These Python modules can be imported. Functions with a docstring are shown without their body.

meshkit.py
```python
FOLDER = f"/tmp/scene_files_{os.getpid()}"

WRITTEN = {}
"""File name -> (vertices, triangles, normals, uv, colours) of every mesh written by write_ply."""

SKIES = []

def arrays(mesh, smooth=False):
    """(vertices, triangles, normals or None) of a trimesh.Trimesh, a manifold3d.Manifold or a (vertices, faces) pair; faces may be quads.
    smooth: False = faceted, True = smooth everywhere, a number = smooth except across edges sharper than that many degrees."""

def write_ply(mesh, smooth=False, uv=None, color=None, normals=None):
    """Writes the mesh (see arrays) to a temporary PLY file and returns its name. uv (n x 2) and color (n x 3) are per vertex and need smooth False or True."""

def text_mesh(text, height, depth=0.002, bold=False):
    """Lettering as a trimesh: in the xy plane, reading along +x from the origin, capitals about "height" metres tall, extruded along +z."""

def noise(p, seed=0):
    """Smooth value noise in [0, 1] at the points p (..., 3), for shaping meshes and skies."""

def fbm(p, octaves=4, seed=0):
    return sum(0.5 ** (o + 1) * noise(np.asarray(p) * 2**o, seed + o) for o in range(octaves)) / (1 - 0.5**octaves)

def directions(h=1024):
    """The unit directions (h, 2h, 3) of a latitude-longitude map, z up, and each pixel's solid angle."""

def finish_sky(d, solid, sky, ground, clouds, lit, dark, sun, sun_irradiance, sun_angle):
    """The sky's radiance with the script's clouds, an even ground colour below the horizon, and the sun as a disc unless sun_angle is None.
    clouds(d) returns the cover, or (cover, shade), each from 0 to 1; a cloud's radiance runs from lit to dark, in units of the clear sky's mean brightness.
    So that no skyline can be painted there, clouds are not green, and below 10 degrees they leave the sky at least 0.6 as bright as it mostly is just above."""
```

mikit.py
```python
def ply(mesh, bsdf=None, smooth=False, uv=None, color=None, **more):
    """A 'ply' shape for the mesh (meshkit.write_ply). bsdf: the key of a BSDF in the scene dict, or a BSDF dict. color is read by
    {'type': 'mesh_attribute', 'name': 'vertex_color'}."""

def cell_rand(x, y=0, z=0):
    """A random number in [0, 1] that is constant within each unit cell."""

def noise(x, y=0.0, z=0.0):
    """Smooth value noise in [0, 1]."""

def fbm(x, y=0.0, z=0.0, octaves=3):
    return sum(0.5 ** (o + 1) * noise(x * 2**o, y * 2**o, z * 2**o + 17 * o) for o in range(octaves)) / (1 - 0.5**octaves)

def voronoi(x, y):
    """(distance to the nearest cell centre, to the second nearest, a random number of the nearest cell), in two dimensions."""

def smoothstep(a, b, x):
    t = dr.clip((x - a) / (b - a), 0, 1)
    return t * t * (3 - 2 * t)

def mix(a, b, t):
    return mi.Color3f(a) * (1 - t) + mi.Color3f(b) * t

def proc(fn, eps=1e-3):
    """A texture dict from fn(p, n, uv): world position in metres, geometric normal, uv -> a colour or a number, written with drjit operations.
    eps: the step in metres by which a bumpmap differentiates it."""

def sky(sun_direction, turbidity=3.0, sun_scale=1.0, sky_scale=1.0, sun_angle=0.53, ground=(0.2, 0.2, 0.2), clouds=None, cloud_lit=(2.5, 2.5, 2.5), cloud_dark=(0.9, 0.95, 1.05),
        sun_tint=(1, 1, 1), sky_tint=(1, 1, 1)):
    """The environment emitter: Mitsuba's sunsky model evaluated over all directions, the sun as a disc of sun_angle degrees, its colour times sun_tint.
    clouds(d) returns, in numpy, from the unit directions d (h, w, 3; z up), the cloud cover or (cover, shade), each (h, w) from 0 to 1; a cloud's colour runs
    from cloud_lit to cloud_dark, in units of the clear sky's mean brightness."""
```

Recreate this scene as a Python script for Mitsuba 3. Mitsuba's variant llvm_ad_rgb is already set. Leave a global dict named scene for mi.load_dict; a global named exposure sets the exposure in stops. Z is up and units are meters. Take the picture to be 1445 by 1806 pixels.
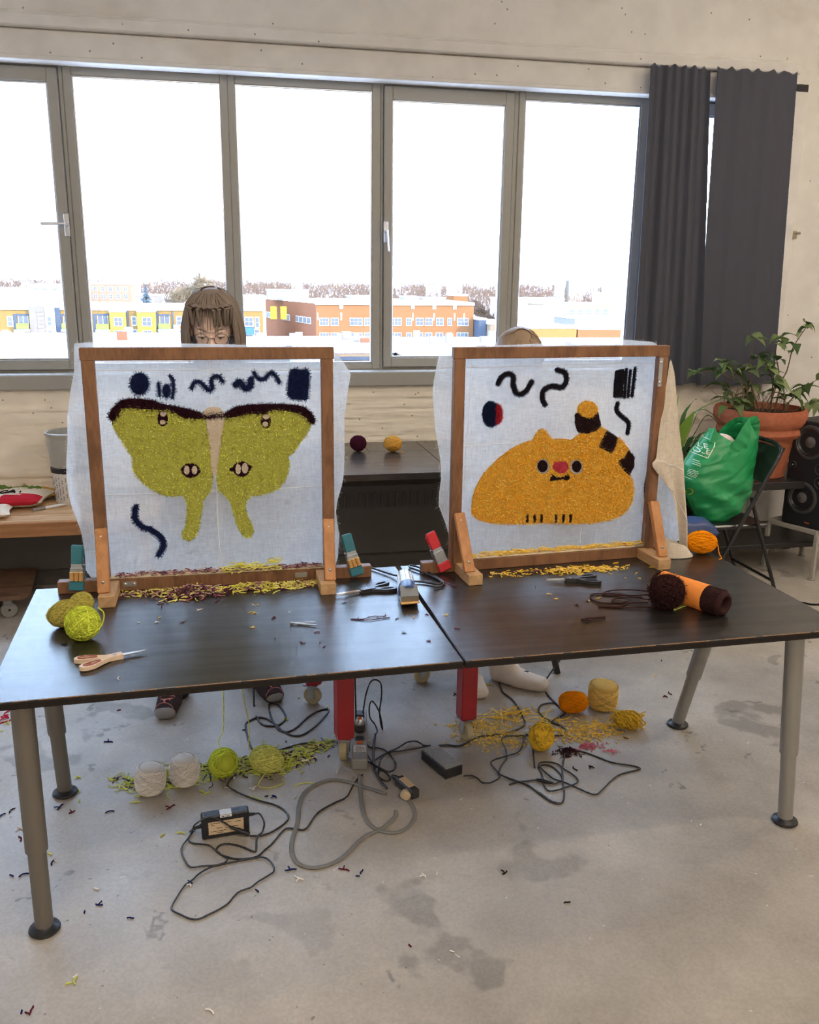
# Tufting workshop: two black tables with wooden tufting frames in front of a loft window over a snowy city.
import math, random
import numpy as np, trimesh, mitsuba as mi, drjit as dr, mikit, meshkit
from shapely.geometry import Polygon, Point, LineString
from shapely import affinity
import shapely
from scipy.spatial import ConvexHull, cKDTree
T = mi.ScalarTransform4f
scene, labels = {}, {}
# ---------------------------------------------------------------- camera, sky, sun, lamps, exposure
exposure = 0.66
W_, H_, F_ = 1445, 1806, 1587.5
YAW, PITCH, ROLL, CAM_Z = -0.207806, 0.255742, 0.0120645, 1.70
_f = np.array([-math.sin(YAW)*math.cos(PITCH), math.cos(YAW)*math.cos(PITCH), -math.sin(PITCH)])
_r = np.array([math.cos(YAW), math.sin(YAW), 0.]); _u = np.cross(_r, _f)
_up = -math.sin(ROLL)*_r + math.cos(ROLL)*_u
scene['camera'] = {'type': 'perspective', 'fov': 2*math.degrees(math.atan(W_/2/F_)), 'fov_axis': 'x', 'near_clip': .05, 'far_clip': 9000.,
    'to_world': T().look_at(origin=[0, 0, CAM_Z], target=[_f[0], _f[1], CAM_Z+_f[2]], up=_up.tolist())}
SUN = (0.62, -0.66, 0.42)
def haze(d):                                   # an even, thin winter overcast, a little brighter towards the horizon
    n = meshkit.fbm(d*np.array([3., 3., 9.])+7, 3)
    return np.full(d.shape[:2], 1.0), np.clip(.25*d[..., 2]+.25*(n-.5), 0, 1)
SKY = 22.0
scene['sky'] = mikit.sky(SUN, turbidity=4, sun_scale=.2*SKY, sky_scale=1.0*SKY, ground=(.6, .6, .62), clouds=haze, cloud_lit=(1.5, 2.08, 2.98), cloud_dark=(1.3, 1.82, 2.7), sun_tint=(1, .86, .66))
UNSEEN_LAMP = (31., 26.8, 21.6)
UNSEEN_LAMPS = [(2.7, 1.5), (2.7, -1.6), (-.4, .2), (-.4, -2.6), (4.1, 3.3), (1.1, -.7), (1.1, -3.)]
# ---------------------------------------------------------------- materials
def rgb(*c): return {'type': 'rgb', 'value': list(c)}
def mat(name, col, rough=.6, spec=.3, metal=0., two=True, **k):
    b = {'type': 'principled', 'base_color': rgb(*col) if isinstance(col, tuple) else col, 'roughness': rough, 'metallic': metal, 'specular': spec, **k}
    scene['mat_'+name] = {'type': 'twosided', 'nested': b} if two else b
    return 'mat_'+name
VC = {'type': 'mesh_attribute', 'name': 'vertex_color'}
P = mikit
def dif(name, col):
    scene['mat_'+name] = {'type': 'twosided', 'nested': {'type': 'diffuse', 'reflectance': rgb(*col) if isinstance(col, tuple) else col}}
    return 'mat_'+name
dif('vertex', VC)
mat('vertex_satin', VC, .45, .4)
# ---------------------------------------------------------------- naming
def key(name):
    k, i = name, 0
    while k in USED: i += 1; k = '%s_%03d' % (name, i)
    USED.add(k); return k
USED = set()
def thing(name, label=None, cat=None, group=None, kind=None):
    k = key(name); d = {}
    if label: d['label'] = label
    if cat: d['category'] = cat
    if group: d['group'] = group
    if kind: d['kind'] = kind
    if d: labels[k] = d
    return k
def put(k, mesh, bsdf, smooth=False, color=None, **more):
    """one shape entry under the key k; mesh may be a ready ply dict"""
    if isinstance(mesh, dict): scene[k] = {**mesh, **more}; return k
    scene[k] = mikit.ply(mesh, bsdf, smooth=True if color is not None and smooth else smooth, color=color, **more); return k
def part(parent, name, mesh, bsdf, smooth=False, label=None, kind=None, color=None, **more):
    k = key(parent+'__'+name); put(k, mesh, bsdf, smooth, color, **more)
    if label or kind: labels[k] = {a: b for a, b in (('label', label), ('kind', kind)) if b}
    return k
def solo(name, mesh, bsdf, label, cat, group=None, smooth=False, kind=None, color=None, **more):
    k = thing(name, label, cat, group, kind); return put(k, mesh, bsdf, smooth, color, **more)
def struct(name, mesh, bsdf, smooth=False, **more):
    k = key(name); labels[k] = {'kind': 'structure'}
    return put(k, mesh, bsdf, smooth, **more)
# ---------------------------------------------------------------- mesh helpers: every mesh is (V, F)
def join(*ms):
    ms = [m for m in (ms[0] if len(ms) == 1 and isinstance(ms[0], list) else ms)]
    V, Fc, n = [], [], 0
    for v, f in ms: V.append(v); Fc.append(np.asarray(f)+n); n += len(v)
    return np.vstack(V), np.vstack(Fc)
def tm(m): return np.array(m.vertices, float), np.array(m.faces)
def hull(pts):
    pts = np.asarray(pts, float); h = ConvexHull(pts); f = h.simplices.copy(); c = pts[h.vertices].mean(0)
    n = np.cross(pts[f[:, 1]]-pts[f[:, 0]], pts[f[:, 2]]-pts[f[:, 0]])
    flip = ((pts[f[:, 0]]-c)*n).sum(1) < 0; f[flip] = f[flip][:, ::-1]
    used, inv = np.unique(f, return_inverse=True)
    return pts[used], inv.reshape(f.shape)
def box(lo, hi, b=0.):
    lo, hi = np.array(lo, float), np.array(hi, float); c, h = (lo+hi)/2, (hi-lo)/2
    s = np.array([(x, y, z) for x in (-1, 1) for y in (-1, 1) for z in (-1, 1)], float)
    if b <= 0:
        return c+s*h, np.array([[0, 1, 3], [0, 3, 2], [4, 6, 7], [4, 7, 5], [0, 4, 5], [0, 5, 1], [2, 3, 7], [2, 7, 6], [0, 2, 6], [0, 6, 4], [1, 5, 7], [1, 7, 3]])
    b = min(b, h.min()*.9)
    return hull(np.vstack([c+s*(h-b*np.array(a)) for a in ((0, 1, 1), (1, 0, 1), (1, 1, 0))]))
def move(m, t=(0, 0, 0), rz=0., ry=0., rx=0., s=1.):
    v = np.asarray(m[0], float)*s
    for ax, a in (('x', rx), ('y', ry), ('z', rz)):
        if a:
            c, q = math.cos(a), math.sin(a)
            R = {'x': [[1, 0, 0], [0, c, -q], [0, q, c]], 'y': [[c, 0, q], [0, 1, 0], [-q, 0, c]], 'z': [[c, -q, 0], [q, c, 0], [0, 0, 1]]}[ax]
            v = v @ np.array(R).T
    return v+np.array(t, float), m[1]
def cr(p, n=6, closed=False):
    """Catmull-Rom through the points p"""
    p = np.asarray(p, float); q = np.vstack([p[-1:], p, p[:2]]) if closed else np.vstack([2*p[:1]-p[1:2], p, 2*p[-1:]-p[-2:-1]])
    t = np.linspace(0, 1, n, endpoint=False)[:, None]; o = []
    for i in range(len(q)-3):
        a, b, c, d = q[i:i+4]
        o.append(.5*(2*b+(c-a)*t+(2*a-5*b+4*c-d)*t**2+(3*b-a-3*c+d)*t**3))
    return np.vstack(o+([] if closed else [p[-1:]]))
def tube(p, r, n=6, caps=True, closed=False, flat=1.):
    p = np.asarray(p, float); r = np.broadcast_to(r, (len(p),)).astype(float)
    t = np.roll(p, -1, 0)-np.roll(p, 1, 0) if closed else np.gradient(p, axis=0)
    t /= np.linalg.norm(t, axis=1, keepdims=True)+1e-12
    ref = np.array([0, 0, 1.]) if np.abs(t[:, 2]).mean() < .8 else np.array([1., 0, 0])
    a = np.cross(t, ref); a /= np.linalg.norm(a, axis=1, keepdims=True)+1e-9; b = np.cross(a, t)
    g = np.arange(n)*2*math.pi/n
    v = p[:, None]+r[:, None, None]*(np.cos(g)[None, :, None]*a[:, None]+flat*np.sin(g)[None, :, None]*b[:, None])
    m = len(p); i, j = np.meshgrid(np.arange(m if closed else m-1), np.arange(n), indexing='ij'); k = (i+1) % m; l = (j+1) % n
    q = np.stack([i*n+j, i*n+l, k*n+l, k*n+j], -1).reshape(-1, 4); f = np.vstack([q[:, [0, 2, 1]], q[:, [0, 3, 2]]]); v = v.reshape(-1, 3)
    if caps and not closed:
        e = np.array([[0, x, x+1] for x in range(1, n-1)]); f = np.vstack([f, e, (e+(m-1)*n)[:, ::-1]])
    return v, f
def cyl(a, b, r, n=16, r2=None): return tube([a, b], [r, r if r2 is None else r2], n)
def lathe(prof, n=32, c=(0, 0, 0)):
    """profile of (radius, height), bottom to top"""
    prof = np.asarray(prof, float); g = np.arange(n)*2*math.pi/n; m = len(prof)
    v = np.stack([prof[:, :1]*np.cos(g), prof[:, :1]*np.sin(g), np.repeat(prof[:, 1:], n, 1)], -1).reshape(-1, 3)
    i, j = np.meshgrid(np.arange(m-1), np.arange(n), indexing='ij'); l = (j+1) % n
    q = np.stack([i*n+j, i*n+l, (i+1)*n+l, (i+1)*n+j], -1).reshape(-1, 4)
    return v+np.array(c, float), np.vstack([q[:, [0, 1, 2]], q[:, [0, 2, 3]]])
def prism(poly, h, z0=0.):
    poly = poly if hasattr(poly, 'geom_type') else Polygon(poly)
    ms = []
    for g in getattr(poly, 'geoms', [poly]):
        if g.is_empty or g.area < 1e-9: continue
        m = trimesh.creation.extrude_polygon(g, h, engine='earcut'); ms.append((np.array(m.vertices)+[0, 0, z0], np.array(m.faces)))
    return join(ms)
def upright(m, y=0.):
    """xy-plane mesh -> standing in xz, its extrusion (+z) towards -y (towards the camera)"""
    v = m[0]; return np.stack([v[:, 0], y-v[:, 2], v[:, 1]], 1), m[1]
def sphere(c, r, sub=2, s=(1, 1, 1)):
    m = trimesh.creation.icosphere(sub, 1.); return np.array(m.vertices)*r*np.array(s)+np.array(c), np.array(m.faces)
def grid(nu, nv):
    i, j = np.meshgrid(np.arange(nu-1), np.arange(nv-1), indexing='ij')
    q = np.stack([i*nv+j, (i+1)*nv+j, (i+1)*nv+j+1, i*nv+j+1], -1).reshape(-1, 4); return np.vstack([q[:, [0, 1, 2]], q[:, [0, 2, 3]]])
def beam(a, b, w, h, up=(0, 0, 1), bev=.002):
    """a squared bar from a to b, w across, h along 'up'"""
    a, b = np.array(a, float), np.array(b, float); t = b-a; L = np.linalg.norm(t); t /= L; s = np.cross(t, up); s /= np.linalg.norm(s); u = np.cross(s, t)
    v, f = box((0, -w/2, -h/2), (L, w/2, h/2), bev)
    return a+v[:, :1]*t+v[:, 1:2]*s*-1+v[:, 2:]*u, f
def flipped(m): return m[0], np.asarray(m[1])[:, ::-1]
WING_L=[(-0.302,0.5454),(-0.2879,0.5665),(-0.2738,0.5888),(-0.2508,0.591),(-0.2204,0.5865),(-0.1898,0.5847),(-0.1617,0.5815),(-0.1333,0.581),(-0.1106,0.5685),(-0.0905,0.5546),(-0.0593,0.5513),(-0.0238,0.5511),(-0.0211,0.5233),(-0.014,0.4737),(-0.0124,0.4183),(-0.0115,0.3764),(-0.0099,0.351),(-0.0153,0.3202),(-0.0297,0.298),(-0.0425,0.2843),(-0.048,0.2503),(-0.0564,0.2163),(-0.0634,0.182),(-0.0753,0.1594),(-0.0921,0.1486),(-0.1105,0.1582),(-0.1138,0.1728),(-0.1004,0.1981),(-0.0935,0.2293),(-0.0917,0.2663),(-0.0956,0.2949),(-0.1111,0.3053),(-0.1326,0.3005),(-0.1615,0.3044),(-0.1973,0.3239),(-0.2272,0.3501),(-0.2464,0.3756),(-0.2541,0.3979),(-0.2509,0.428),(-0.2646,0.4556),(-0.2806,0.4859),(-0.2966,0.5132),(-0.3066,0.5348)]
EDGE_L=[(-0.3159,0.5643),(-0.3017,0.5879),(-0.2773,0.6113),(-0.2491,0.6162),(-0.2187,0.6144),(-0.1806,0.6098),(-0.1556,0.5988),(-0.1378,0.5945),(-0.1173,0.5901),(-0.089,0.5842),(-0.0633,0.577),(-0.0323,0.5657),(-0.0194,0.56),(0.0091,0.5608),(0.0089,0.5559),(-0.0277,0.5512),(-0.0593,0.5513),(-0.0905,0.5546),(-0.1106,0.5685),(-0.1333,0.581),(-0.1617,0.5815),(-0.1898,0.5847),(-0.2204,0.5865),(-0.2508,0.591),(-0.2738,0.5888),(-0.2879,0.5665),(-0.3019,0.5481),(-0.3116,0.5536)]
WING_R=[(0.0428,0.5534),(0.0548,0.5531),(0.0789,0.5568),(0.1086,0.5639),(0.1624,0.5634),(0.1761,0.57),(0.1952,0.5752),(0.2332,0.5717),(0.274,0.5627),(0.2958,0.5498),(0.312,0.53),(0.3104,0.5189),(0.2947,0.4884),(0.2721,0.4609),(0.2521,0.4332),(0.2352,0.4196),(0.2402,0.3939),(0.234,0.3656),(0.2223,0.3374),(0.1995,0.3153),(0.1715,0.3019),(0.1436,0.2958),(0.1133,0.294),(0.0963,0.2789),(0.0912,0.2503),(0.0973,0.227),(0.1102,0.1973),(0.1149,0.1708),(0.1059,0.1507),(0.0866,0.1546),(0.0708,0.1787),(0.061,0.2111),(0.0513,0.2462),(0.0468,0.2722),(0.0314,0.2957),(0.0131,0.3135),(0.0064,0.3477),(0.0095,0.3897),(0.0166,0.4314),(0.0267,0.4838),(0.0338,0.5276)]
EDGE_R=[(-0.0085,0.5617),(0.0392,0.5643),(0.0719,0.5842),(0.1095,0.5903),(0.166,0.5921),(0.2201,0.5912),(0.2608,0.5878),(0.2936,0.5803),(0.3153,0.5606),(0.326,0.5381),(0.3189,0.5257),(0.3066,0.5357),(0.2958,0.5498),(0.274,0.5627),(0.2332,0.5717),(0.1952,0.5752),(0.1761,0.57),(0.1624,0.5634),(0.1086,0.5639),(0.0789,0.5568),(0.0548,0.5531),(0.0389,0.5548),(-0.0088,0.5563)]
SPOTS=[[(-0.1374,0.5528),(-0.1386,0.5452),(-0.1413,0.5383),(-0.1452,0.5329),(-0.1498,0.5295),(-0.1549,0.5284),(-0.1598,0.5297),(-0.164,0.5333),(-0.1673,0.5389),(-0.1691,0.5458),(-0.1695,0.5535),(-0.1683,0.5611),(-0.1656,0.5679),(-0.1618,0.5733),(-0.1571,0.5767),(-0.1521,0.5778),(-0.1472,0.5765),(-0.143,0.573),(-0.1397,0.5674),(-0.1378,0.5605)],
 [(0.184,0.5396),(0.1829,0.5318),(0.1804,0.5247),(0.1765,0.5192),(0.1717,0.5156),(0.1664,0.5145),(0.1613,0.5159),(0.1567,0.5196),(0.1532,0.5253),(0.151,0.5324),(0.1504,0.5403),(0.1515,0.5481),(0.154,0.5551),(0.1579,0.5606),(0.1627,0.5641),(0.1679,0.5652),(0.173,0.5639),(0.1776,0.5602),(0.1812,0.5546),(0.1834,0.5474)],
 [(-0.0473,0.3831),(-0.0491,0.3756),(-0.0536,0.3688),(-0.0603,0.3636),(-0.0687,0.3604),(-0.0778,0.3595),(-0.0867,0.361),(-0.0947,0.3648),(-0.1009,0.3704),(-0.1046,0.3774),(-0.1057,0.385),(-0.1039,0.3925),(-0.0994,0.3991),(-0.0927,0.4043),(-0.0844,0.4076),(-0.0754,0.4085),(-0.0664,0.407),(-0.0585,0.4033),(-0.0522,0.3977),(-0.0484,0.3907)],
 [(0.1126,0.3831),(0.111,0.3751),(0.1068,0.368),(0.1005,0.3625),(0.0926,0.359),(0.084,0.358),(0.0755,0.3596),(0.0679,0.3635),(0.062,0.3695),(0.0583,0.3768),(0.0573,0.3849),(0.0589,0.3928),(0.0631,0.3999),(0.0694,0.4054),(0.0772,0.4088),(0.0858,0.4098),(0.0943,0.4083),(0.1019,0.4044),(0.1078,0.3985),(0.1115,0.3912)]]
SPOTIN=[[(-0.1418,0.5677),(-0.1424,0.5651),(-0.144,0.5627),(-0.1462,0.5608),(-0.149,0.5597),(-0.1521,0.5593),(-0.1551,0.5598),(-0.1578,0.5611),(-0.1598,0.563),(-0.1611,0.5654),(-0.1614,0.5681),(-0.1608,0.5707),(-0.1593,0.5731),(-0.157,0.5749),(-0.1542,0.5761),(-0.1511,0.5765),(-0.1481,0.576),(-0.1455,0.5747),(-0.1434,0.5728),(-0.1421,0.5704)],
 [(-0.1458,0.5417),(-0.1464,0.5392),(-0.1478,0.5369),(-0.1498,0.5352),(-0.1523,0.5341),(-0.1551,0.5338),(-0.1578,0.5342),(-0.1602,0.5354),(-0.162,0.5372),(-0.1631,0.5395),(-0.1634,0.542),(-0.1629,0.5445),(-0.1615,0.5467),(-0.1594,0.5485),(-0.1569,0.5496),(-0.1542,0.5499),(-0.1515,0.5495),(-0.1491,0.5483),(-0.1472,0.5465),(-0.1461,0.5442)],
 [(0.18,0.5529),(0.1794,0.5502),(0.1777,0.5478),(0.1751,0.5459),(0.1719,0.5447),(0.1684,0.5443),(0.1649,0.5448),(0.1617,0.5461),(0.1593,0.5481),(0.1577,0.5506),(0.1573,0.5533),(0.1579,0.556),(0.1596,0.5585),(0.1622,0.5604),(0.1654,0.5615),(0.1689,0.5619),(0.1724,0.5614),(0.1755,0.5601),(0.178,0.5581),(0.1795,0.5556)],
 [(0.175,0.5287),(0.1745,0.526),(0.1731,0.5236),(0.171,0.5216),(0.1684,0.5204),(0.1655,0.5201),(0.1627,0.5206),(0.1601,0.5219),(0.1582,0.5239),(0.1569,0.5264),(0.1566,0.5291),(0.1571,0.5318),(0.1585,0.5343),(0.1606,0.5362),(0.1632,0.5374),(0.166,0.5377),(0.1689,0.5373),(0.1714,0.5359),(0.1734,0.534),(0.1746,0.5315)],
 [(-0.0794,0.3847),(-0.0801,0.3799),(-0.0816,0.3756),(-0.0838,0.3722),(-0.0864,0.3701),(-0.0892,0.3694),(-0.092,0.3702),(-0.0944,0.3725),(-0.0962,0.3761),(-0.0973,0.3804),(-0.0975,0.3853),(-0.0968,0.3901),(-0.0953,0.3943),(-0.0931,0.3977),(-0.0905,0.3999),(-0.0877,0.4005),(-0.0849,0.3997),(-0.0825,0.3974),(-0.0807,0.3939),(-0.0797,0.3895)],
 [(-0.055,0.3839),(-0.0557,0.3794),(-0.0571,0.3754),(-0.0593,0.3723),(-0.0619,0.3703),(-0.0647,0.3697),(-0.0675,0.3705),(-0.0699,0.3726),(-0.0718,0.3759),(-0.0729,0.38),(-0.0731,0.3845),(-0.0724,0.3889),(-0.071,0.3929),(-0.0688,0.3961),(-0.0662,0.3981),(-0.0634,0.3987),(-0.0606,0.3979),(-0.0582,0.3957),(-0.0563,0.3925),(-0.0552,0.3884)],
 [(0.0835,0.3832),(0.0829,0.3778),(0.0814,0.373),(0.0792,0.3692),(0.0766,0.3668),(0.0737,0.366),(0.0709,0.367),(0.0684,0.3695),(0.0665,0.3735),(0.0654,0.3784),(0.0651,0.3838),(0.0657,0.3891),(0.0672,0.394),(0.0694,0.3977),(0.0721,0.4001),(0.0749,0.4009),(0.0777,0.4),(0.0802,0.3974),(0.0821,0.3935),(0.0833,0.3886)],
 [(0.1062,0.3853),(0.1055,0.3797),(0.1038,0.3748),(0.1014,0.3708),(0.0984,0.3684),(0.0952,0.3676),(0.0921,0.3686),(0.0893,0.3712),(0.0871,0.3753),(0.0858,0.3804),(0.0855,0.3859),(0.0862,0.3915),(0.0879,0.3965),(0.0903,0.4004),(0.0932,0.4028),(0.0964,0.4036),(0.0996,0.4026),(0.1024,0.4),(0.1045,0.396),(0.1058,0.3909)]]
SPIKES=[[(-0.1025,0.396),(-0.1068,0.3892),(-0.1032,0.3821),(-0.0927,0.379),(-0.0918,0.3984)],
 [(-0.0536,0.3917),(-0.0435,0.3802),(-0.0574,0.3681)],
 [(0.0649,0.3936),(0.0463,0.3872),(0.0468,0.3787),(0.0642,0.3739)],
 [(0.1071,0.398),(0.1214,0.3919),(0.1062,0.3712)]]
BODY=[(-0.0196,0.5502),(0.039,0.5527),(0.0255,0.4832),(0.0115,0.4038),(0.0065,0.3702),(-0.008,0.3669),(-0.0123,0.3914),(-0.0159,0.4732)]
HEAD=[(-0.0333,0.5595),(-0.0255,0.5757),(-0.011,0.5854),(0.0067,0.5878),(0.0242,0.5821),(0.0394,0.5636),(0.0392,0.5582),(0.0018,0.5561)]
SW_L=[[(-0.1897,0.6629),(-0.1917,0.6525),(-0.1962,0.6432),(-0.2027,0.6358),(-0.2107,0.6311),(-0.2193,0.6296),(-0.2277,0.6313),(-0.2351,0.6362),(-0.2407,0.6438),(-0.244,0.6532),(-0.2447,0.6635),(-0.2427,0.6739),(-0.2382,0.6831),(-0.2317,0.6905),(-0.2237,0.6951),(-0.2152,0.6967),(-0.2068,0.695),(-0.1994,0.6901),(-0.1938,0.6827),(-0.1904,0.6733)],
 [(-0.1628,0.6681),(-0.1578,0.668),(-0.155,0.6423),(-0.1569,0.622),(-0.1619,0.6221),(-0.1629,0.6424)],
 [(-0.1255,0.6393),(-0.1265,0.6327),(-0.1284,0.6268),(-0.1312,0.6221),(-0.1346,0.6191),(-0.1382,0.6181),(-0.1416,0.6192),(-0.1447,0.6223),(-0.1469,0.627),(-0.1482,0.633),(-0.1484,0.6396),(-0.1475,0.6462),(-0.1455,0.6521),(-0.1427,0.6568),(-0.1394,0.6598),(-0.1358,0.6608),(-0.1323,0.6597),(-0.1293,0.6566),(-0.1271,0.6519),(-0.1257,0.6459)],
 [(0.252,0.7028),(0.267,0.7053),(0.282,0.7006),(0.3009,0.7042),(0.3102,0.6928),(0.3085,0.6627),(0.3053,0.6285),(0.3011,0.6057),(0.2764,0.6061),(0.2499,0.6084),(0.2389,0.6219),(0.2415,0.6559),(0.2447,0.6822)]]
SQ_L=[([(-0.1248,0.686),(-0.1156,0.6712),(-0.1157,0.6418),(-0.1213,0.6178)],0.0032),
 ([(-0.0601,0.6466),(-0.0532,0.6624),(-0.0367,0.6674),(-0.0211,0.6535),(-0.0082,0.6403),(0.0041,0.6476),(0.0004,0.6699),(0.0111,0.6827),(0.0256,0.6826),(0.036,0.6676)],0.0042),
 ([(0.076,0.656),(0.0892,0.6652),(0.1051,0.6444),(0.1201,0.6499),(0.1245,0.6722)],0.0075),
 ([(0.1345,0.6945),(0.1432,0.6788),(0.1616,0.6718),(0.1806,0.6873),(0.1919,0.6932),(0.2057,0.6781),(0.2128,0.6619)],0.0042),
 ([(-0.2527,0.2705),(-0.2574,0.2519),(-0.257,0.2292),(-0.2392,0.2037),(-0.2185,0.1952),(-0.2048,0.1869),(-0.1861,0.1707),(-0.1763,0.1548),(-0.1759,0.1297),(-0.1916,0.1052)],0.0062)]
CAT=[(0.0903,0.1971),(0.0904,0.2374),(0.0988,0.2771),(0.1168,0.3162),(0.1432,0.3494),(0.1778,0.3822),(0.2101,0.4073),(0.2453,0.427),(0.2783,0.4389),(0.3061,0.4445),(0.319,0.4664),(0.3322,0.4831),(0.3406,0.4847),(0.3522,0.4785),(0.3674,0.4595),(0.3824,0.4444),(0.4099,0.4468),(0.4391,0.4431),(0.4596,0.4418),(0.4678,0.4501),(0.4902,0.4642),(0.5166,0.4647),(0.5483,0.4744),(0.5637,0.4861),(0.5884,0.4717),(0.5627,0.4167),(0.611,0.3887),(0.6338,0.4442),(0.659,0.4296),(0.6811,0.3984),(0.6666,0.3712),(0.642,0.357),(0.6639,0.3296),(0.6917,0.3058),(0.7074,0.2825),(0.7148,0.2482),(0.7108,0.2028),(0.6919,0.1694),(0.6566,0.1485),(0.6085,0.1371),(0.548,0.1337),(0.4577,0.1379),(0.3685,0.1462),(0.2921,0.1466),(0.2065,0.1519),(0.1499,0.1609),(0.1076,0.1771)]
CATTIP=[(0.5485,0.5471),(0.5472,0.5379),(0.5424,0.5297),(0.5344,0.5232),(0.5241,0.5193),(0.5124,0.5181),(0.5005,0.52),(0.4897,0.5245),(0.4809,0.5314),(0.4749,0.5399),(0.4725,0.5492),(0.4738,0.5584),(0.4786,0.5665),(0.4865,0.5729),(0.4967,0.5769),(0.5083,0.578),(0.5202,0.5763),(0.531,0.5718),(0.5399,0.565),(0.5459,0.5565)]
CATBLK=[[(0.4655,0.5321),(0.4739,0.5372),(0.4921,0.5241),(0.5129,0.5192),(0.5331,0.524),(0.5497,0.5377),(0.5634,0.4902),(0.5483,0.4744),(0.5166,0.4647),(0.481,0.4713),(0.4691,0.4986)],
 [(0.5884,0.4717),(0.6338,0.4442),(0.6299,0.4169),(0.611,0.3887),(0.5627,0.4167),(0.5744,0.4409)],
 [(0.683,0.3942),(0.706,0.3724),(0.7075,0.336),(0.6917,0.3058),(0.6639,0.3296),(0.642,0.357),(0.6666,0.3712)]]
EYEW=[[(0.3767,0.3517),(0.3759,0.3433),(0.3725,0.3358),(0.3668,0.3299),(0.3595,0.3263),(0.3513,0.3254),(0.3429,0.3271),(0.3352,0.3314),(0.329,0.3377),(0.3248,0.3456),(0.323,0.3541),(0.3239,0.3625),(0.3273,0.37),(0.3329,0.3758),(0.3402,0.3794),(0.3484,0.3804),(0.3567,0.3787),(0.3644,0.3745),(0.3707,0.3681),(0.3749,0.3603)],
 [(0.5049,0.3436),(0.5042,0.3351),(0.5009,0.3276),(0.4954,0.3217),(0.4882,0.3181),(0.48,0.3172),(0.4717,0.3189),(0.4641,0.3232),(0.4578,0.3295),(0.4536,0.3374),(0.4518,0.346),(0.4525,0.3544),(0.4558,0.3619),(0.4613,0.3677),(0.4684,0.3713),(0.4765,0.3723),(0.4848,0.3706),(0.4925,0.3664),(0.4988,0.3601),(0.503,0.3522)]]
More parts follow.
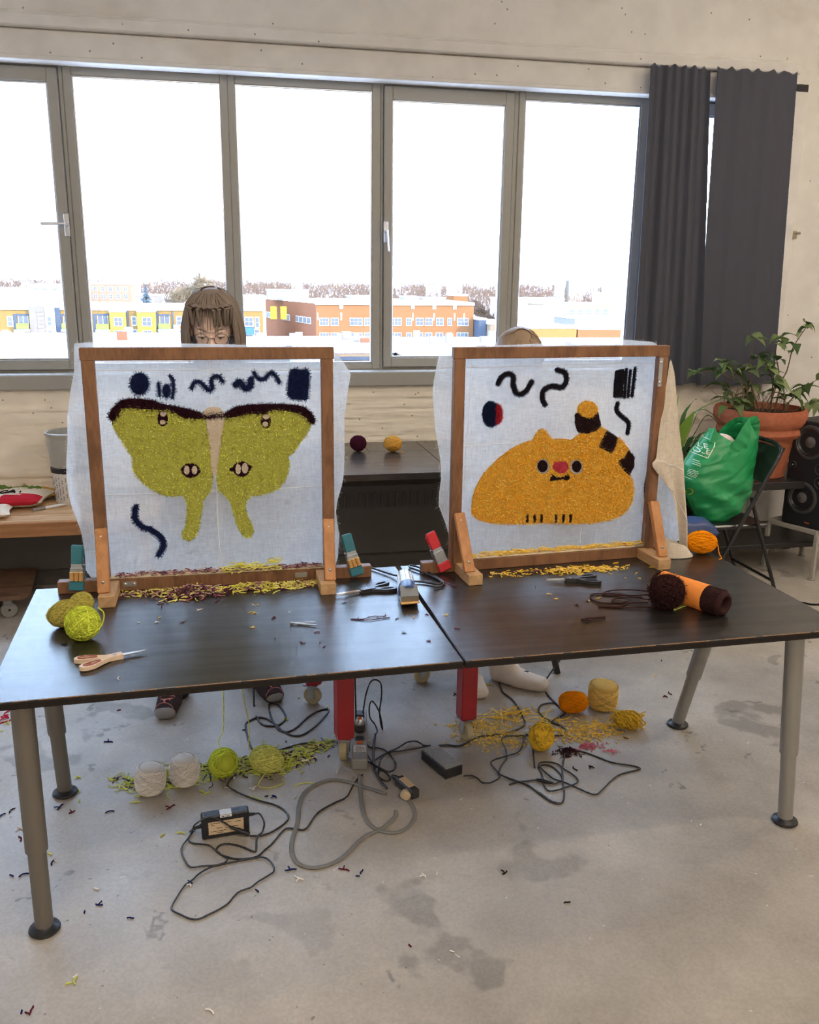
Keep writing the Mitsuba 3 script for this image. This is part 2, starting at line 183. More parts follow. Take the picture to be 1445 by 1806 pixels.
EYEB=[[(0.3678,0.3527),(0.3672,0.3459),(0.3648,0.3398),(0.3607,0.3351),(0.3555,0.3322),(0.3495,0.3314),(0.3435,0.3328),(0.3379,0.3362),(0.3333,0.3412),(0.3303,0.3475),(0.329,0.3544),(0.3296,0.3612),(0.332,0.3672),(0.336,0.3719),(0.3413,0.3748),(0.3472,0.3756),(0.3532,0.3743),(0.3588,0.3709),(0.3634,0.3658),(0.3665,0.3595)],
 [(0.4986,0.3458),(0.4981,0.3393),(0.4959,0.3335),(0.4921,0.3289),(0.4872,0.3261),(0.4816,0.3254),(0.4759,0.3267),(0.4706,0.3299),(0.4662,0.3348),(0.4632,0.3408),(0.4619,0.3474),(0.4624,0.3539),(0.4647,0.3597),(0.4684,0.3642),(0.4733,0.367),(0.4789,0.3678),(0.4846,0.3665),(0.4899,0.3633),(0.4942,0.3585),(0.4972,0.3524)]]
NOSE=[(0.3886,0.3638),(0.3971,0.3689),(0.432,0.3679),(0.4425,0.3642),(0.4471,0.3503),(0.4443,0.334),(0.4317,0.3235),(0.4141,0.3249),(0.3931,0.3363),(0.3859,0.3503)]
MOUTH=[(0.3778,0.2986),(0.3851,0.3243),(0.4033,0.3106),(0.4295,0.3113),(0.4465,0.3215),(0.4564,0.3045),(0.4451,0.2967),(0.43,0.303),(0.4039,0.3001)]
CLAWS=[[(0.2933,0.1818),(0.3031,0.1812),(0.3051,0.1624),(0.3023,0.1501),(0.2942,0.1514),(0.2946,0.1658)],
 [(0.3215,0.1801),(0.3313,0.1796),(0.3334,0.1606),(0.3306,0.1483),(0.3224,0.1497),(0.3229,0.164)],
 [(0.3481,0.1786),(0.3579,0.178),(0.3601,0.159),(0.3573,0.1467),(0.3491,0.148),(0.3495,0.1624)],
 [(0.4054,0.1752),(0.4153,0.1746),(0.4176,0.1555),(0.4148,0.1431),(0.4065,0.1445),(0.4069,0.1589)],
 [(0.4338,0.1735),(0.4438,0.1729),(0.4461,0.1538),(0.4433,0.1414),(0.435,0.1427),(0.4354,0.1572)],
 [(0.4621,0.1718),(0.4721,0.1712),(0.4745,0.1521),(0.4717,0.1396),(0.4634,0.141),(0.4637,0.1555)]]
SW_R=[[(0.6098,0.6815),(0.6411,0.6882),(0.6469,0.6648),(0.6432,0.6362),(0.6449,0.5899),(0.61,0.5899),(0.6086,0.6296),(0.6095,0.6583)]]
SQ_R=[([(0.1708,0.6471),(0.1823,0.6676),(0.2059,0.6793),(0.2249,0.6686),(0.2252,0.6443),(0.2346,0.618),(0.2519,0.6089),(0.2741,0.6189),(0.2933,0.65)],0.0075),
 ([(0.3862,0.6896),(0.4156,0.6793),(0.4231,0.651),(0.407,0.6295),(0.3702,0.6337),(0.3385,0.6192),(0.3375,0.5893),(0.3468,0.5713)],0.0075),
 ([(0.6265,0.5678),(0.6245,0.5423),(0.6528,0.5159),(0.6754,0.4968),(0.6743,0.4599)],0.006),
 ([(0.6523,0.688),(0.6527,0.6432),(0.653,0.5889)],0.0034),
 ([(0.6682,0.6842),(0.6668,0.6429),(0.6663,0.5894)],0.003),
 ([(0.6861,0.6911),(0.6837,0.6426),(0.6814,0.5919)],0.0036)]
HALFB=[(0.1779,0.5423),(0.177,0.5287),(0.1732,0.5165),(0.167,0.5069),(0.1588,0.5009),(0.1497,0.499),(0.1404,0.5015),(0.1319,0.508),(0.1249,0.518),(0.1203,0.5304),(0.1184,0.544),(0.1194,0.5574),(0.1232,0.5695),(0.1294,0.579),(0.1374,0.585),(0.1465,0.5869),(0.1557,0.5845),(0.1642,0.5781),(0.1712,0.5683),(0.1759,0.5559)]
HALFR=[(0.1661,0.5777),(0.1785,0.5739),(0.1886,0.5543),(0.1895,0.5331),(0.1846,0.5156),(0.1755,0.5088),(0.1643,0.5074)]
CLOTH_L=[(-0.4058,0.7847),(-0.3694,0.7897),(-0.2368,0.7911),(-0.0677,0.7854),(0.1057,0.7814),(0.2657,0.7773),(0.3652,0.7716),(0.4053,0.7498),(0.4327,0.7133),(0.4511,0.682),(0.4415,0.6306),(0.4335,0.5375),(0.4291,0.4238),(0.4228,0.3372),(0.4169,0.3082),(0.4012,0.2599),(0.3951,0.2207),(0.4024,0.1708),(0.4079,0.1305),(0.3995,0.0602),(0.3856,0.0243),(0.3562,0.0117),(-0.4093,0.0318),(-0.425,0.056),(-0.4265,0.1041),(-0.435,0.1522),(-0.4519,0.2002),(-0.4621,0.2437),(-0.4642,0.3031),(-0.465,0.3764),(-0.4561,0.4664),(-0.452,0.5376),(-0.4411,0.5902),(-0.4286,0.6424),(-0.4123,0.7027)]
CLOTH_R=[(-0.0324,0.691),(-0.0254,0.7339),(-0.0064,0.7672),(0.0192,0.7707),(0.0333,0.7631),(0.079,0.772),(0.1697,0.775),(0.3346,0.7794),(0.4188,0.7806),(0.5473,0.7835),(0.6341,0.7907),(0.7459,0.7821),(0.783,0.7699),(0.7887,0.7081),(0.7861,0.587),(0.7818,0.3798),(0.8033,0.0325),(0.8083,-0.0237),(0.0409,0.0223),(0.0208,0.0657),(0.0042,0.1497),(-0.0118,0.212),(-0.0099,0.3127),(-0.0203,0.4123),(-0.0232,0.4516),(-0.0351,0.5392),(-0.0405,0.6062)]
DRAPE=[(0.8008,0.724),(0.8198,0.6675),(0.8407,0.5446),(0.8689,0.3975),(0.8867,0.3116),(0.931,0.201),(0.9737,0.0432),(0.9903,0.0015),(0.9522,-0.0343)]
CORD_L1=[[(0.0743,2.5838),(0.0857,2.5637),(0.0715,2.5263),(0.0536,2.4984),(0.0479,2.4339),(0.0375,2.4309),(0.0175,2.4496),(-0.0086,2.4695),(-0.038,2.4827),(-0.0588,2.4791),(-0.0706,2.4614),(-0.0618,2.4401),(-0.0388,2.4139),(0.0072,2.3979),(0.048,2.4021),(0.0728,2.4291),(0.0982,2.4593),(0.1321,2.5148),(0.1516,2.5297),(0.1786,2.5192),(0.2079,2.5174),(0.2521,2.5946),(0.3138,2.6428),(0.3573,2.6689),(0.3844,2.7239),(0.4115,2.7737),(0.4336,2.7996)]]
CORD_L2=[[(-0.1429,2.5644),(-0.1555,2.533),(-0.172,2.4956),(-0.1739,2.4663),(-0.1623,2.4207),(-0.1443,2.3867),(-0.1075,2.3867),(-0.062,2.3827),(-0.0391,2.3877),(0.0013,2.3919),(0.0361,2.3948),(0.0623,2.3946),(0.0819,2.3789),(0.0946,2.3481),(0.0944,2.3203),(0.0779,2.3053),(0.0487,2.284),(0.0256,2.262),(-0.0051,2.2506),(-0.0219,2.2325),(-0.0385,2.2064),(-0.0626,2.1865),(-0.0942,2.1684),(-0.1176,2.1571),(-0.1384,2.1611),(-0.1624,2.1796),(-0.1868,2.2023),(-0.1915,2.2194),(-0.1834,2.2467),(-0.1713,2.2782),(-0.1586,2.3061),(-0.1426,2.3206),(-0.1183,2.3519),(-0.0847,2.373),(-0.0448,2.3865),(-0.0388,2.4115)]]
CORD_L3=[[(-0.1372,2.5765),(-0.1528,2.5428),(-0.1538,2.5224),(-0.1386,2.5043),(-0.0971,2.4889),(-0.0794,2.468),(-0.0676,2.4461),(-0.0503,2.4257),(-0.0215,2.4072)]]
CORD_L4=[[(0.0314,2.5104),(0.0614,2.5047),(0.0955,2.5165),(0.1278,2.5422),(0.1516,2.5703),(0.1582,2.5967),(0.1466,2.6328),(0.12,2.6666),(0.0859,2.6906),(0.0483,2.7184),(0.0041,2.7598),(-0.0295,2.803),(-0.0309,2.8283),(-0.0158,2.865),(0.0072,2.8857),(0.0636,2.907),(0.1517,2.9361),(0.2009,2.9603),(0.2537,2.9775),(0.2904,2.9983),(0.3002,3.0245),(0.2886,3.048),(0.2436,3.0564),(0.1897,3.038),(0.1434,3.0187),(0.1019,3.0127)]]
CORD_L5=[[(0.0851,3.5914),(0.0799,3.4058),(0.0867,3.2974),(0.1024,3.2392),(0.1266,3.2153),(0.1591,3.2132),(0.1822,3.2322),(0.1977,3.2689),(0.1956,3.3178),(0.1809,3.3787),(0.1615,3.4035),(0.1403,3.3989),(0.1397,3.3199),(0.1497,3.2382),(0.1674,3.1734),(0.1985,3.1564),(0.2333,3.1841),(0.28,3.2537),(0.3262,3.302),(0.3657,3.3154),(0.3708,3.2938),(0.3323,3.2202),(0.2891,3.1585),(0.2494,3.1208),(0.2139,3.1237),(0.1811,3.1633),(0.156,3.2215),(0.1261,3.2741),(0.0901,3.2927),(0.0563,3.2712),(0.0409,3.2428),(0.0439,3.1663),(0.0504,3.0994),(0.059,3.0483)]]
EXT_CORD=[[(0.4216,2.8015),(0.4175,2.7526),(0.4075,2.6769),(0.4018,2.5985),(0.403,2.5278),(0.4201,2.4828),(0.451,2.4514),(0.4889,2.4442),(0.5261,2.4627),(0.5564,2.5041),(0.5653,2.5455),(0.5632,2.596),(0.5482,2.633),(0.5359,2.6527)],
 [(0.5071,2.562),(0.4955,2.5263),(0.4495,2.4772),(0.4159,2.458),(0.3766,2.4337),(0.2935,2.3431),(0.2224,2.3157),(0.1742,2.3385),(0.156,2.3833),(0.1582,2.4545),(0.1844,2.5561),(0.1981,2.6512),(0.2281,2.7318),(0.2917,2.7814),(0.3505,2.7777),(0.4218,2.7241),(0.494,2.6641)]]
CORD_M=[[(0.4833,3.1223),(0.472,3.0498),(0.4898,2.9819),(0.5196,2.9693),(0.5434,2.944),(0.5565,2.9004),(0.5613,2.8527),(0.5496,2.8093),(0.5286,2.7877),(0.5068,2.7981),(0.4804,2.8416),(0.4689,2.8965),(0.4638,2.9519)],
 [(0.4714,2.8695),(0.5284,2.9192),(0.5661,2.9328),(0.6016,2.9331),(0.6864,2.9454),(0.7129,2.951)],
 [(0.4894,2.7951),(0.5047,2.8632),(0.534,2.9114),(0.5858,2.943),(0.6284,2.9774),(0.6647,2.9779),(0.6864,2.9454),(0.7071,2.9415)],
 [(0.4781,3.1852),(0.4876,3.2557),(0.4967,3.2954),(0.5095,3.3284),(0.5296,3.3444),(0.5504,3.3278),(0.5554,3.2762),(0.5489,3.2039),(0.5524,3.148),(0.5588,3.1099),(0.5509,3.1718),(0.5368,3.2222),(0.5191,3.254),(0.5091,3.2273),(0.5096,3.1715),(0.5251,3.1299),(0.5284,3.0838),(0.5165,3.0562),(0.4988,3.1043)],
 [(0.4993,2.6831),(0.4897,2.7208),(0.482,2.7714),(0.481,2.835),(0.4939,2.9325),(0.5111,3.0136),(0.5254,3.0768)],
 [(0.4647,2.8707),(0.4915,2.8266),(0.5123,2.7908),(0.5213,2.7578),(0.5196,2.7396),(0.503,2.7396),(0.4874,2.7641),(0.4862,2.7957),(0.5068,2.7981),(0.5208,2.7641),(0.5185,2.7336)]]
CORD_R1=[[(0.7419,2.9467),(0.7768,2.9448),(0.8204,2.9306),(0.8721,2.9599),(0.9111,2.9844),(0.9606,2.9872),(1.0004,2.9839),(1.0464,2.9998),(1.0919,3.0244),(1.1184,3.0532),(1.1269,3.1034),(1.1348,3.1913),(1.1331,3.2663),(1.1168,3.3272),(1.1216,3.3859),(1.1424,3.4749),(1.1716,3.6002),(1.1903,3.6768)]]
CORD_R2=[[(0.7799,2.7214),(0.8055,2.72),(0.8221,2.7),(0.8314,2.6682),(0.8549,2.6605),(0.8895,2.6773),(0.9042,2.6947),(0.9059,2.7183),(0.9331,2.7691),(0.9664,2.8133),(0.9829,2.8774),(0.9862,2.9387),(1.011,2.9658),(1.0506,2.9625),(1.0853,2.9561),(1.07,2.9231),(1.0244,2.847),(0.9745,2.8265),(0.9031,2.7961),(0.9028,2.7326),(0.9141,2.6962),(0.9516,2.6622),(0.983,2.6233),(1.0108,2.5665),(1.0298,2.519),(1.0563,2.4987)]]
CORD_R3=[[(0.9218,2.6432),(0.9555,2.6522),(0.9897,2.6519),(1.0241,2.6516),(1.074,2.6177),(1.0944,2.6261),(1.115,2.6345),(1.1209,2.6773),(1.1125,2.7207),(1.0893,2.7447),(1.0603,2.7337),(1.0583,2.7082),(1.0542,2.6772),(1.0397,2.6181),(1.0423,2.5786),(1.0762,2.5781),(1.1189,2.5911),(1.1568,2.6082),(1.1677,2.6309),(1.1614,2.6634),(1.1467,2.6981),(1.134,2.7396),(1.1016,2.7589),(1.0647,2.746),(1.0694,2.6997),(1.0847,2.6464),(1.1148,2.6161),(1.1506,2.5671),(1.1888,2.5274),(1.2271,2.5527),(1.2841,2.6028),(1.3338,2.6343),(1.4058,2.6496),(1.4149,2.6609),(1.3918,2.6815),(1.3342,2.7154),(1.2962,2.7629),(1.2616,2.8038),(1.2241,2.8212),(1.1996,2.8154),(1.1695,2.7663),(1.136,2.6936),(1.1084,2.6173),(1.0873,2.5495),(1.0608,2.5027),(1.0328,2.5079),(1.008,2.5586),(0.9819,2.6289),(0.932,2.6751),(0.9181,2.6964)]]
CORD_R4=[[(1.4317,3.5486),(1.3682,3.4739),(1.3186,3.3858),(1.2957,3.2882),(1.3,3.1993),(1.3063,3.1303),(1.3,3.0984)],
 [(1.2962,3.2),(1.2404,3.193),(1.2082,3.1483),(1.2076,3.091),(1.2271,3.0474),(1.249,3.012),(1.2569,2.972),(1.2351,2.9458),(1.1977,2.9378)]]
CORD_R5=[[(1.0449,2.7301),(1.0774,2.8381),(1.1026,2.926),(1.1004,2.9633),(1.0873,2.9583),(1.0433,2.8724),(1.0186,2.8422)]]
SCRAPS=[('navy',-0.579,2.444,0.75),('navy',-0.618,2.449,1.71),('navy',-0.651,2.447,1.16),('navy',-0.574,2.785,1.90),('navy',-0.425,2.244,1.96),('navy',-0.301,2.199,0.21),('navy',-0.392,2.268,0.04),('navy',-0.549,2.494,2.63),('navy',0.045,2.245,0.81),('navy',0.141,2.322,0.74),('navy',0.335,2.256,3.13),('navy',0.346,2.272,1.48),('navy',0.124,2.721,2.63),('navy',-0.408,2.734,1.50),('navy',-0.625,3.675,2.01),('navy',-0.469,3.204,0.47),('navy',-0.523,1.910,1.99),('navy',-0.144,2.319,2.73),('navy',-0.405,2.929,1.64),('navy',-0.749,2.776,2.33),('maroon',-0.453,3.461,2.11),('maroon',0.296,2.295,0.20),('maroon',0.427,1.949,2.38),('maroon',-0.502,1.913,1.86),('maroon',-0.531,2.748,0.95),('maroon',-0.661,2.629,0.10),('maroon',0.331,2.950,2.72),('maroon',-0.220,2.718,1.48),('maroon',0.187,3.083,2.26),('maroon',1.463,2.872,2.76),('maroon',1.785,3.174,2.24),('maroon',1.810,3.202,2.89),('maroon',-0.506,1.904,1.24),('lime',-0.862,3.425,2.51),('lime',-0.873,3.363,1.40),('lime',-0.562,2.533,2.94),('lime',-0.537,2.968,2.76),('lime',-0.525,2.879,0.31),('lime',-0.514,2.811,0.43),('lime',-0.337,2.771,0.68),('lime',-0.389,2.864,3.03),('lime',-0.238,2.567,1.37),('lime',-0.323,2.806,1.97),('lime',-0.175,2.570,0.95),('lime',-0.119,2.799,1.59),('lime',-0.107,2.779,1.21),('lime',0.264,3.437,1.10),('lime',0.370,3.335,1.84),('lime',0.206,3.257,1.83),('lime',-0.416,1.993,2.84),('lime',-0.427,1.985,2.14),('white',-0.676,2.690,2.92),('white',-0.540,2.495,2.69),('white',-0.405,2.339,3.11),('white',-0.142,2.308,2.11),('white',-0.081,1.828,0.51),('white',0.188,2.706,2.70),('white',0.166,2.278,3.03),('white',0.530,1.908,2.84),('white',0.563,2.223,1.79),('white',0.528,2.221,2.24),('white',-0.028,2.800,0.66),('white',-0.415,2.006,2.61),('white',0.055,2.780,1.80),('black',0.094,2.727,0.89),('black',0.035,3.204,0.20),('black',1.253,2.702,2.68),('black',1.182,2.703,3.11),('black',1.186,3.372,0.28),('black',0.917,3.349,2.51),('black',1.936,3.517,1.29),('black',0.893,2.033,0.47),('black',0.762,2.187,0.92),('black',-0.725,2.801,2.41),('yellow',1.832,3.375,2.74),('yellow',1.077,3.414,0.14),('yellow',1.412,2.846,1.93)]
TSCRAPS=[('yellow',0.061,2.489,0.14),('yellow',0.059,2.615,2.26),('yellow',0.072,2.677,1.04),('yellow',0.074,2.607,2.77),('yellow',0.085,2.675,3.08),('yellow',-0.209,2.615,1.59),('yellow',1.027,2.567,3.14),('yellow',1.020,2.612,0.97),('yellow',1.123,2.529,0.24),('yellow',0.645,2.487,1.88),('yellow',0.541,2.487,0.10),('yellow',1.161,2.549,0.62),('yellow',1.383,2.705,1.28),('yellow',1.395,2.765,1.92),('yellow',1.335,2.719,0.49),('yellow',1.480,2.815,0.13),('yellow',1.496,2.773,2.72),('yellow',1.524,2.868,0.99),('white',-0.211,2.582,3.01),('white',-0.286,2.206,2.82),('white',-0.264,2.587,1.19),('white',-0.092,2.661,1.45),('white',0.176,2.594,1.63),('maroon',-0.207,2.711,2.02),('maroon',-0.137,2.565,1.87),('maroon',0.127,2.555,1.76),('maroon',0.129,2.564,1.95),('maroon',0.196,2.350,2.95),('maroon',0.242,2.342,1.59),('maroon',0.249,2.312,1.35),('maroon',0.589,2.502,2.26),('maroon',0.650,2.376,0.75),('maroon',0.726,2.753,0.95),('maroon',0.732,2.735,3.07),('maroon',0.754,2.832,1.64),('maroon',0.997,2.683,1.72),('maroon',0.543,2.300,0.04),('maroon',0.244,2.421,1.30),('maroon',0.357,2.648,1.82),('black',-0.453,2.454,0.06),('black',-0.134,2.569,1.93),('black',0.121,2.392,1.99),('black',0.486,2.370,0.19),('black',0.489,2.486,1.97),('black',0.349,2.644,1.46),('black',1.070,2.497,2.13),('black',0.554,2.634,1.11),('black',1.114,2.526,2.22)]
# ================================================================= the room
WY, X0, X1, Y0, CZ = 5.2, -3.6, 5.4, -4.2, 3.75       # window wall, left, right, back, ceiling
def floor_col(p, n, uv):
    x, y = p.x, p.y
    a = P.fbm(x*1.3, y*1.3, 3., 4); b = P.fbm(x*9, y*9, 1., 3); c = P.noise(x*160, y*160)
    col = P.mix((.265, .237, .205), (.37, .335, .293), P.smoothstep(.3, .7, a))*(0.86+.28*b)*(.93+.14*c)
    wx, wy = P.fbm(x*5, y*5, 5., 4), P.fbm(x*5, y*5, 9., 4)
    d1, d2, r = P.voronoi(x*1.7+1.1*wx, y*1.7+1.1*wy)
    col = col*(1-.30*P.smoothstep(.27, .17, d1+.12*P.fbm(x*18, y*18, 2., 3))*P.smoothstep(.52, .75, r))
    e1, e2, s = P.voronoi(x*7+2.2*wx+.3*P.noise(x*60, y*60), y*7+2.2*wy+.3*P.noise(x*60, y*60, 4.))
    col = col*(1-.38*P.smoothstep(.16, .05, e1)*P.smoothstep(.80, .9, s))
    g1, g2, u = P.voronoi(x*24+.4*P.noise(x*90, y*90), y*24+.4*P.noise(x*90, y*90, 7.))
    col = dr.lerp(col, mi.Color3f(.62, .6, .56), .7*P.smoothstep(.09, .05, g1)*P.smoothstep(.97, .975, u))
    return dr.lerp(col, mi.Color3f(.10, .09, .08), .7*P.smoothstep(.10, .04, g1)*P.smoothstep(.07, .06, u)*P.smoothstep(.4, .65, a))
def floor_rough(p, n, uv): return .34+.3*P.fbm(p.x*3, p.y*3, 7., 3)
mat('floor', P.proc(floor_col), P.proc(floor_rough), .42)
def wall_col(p, n, uv):
    a = P.fbm(p.x*1.1, p.z*1.4, p.y*1.1, 3); b = P.fbm(p.x*11, p.z*11, p.y*11, 3)
    col = P.mix((.60, .575, .535), (.70, .68, .645), a)*(.9+.2*b)
    d1, d2, r = P.voronoi((p.x+p.y)*15, p.z*15)
    col = dr.lerp(col, mi.Color3f(.16, .12, .09), .85*P.smoothstep(.085, .05, d1)*P.smoothstep(.93, .94, r))
    return dr.lerp(col, mi.Color3f(.46, .39, .31), .25*P.smoothstep(.62, .8, P.fbm(p.x*2.1+9, p.z*5, 4., 4)))
mat('wall', P.proc(wall_col), .8, .2)
def parapet_col(p, n, uv): return wall_col(p, n, uv)*mi.Color3f(1.28, 1.2, 1.06)
def board_h(p, n, uv):                      # board-marked plaster: long flat ridges
    return .015*P.fbm(p.x*1.6, p.z*34, 2., 4)+.003*P.noise(p.x*40, p.z*60)
scene['mat_wall_boarded'] = {'type': 'twosided', 'nested': {'type': 'bumpmap', 'arbitrary': P.proc(board_h, 2e-3), 'scale': 1.0,
    'bsdf': {'type': 'principled', 'base_color': P.proc(parapet_col), 'roughness': .75, 'specular': .2}}}
mat('ceiling', (.70, .67, .62), .8, .1)
mat('window_frame', (.32, .31, .28), .45, .4)
mat('window_gap', (.12, .11, .10), .7, .2)
mat('steel', (.62, .63, .66), .28, .5, 1.)
mat('black_tape', (.022, .018, .02), .6)
scene['mat_pane'] = {'type': 'thindielectric', 'int_ior': 1.5}

struct('floor', box((X0, Y0, -.2), (X1, WY+.35, 0)), 'mat_floor')
struct('ceiling', box((X0-.2, Y0-.2, CZ), (X1+.2, WY+.4, CZ+.2)), 'mat_ceiling')
struct('wall_left', box((X0-.2, Y0-.2, -.2), (X0, WY+.35, CZ)), 'mat_wall')
struct('wall_right', box((X1, Y0-.2, -.2), (X1+.2, WY+.35, CZ)), 'mat_wall')
struct('wall_back', box((X0, Y0-.2, -.2), (X1, Y0, CZ)), 'mat_wall')
WL, WR, WB, WT = -3.16, 3.40, 1.10, 2.735              # the window opening in the wall
w = struct('wall_window', join(box((X0, WY, WT), (X1, WY+.35, CZ)), box((WR, WY, -.2), (X1, WY+.35, WT)), box((X0, WY, -.2), (WL, WY+.35, WT))), 'mat_wall')
part(w, 'parapet', box((WL, WY, -.2), (WR, WY+.35, WB)), 'mat_wall_boarded')
# ledge over the window, a shadow-gap rail, the jamb band on the right, the sill
struct('trim_1', join(box((X0, WY-.055, 2.868), (3.39, WY, 2.925), .006), box((X0, WY-.02, 2.925), (3.39, WY, 2.945), .004)), 'mat_wall')
struct('trim_2', join(box((X0, WY-.016, 2.735), (3.38, WY, 2.862), .004), box((X0, WY-.03, 2.722), (3.38, WY+.09, 2.744), .004)), 'mat_wall')
struct('trim_3', box((3.375, WY-.022, .0), (3.478, WY, 2.905), .004), 'mat_wall')
s = struct('trim_4', box((X0, WY-.035, 1.082), (3.37, WY+.13, 1.166), .006), 'mat_window_frame')
# windows: (glass left, glass right, opening sash?, handle side)
GY = WY+.105
def rect_frame(x0, x1, z0, z1, w, y0, y1, b=.004):
    wl, wr, wb, wt = w
    return join(box((x0, y0, z0), (x0+wl, y1, z1), b), box((x1-wr, y0, z0), (x1, y1, z1), b), box((x0+wl, y0, z0), (x1-wr, y1, z0+wb), b), box((x0+wl, y0, z1-wt), (x1-wr, y1, z1), b))
def window(i, x0, x1, g0, g1, sash, handle=None):
    k = thing('window_%d' % i, kind='structure')
    z0, z1 = 1.166, 2.728
    if sash:
        s0, s1 = g0-.05, g1+.055
        part(k, 'outer_frame', rect_frame(x0, x1, z0, z1, (s0-x0, x1-s1, .012, .012), GY, GY+.07), 'mat_window_frame')
        part(k, 'sash', join(rect_frame(s0+.003, s1-.003, z0+.014, z1-.014, (g0-s0-.003, s1-g1-.003, .055, .07), GY-.018, GY+.055),), 'mat_window_frame')
        part(k, 'glazing_bead', rect_frame(g0, g1, z0+.069, z1-.084, (.008, .008, .008, .008), GY-.006, GY+.03, .002), 'mat_steel')
        part(k, 'pane', box((g0-.005, GY+.028, z0+.066), (g1+.005, GY+.034, z1-.08)), 'mat_pane') if 0 else part(k, 'pane', ([(g0, GY+.03, z0+.069), (g1, GY+.03, z0+.069), (g1, GY+.03, z1-.084), (g0, GY+.03, z1-.084)], [[0, 1, 2, 3]]), 'mat_pane')
    else:
        part(k, 'outer_frame', rect_frame(x0, x1, z0, z1, (g0-x0, x1-g1, .038, .045), GY-.004, GY+.07), 'mat_window_frame')
        part(k, 'glazing_bead', rect_frame(g0, g1, z0+.038, z1-.045, (.008, .008, .008, .008), GY+.0, GY+.03, .002), 'mat_steel')
        part(k, 'pane', ([(g0, GY+.03, z0+.038), (g1, GY+.03, z0+.038), (g1, GY+.03, z1-.045), (g0, GY+.03, z1-.045)], [[0, 1, 2, 3]]), 'mat_pane')
    if handle:
        hx, turned = handle
        y = GY-.018
        h = part(k, 'handle', join(box((hx-.014, y-.008, 1.885), (hx+.014, y, 2.005), .004), cyl((hx, y-.04, 1.95), (hx, y, 1.95), .011, 12),
                 beam((hx, y-.042, 1.95), (hx-.125, y-.05, 1.947), .016, .014, bev=.004) if turned else beam((hx, y-.042, 1.955), (hx+.008, y-.05, 1.835), .014, .016, up=(0, 1, 0), bev=.004)), 'mat_steel', 30)
window(1, -1.62, -.735, -1.52, -.812, True, (-.768, True))
window(2, -.735, .098, -.691, .058, False)
window(3, .098, .928, .136, .880, False)
window(4, .928, 1.728, .994, 1.645, True, (.957, False))
window(5, 1.728, 2.53, 1.765, 2.475, False)
window(6, 2.53, 3.40, 2.60, 3.31, True)
window(7, -2.44, -1.62, -2.40, -1.665, False)
window(8, -3.16, -2.44, -3.11, -2.49, False)
solo('tape_strip', box((3.372, WY-.0245, 2.782), (3.468, WY-.0215, 2.822)), 'mat_black_tape', 'short strip of black tape stuck on the window jamb beside the curtain top', 'tape')
mat('brass_hook', (.35, .30, .22), .5, .5)
solo('wall_hook', join(box((3.482, WY-.012, 1.955), (3.515, WY, 2.0), .003), cyl((3.5, WY-.05, 1.985), (3.5, WY, 1.985), .006, 8), sphere((3.5, WY-.052, 1.985), .010, 1)), 'mat_brass_hook', 'small grey metal hook on the wall right of the dark curtains', 'hook')
# unseen ceiling battens, out of view, placed to light the room and frame fronts
for x, y in UNSEEN_LAMPS:
    k = thing('ceiling_lamp', 'unseen ceiling batten lamp lighting the room from out of view', 'lamp', 'unseen ceiling batten lamps')
    part(k, 'housing', box((x-.75, y-.09, CZ-.07), (x+.75, y+.09, CZ), .01), 'mat_ceiling')
    part(k, 'diffuser', box((x-.73, y-.075, CZ-.10), (x+.73, y+.075, CZ-.071), .01), 'mat_ceiling', emitter={'type': 'area', 'radiance': rgb(*UNSEEN_LAMP)})
# ----------------------------------------------------------------- curtains
mat('curtain', (.068, .070, .088), .9, .1, sheen=.2)
def curtain(name, xa, xb, xc, xd, zt, zb, folds, amp, seed, label):
    nu, nv = 120, 60; u = np.linspace(0, 1, nu)[:, None]; v = np.linspace(0, 1, nv)[None, :]
    rng = np.random.RandomState(seed); ph = rng.rand(8)*6.28
    l = xa+(xc-xa)*v; r = xb+(xd-xb)*v
    x = l+(r-l)*u+0*v
    y = WY-.085+amp*np.sin(folds*6.283*u+ph[0]+.5*np.sin(3*v))*(.35+.65*v)+amp*.4*np.sin(folds*2.3*6.283*u+ph[1]+v)+.006*np.sin(9*u+ph[2])*v
    z = zt+(zb-zt)*v+.004*np.sin(60*u+ph[3])*(v < .01)+.008*np.sin(37*u+ph[4])*(v < .01)+.006*np.sin(9*u+ph[5])*v
    V = np.stack([x, y, z], -1).reshape(-1, 3); B = V+[0, .006, 0]; n = nu*nv; f = grid(nu, nv)
    e = np.concatenate([np.arange(nv), np.arange(nu)*nv+nv-1, (nu-1)*nv+np.arange(nv)[::-1], np.arange(nu)[::-1]*nv])
    s = np.array([[a, b, b+n] for a, b in zip(e[:-1], e[1:])]+[[a, b+n, a+n] for a, b in zip(e[:-1], e[1:])])
    solo(name, (np.vstack([V, B]), np.vstack([f[:, ::-1], f+n, s])), 'mat_curtain', label, 'curtain', smooth=50)
curtain('curtain', 2.425, 2.79, 2.45, 2.90, 2.862, 1.075, 3, .020, 3, 'narrow dark curtain panel, left one of the pair beside the bright window')
curtain('curtain', 2.838, 3.345, 2.885, 3.425, 2.868, 1.066, 2.5, .006, 8, 'wide flat dark curtain panel hanging in the right corner behind the plants')
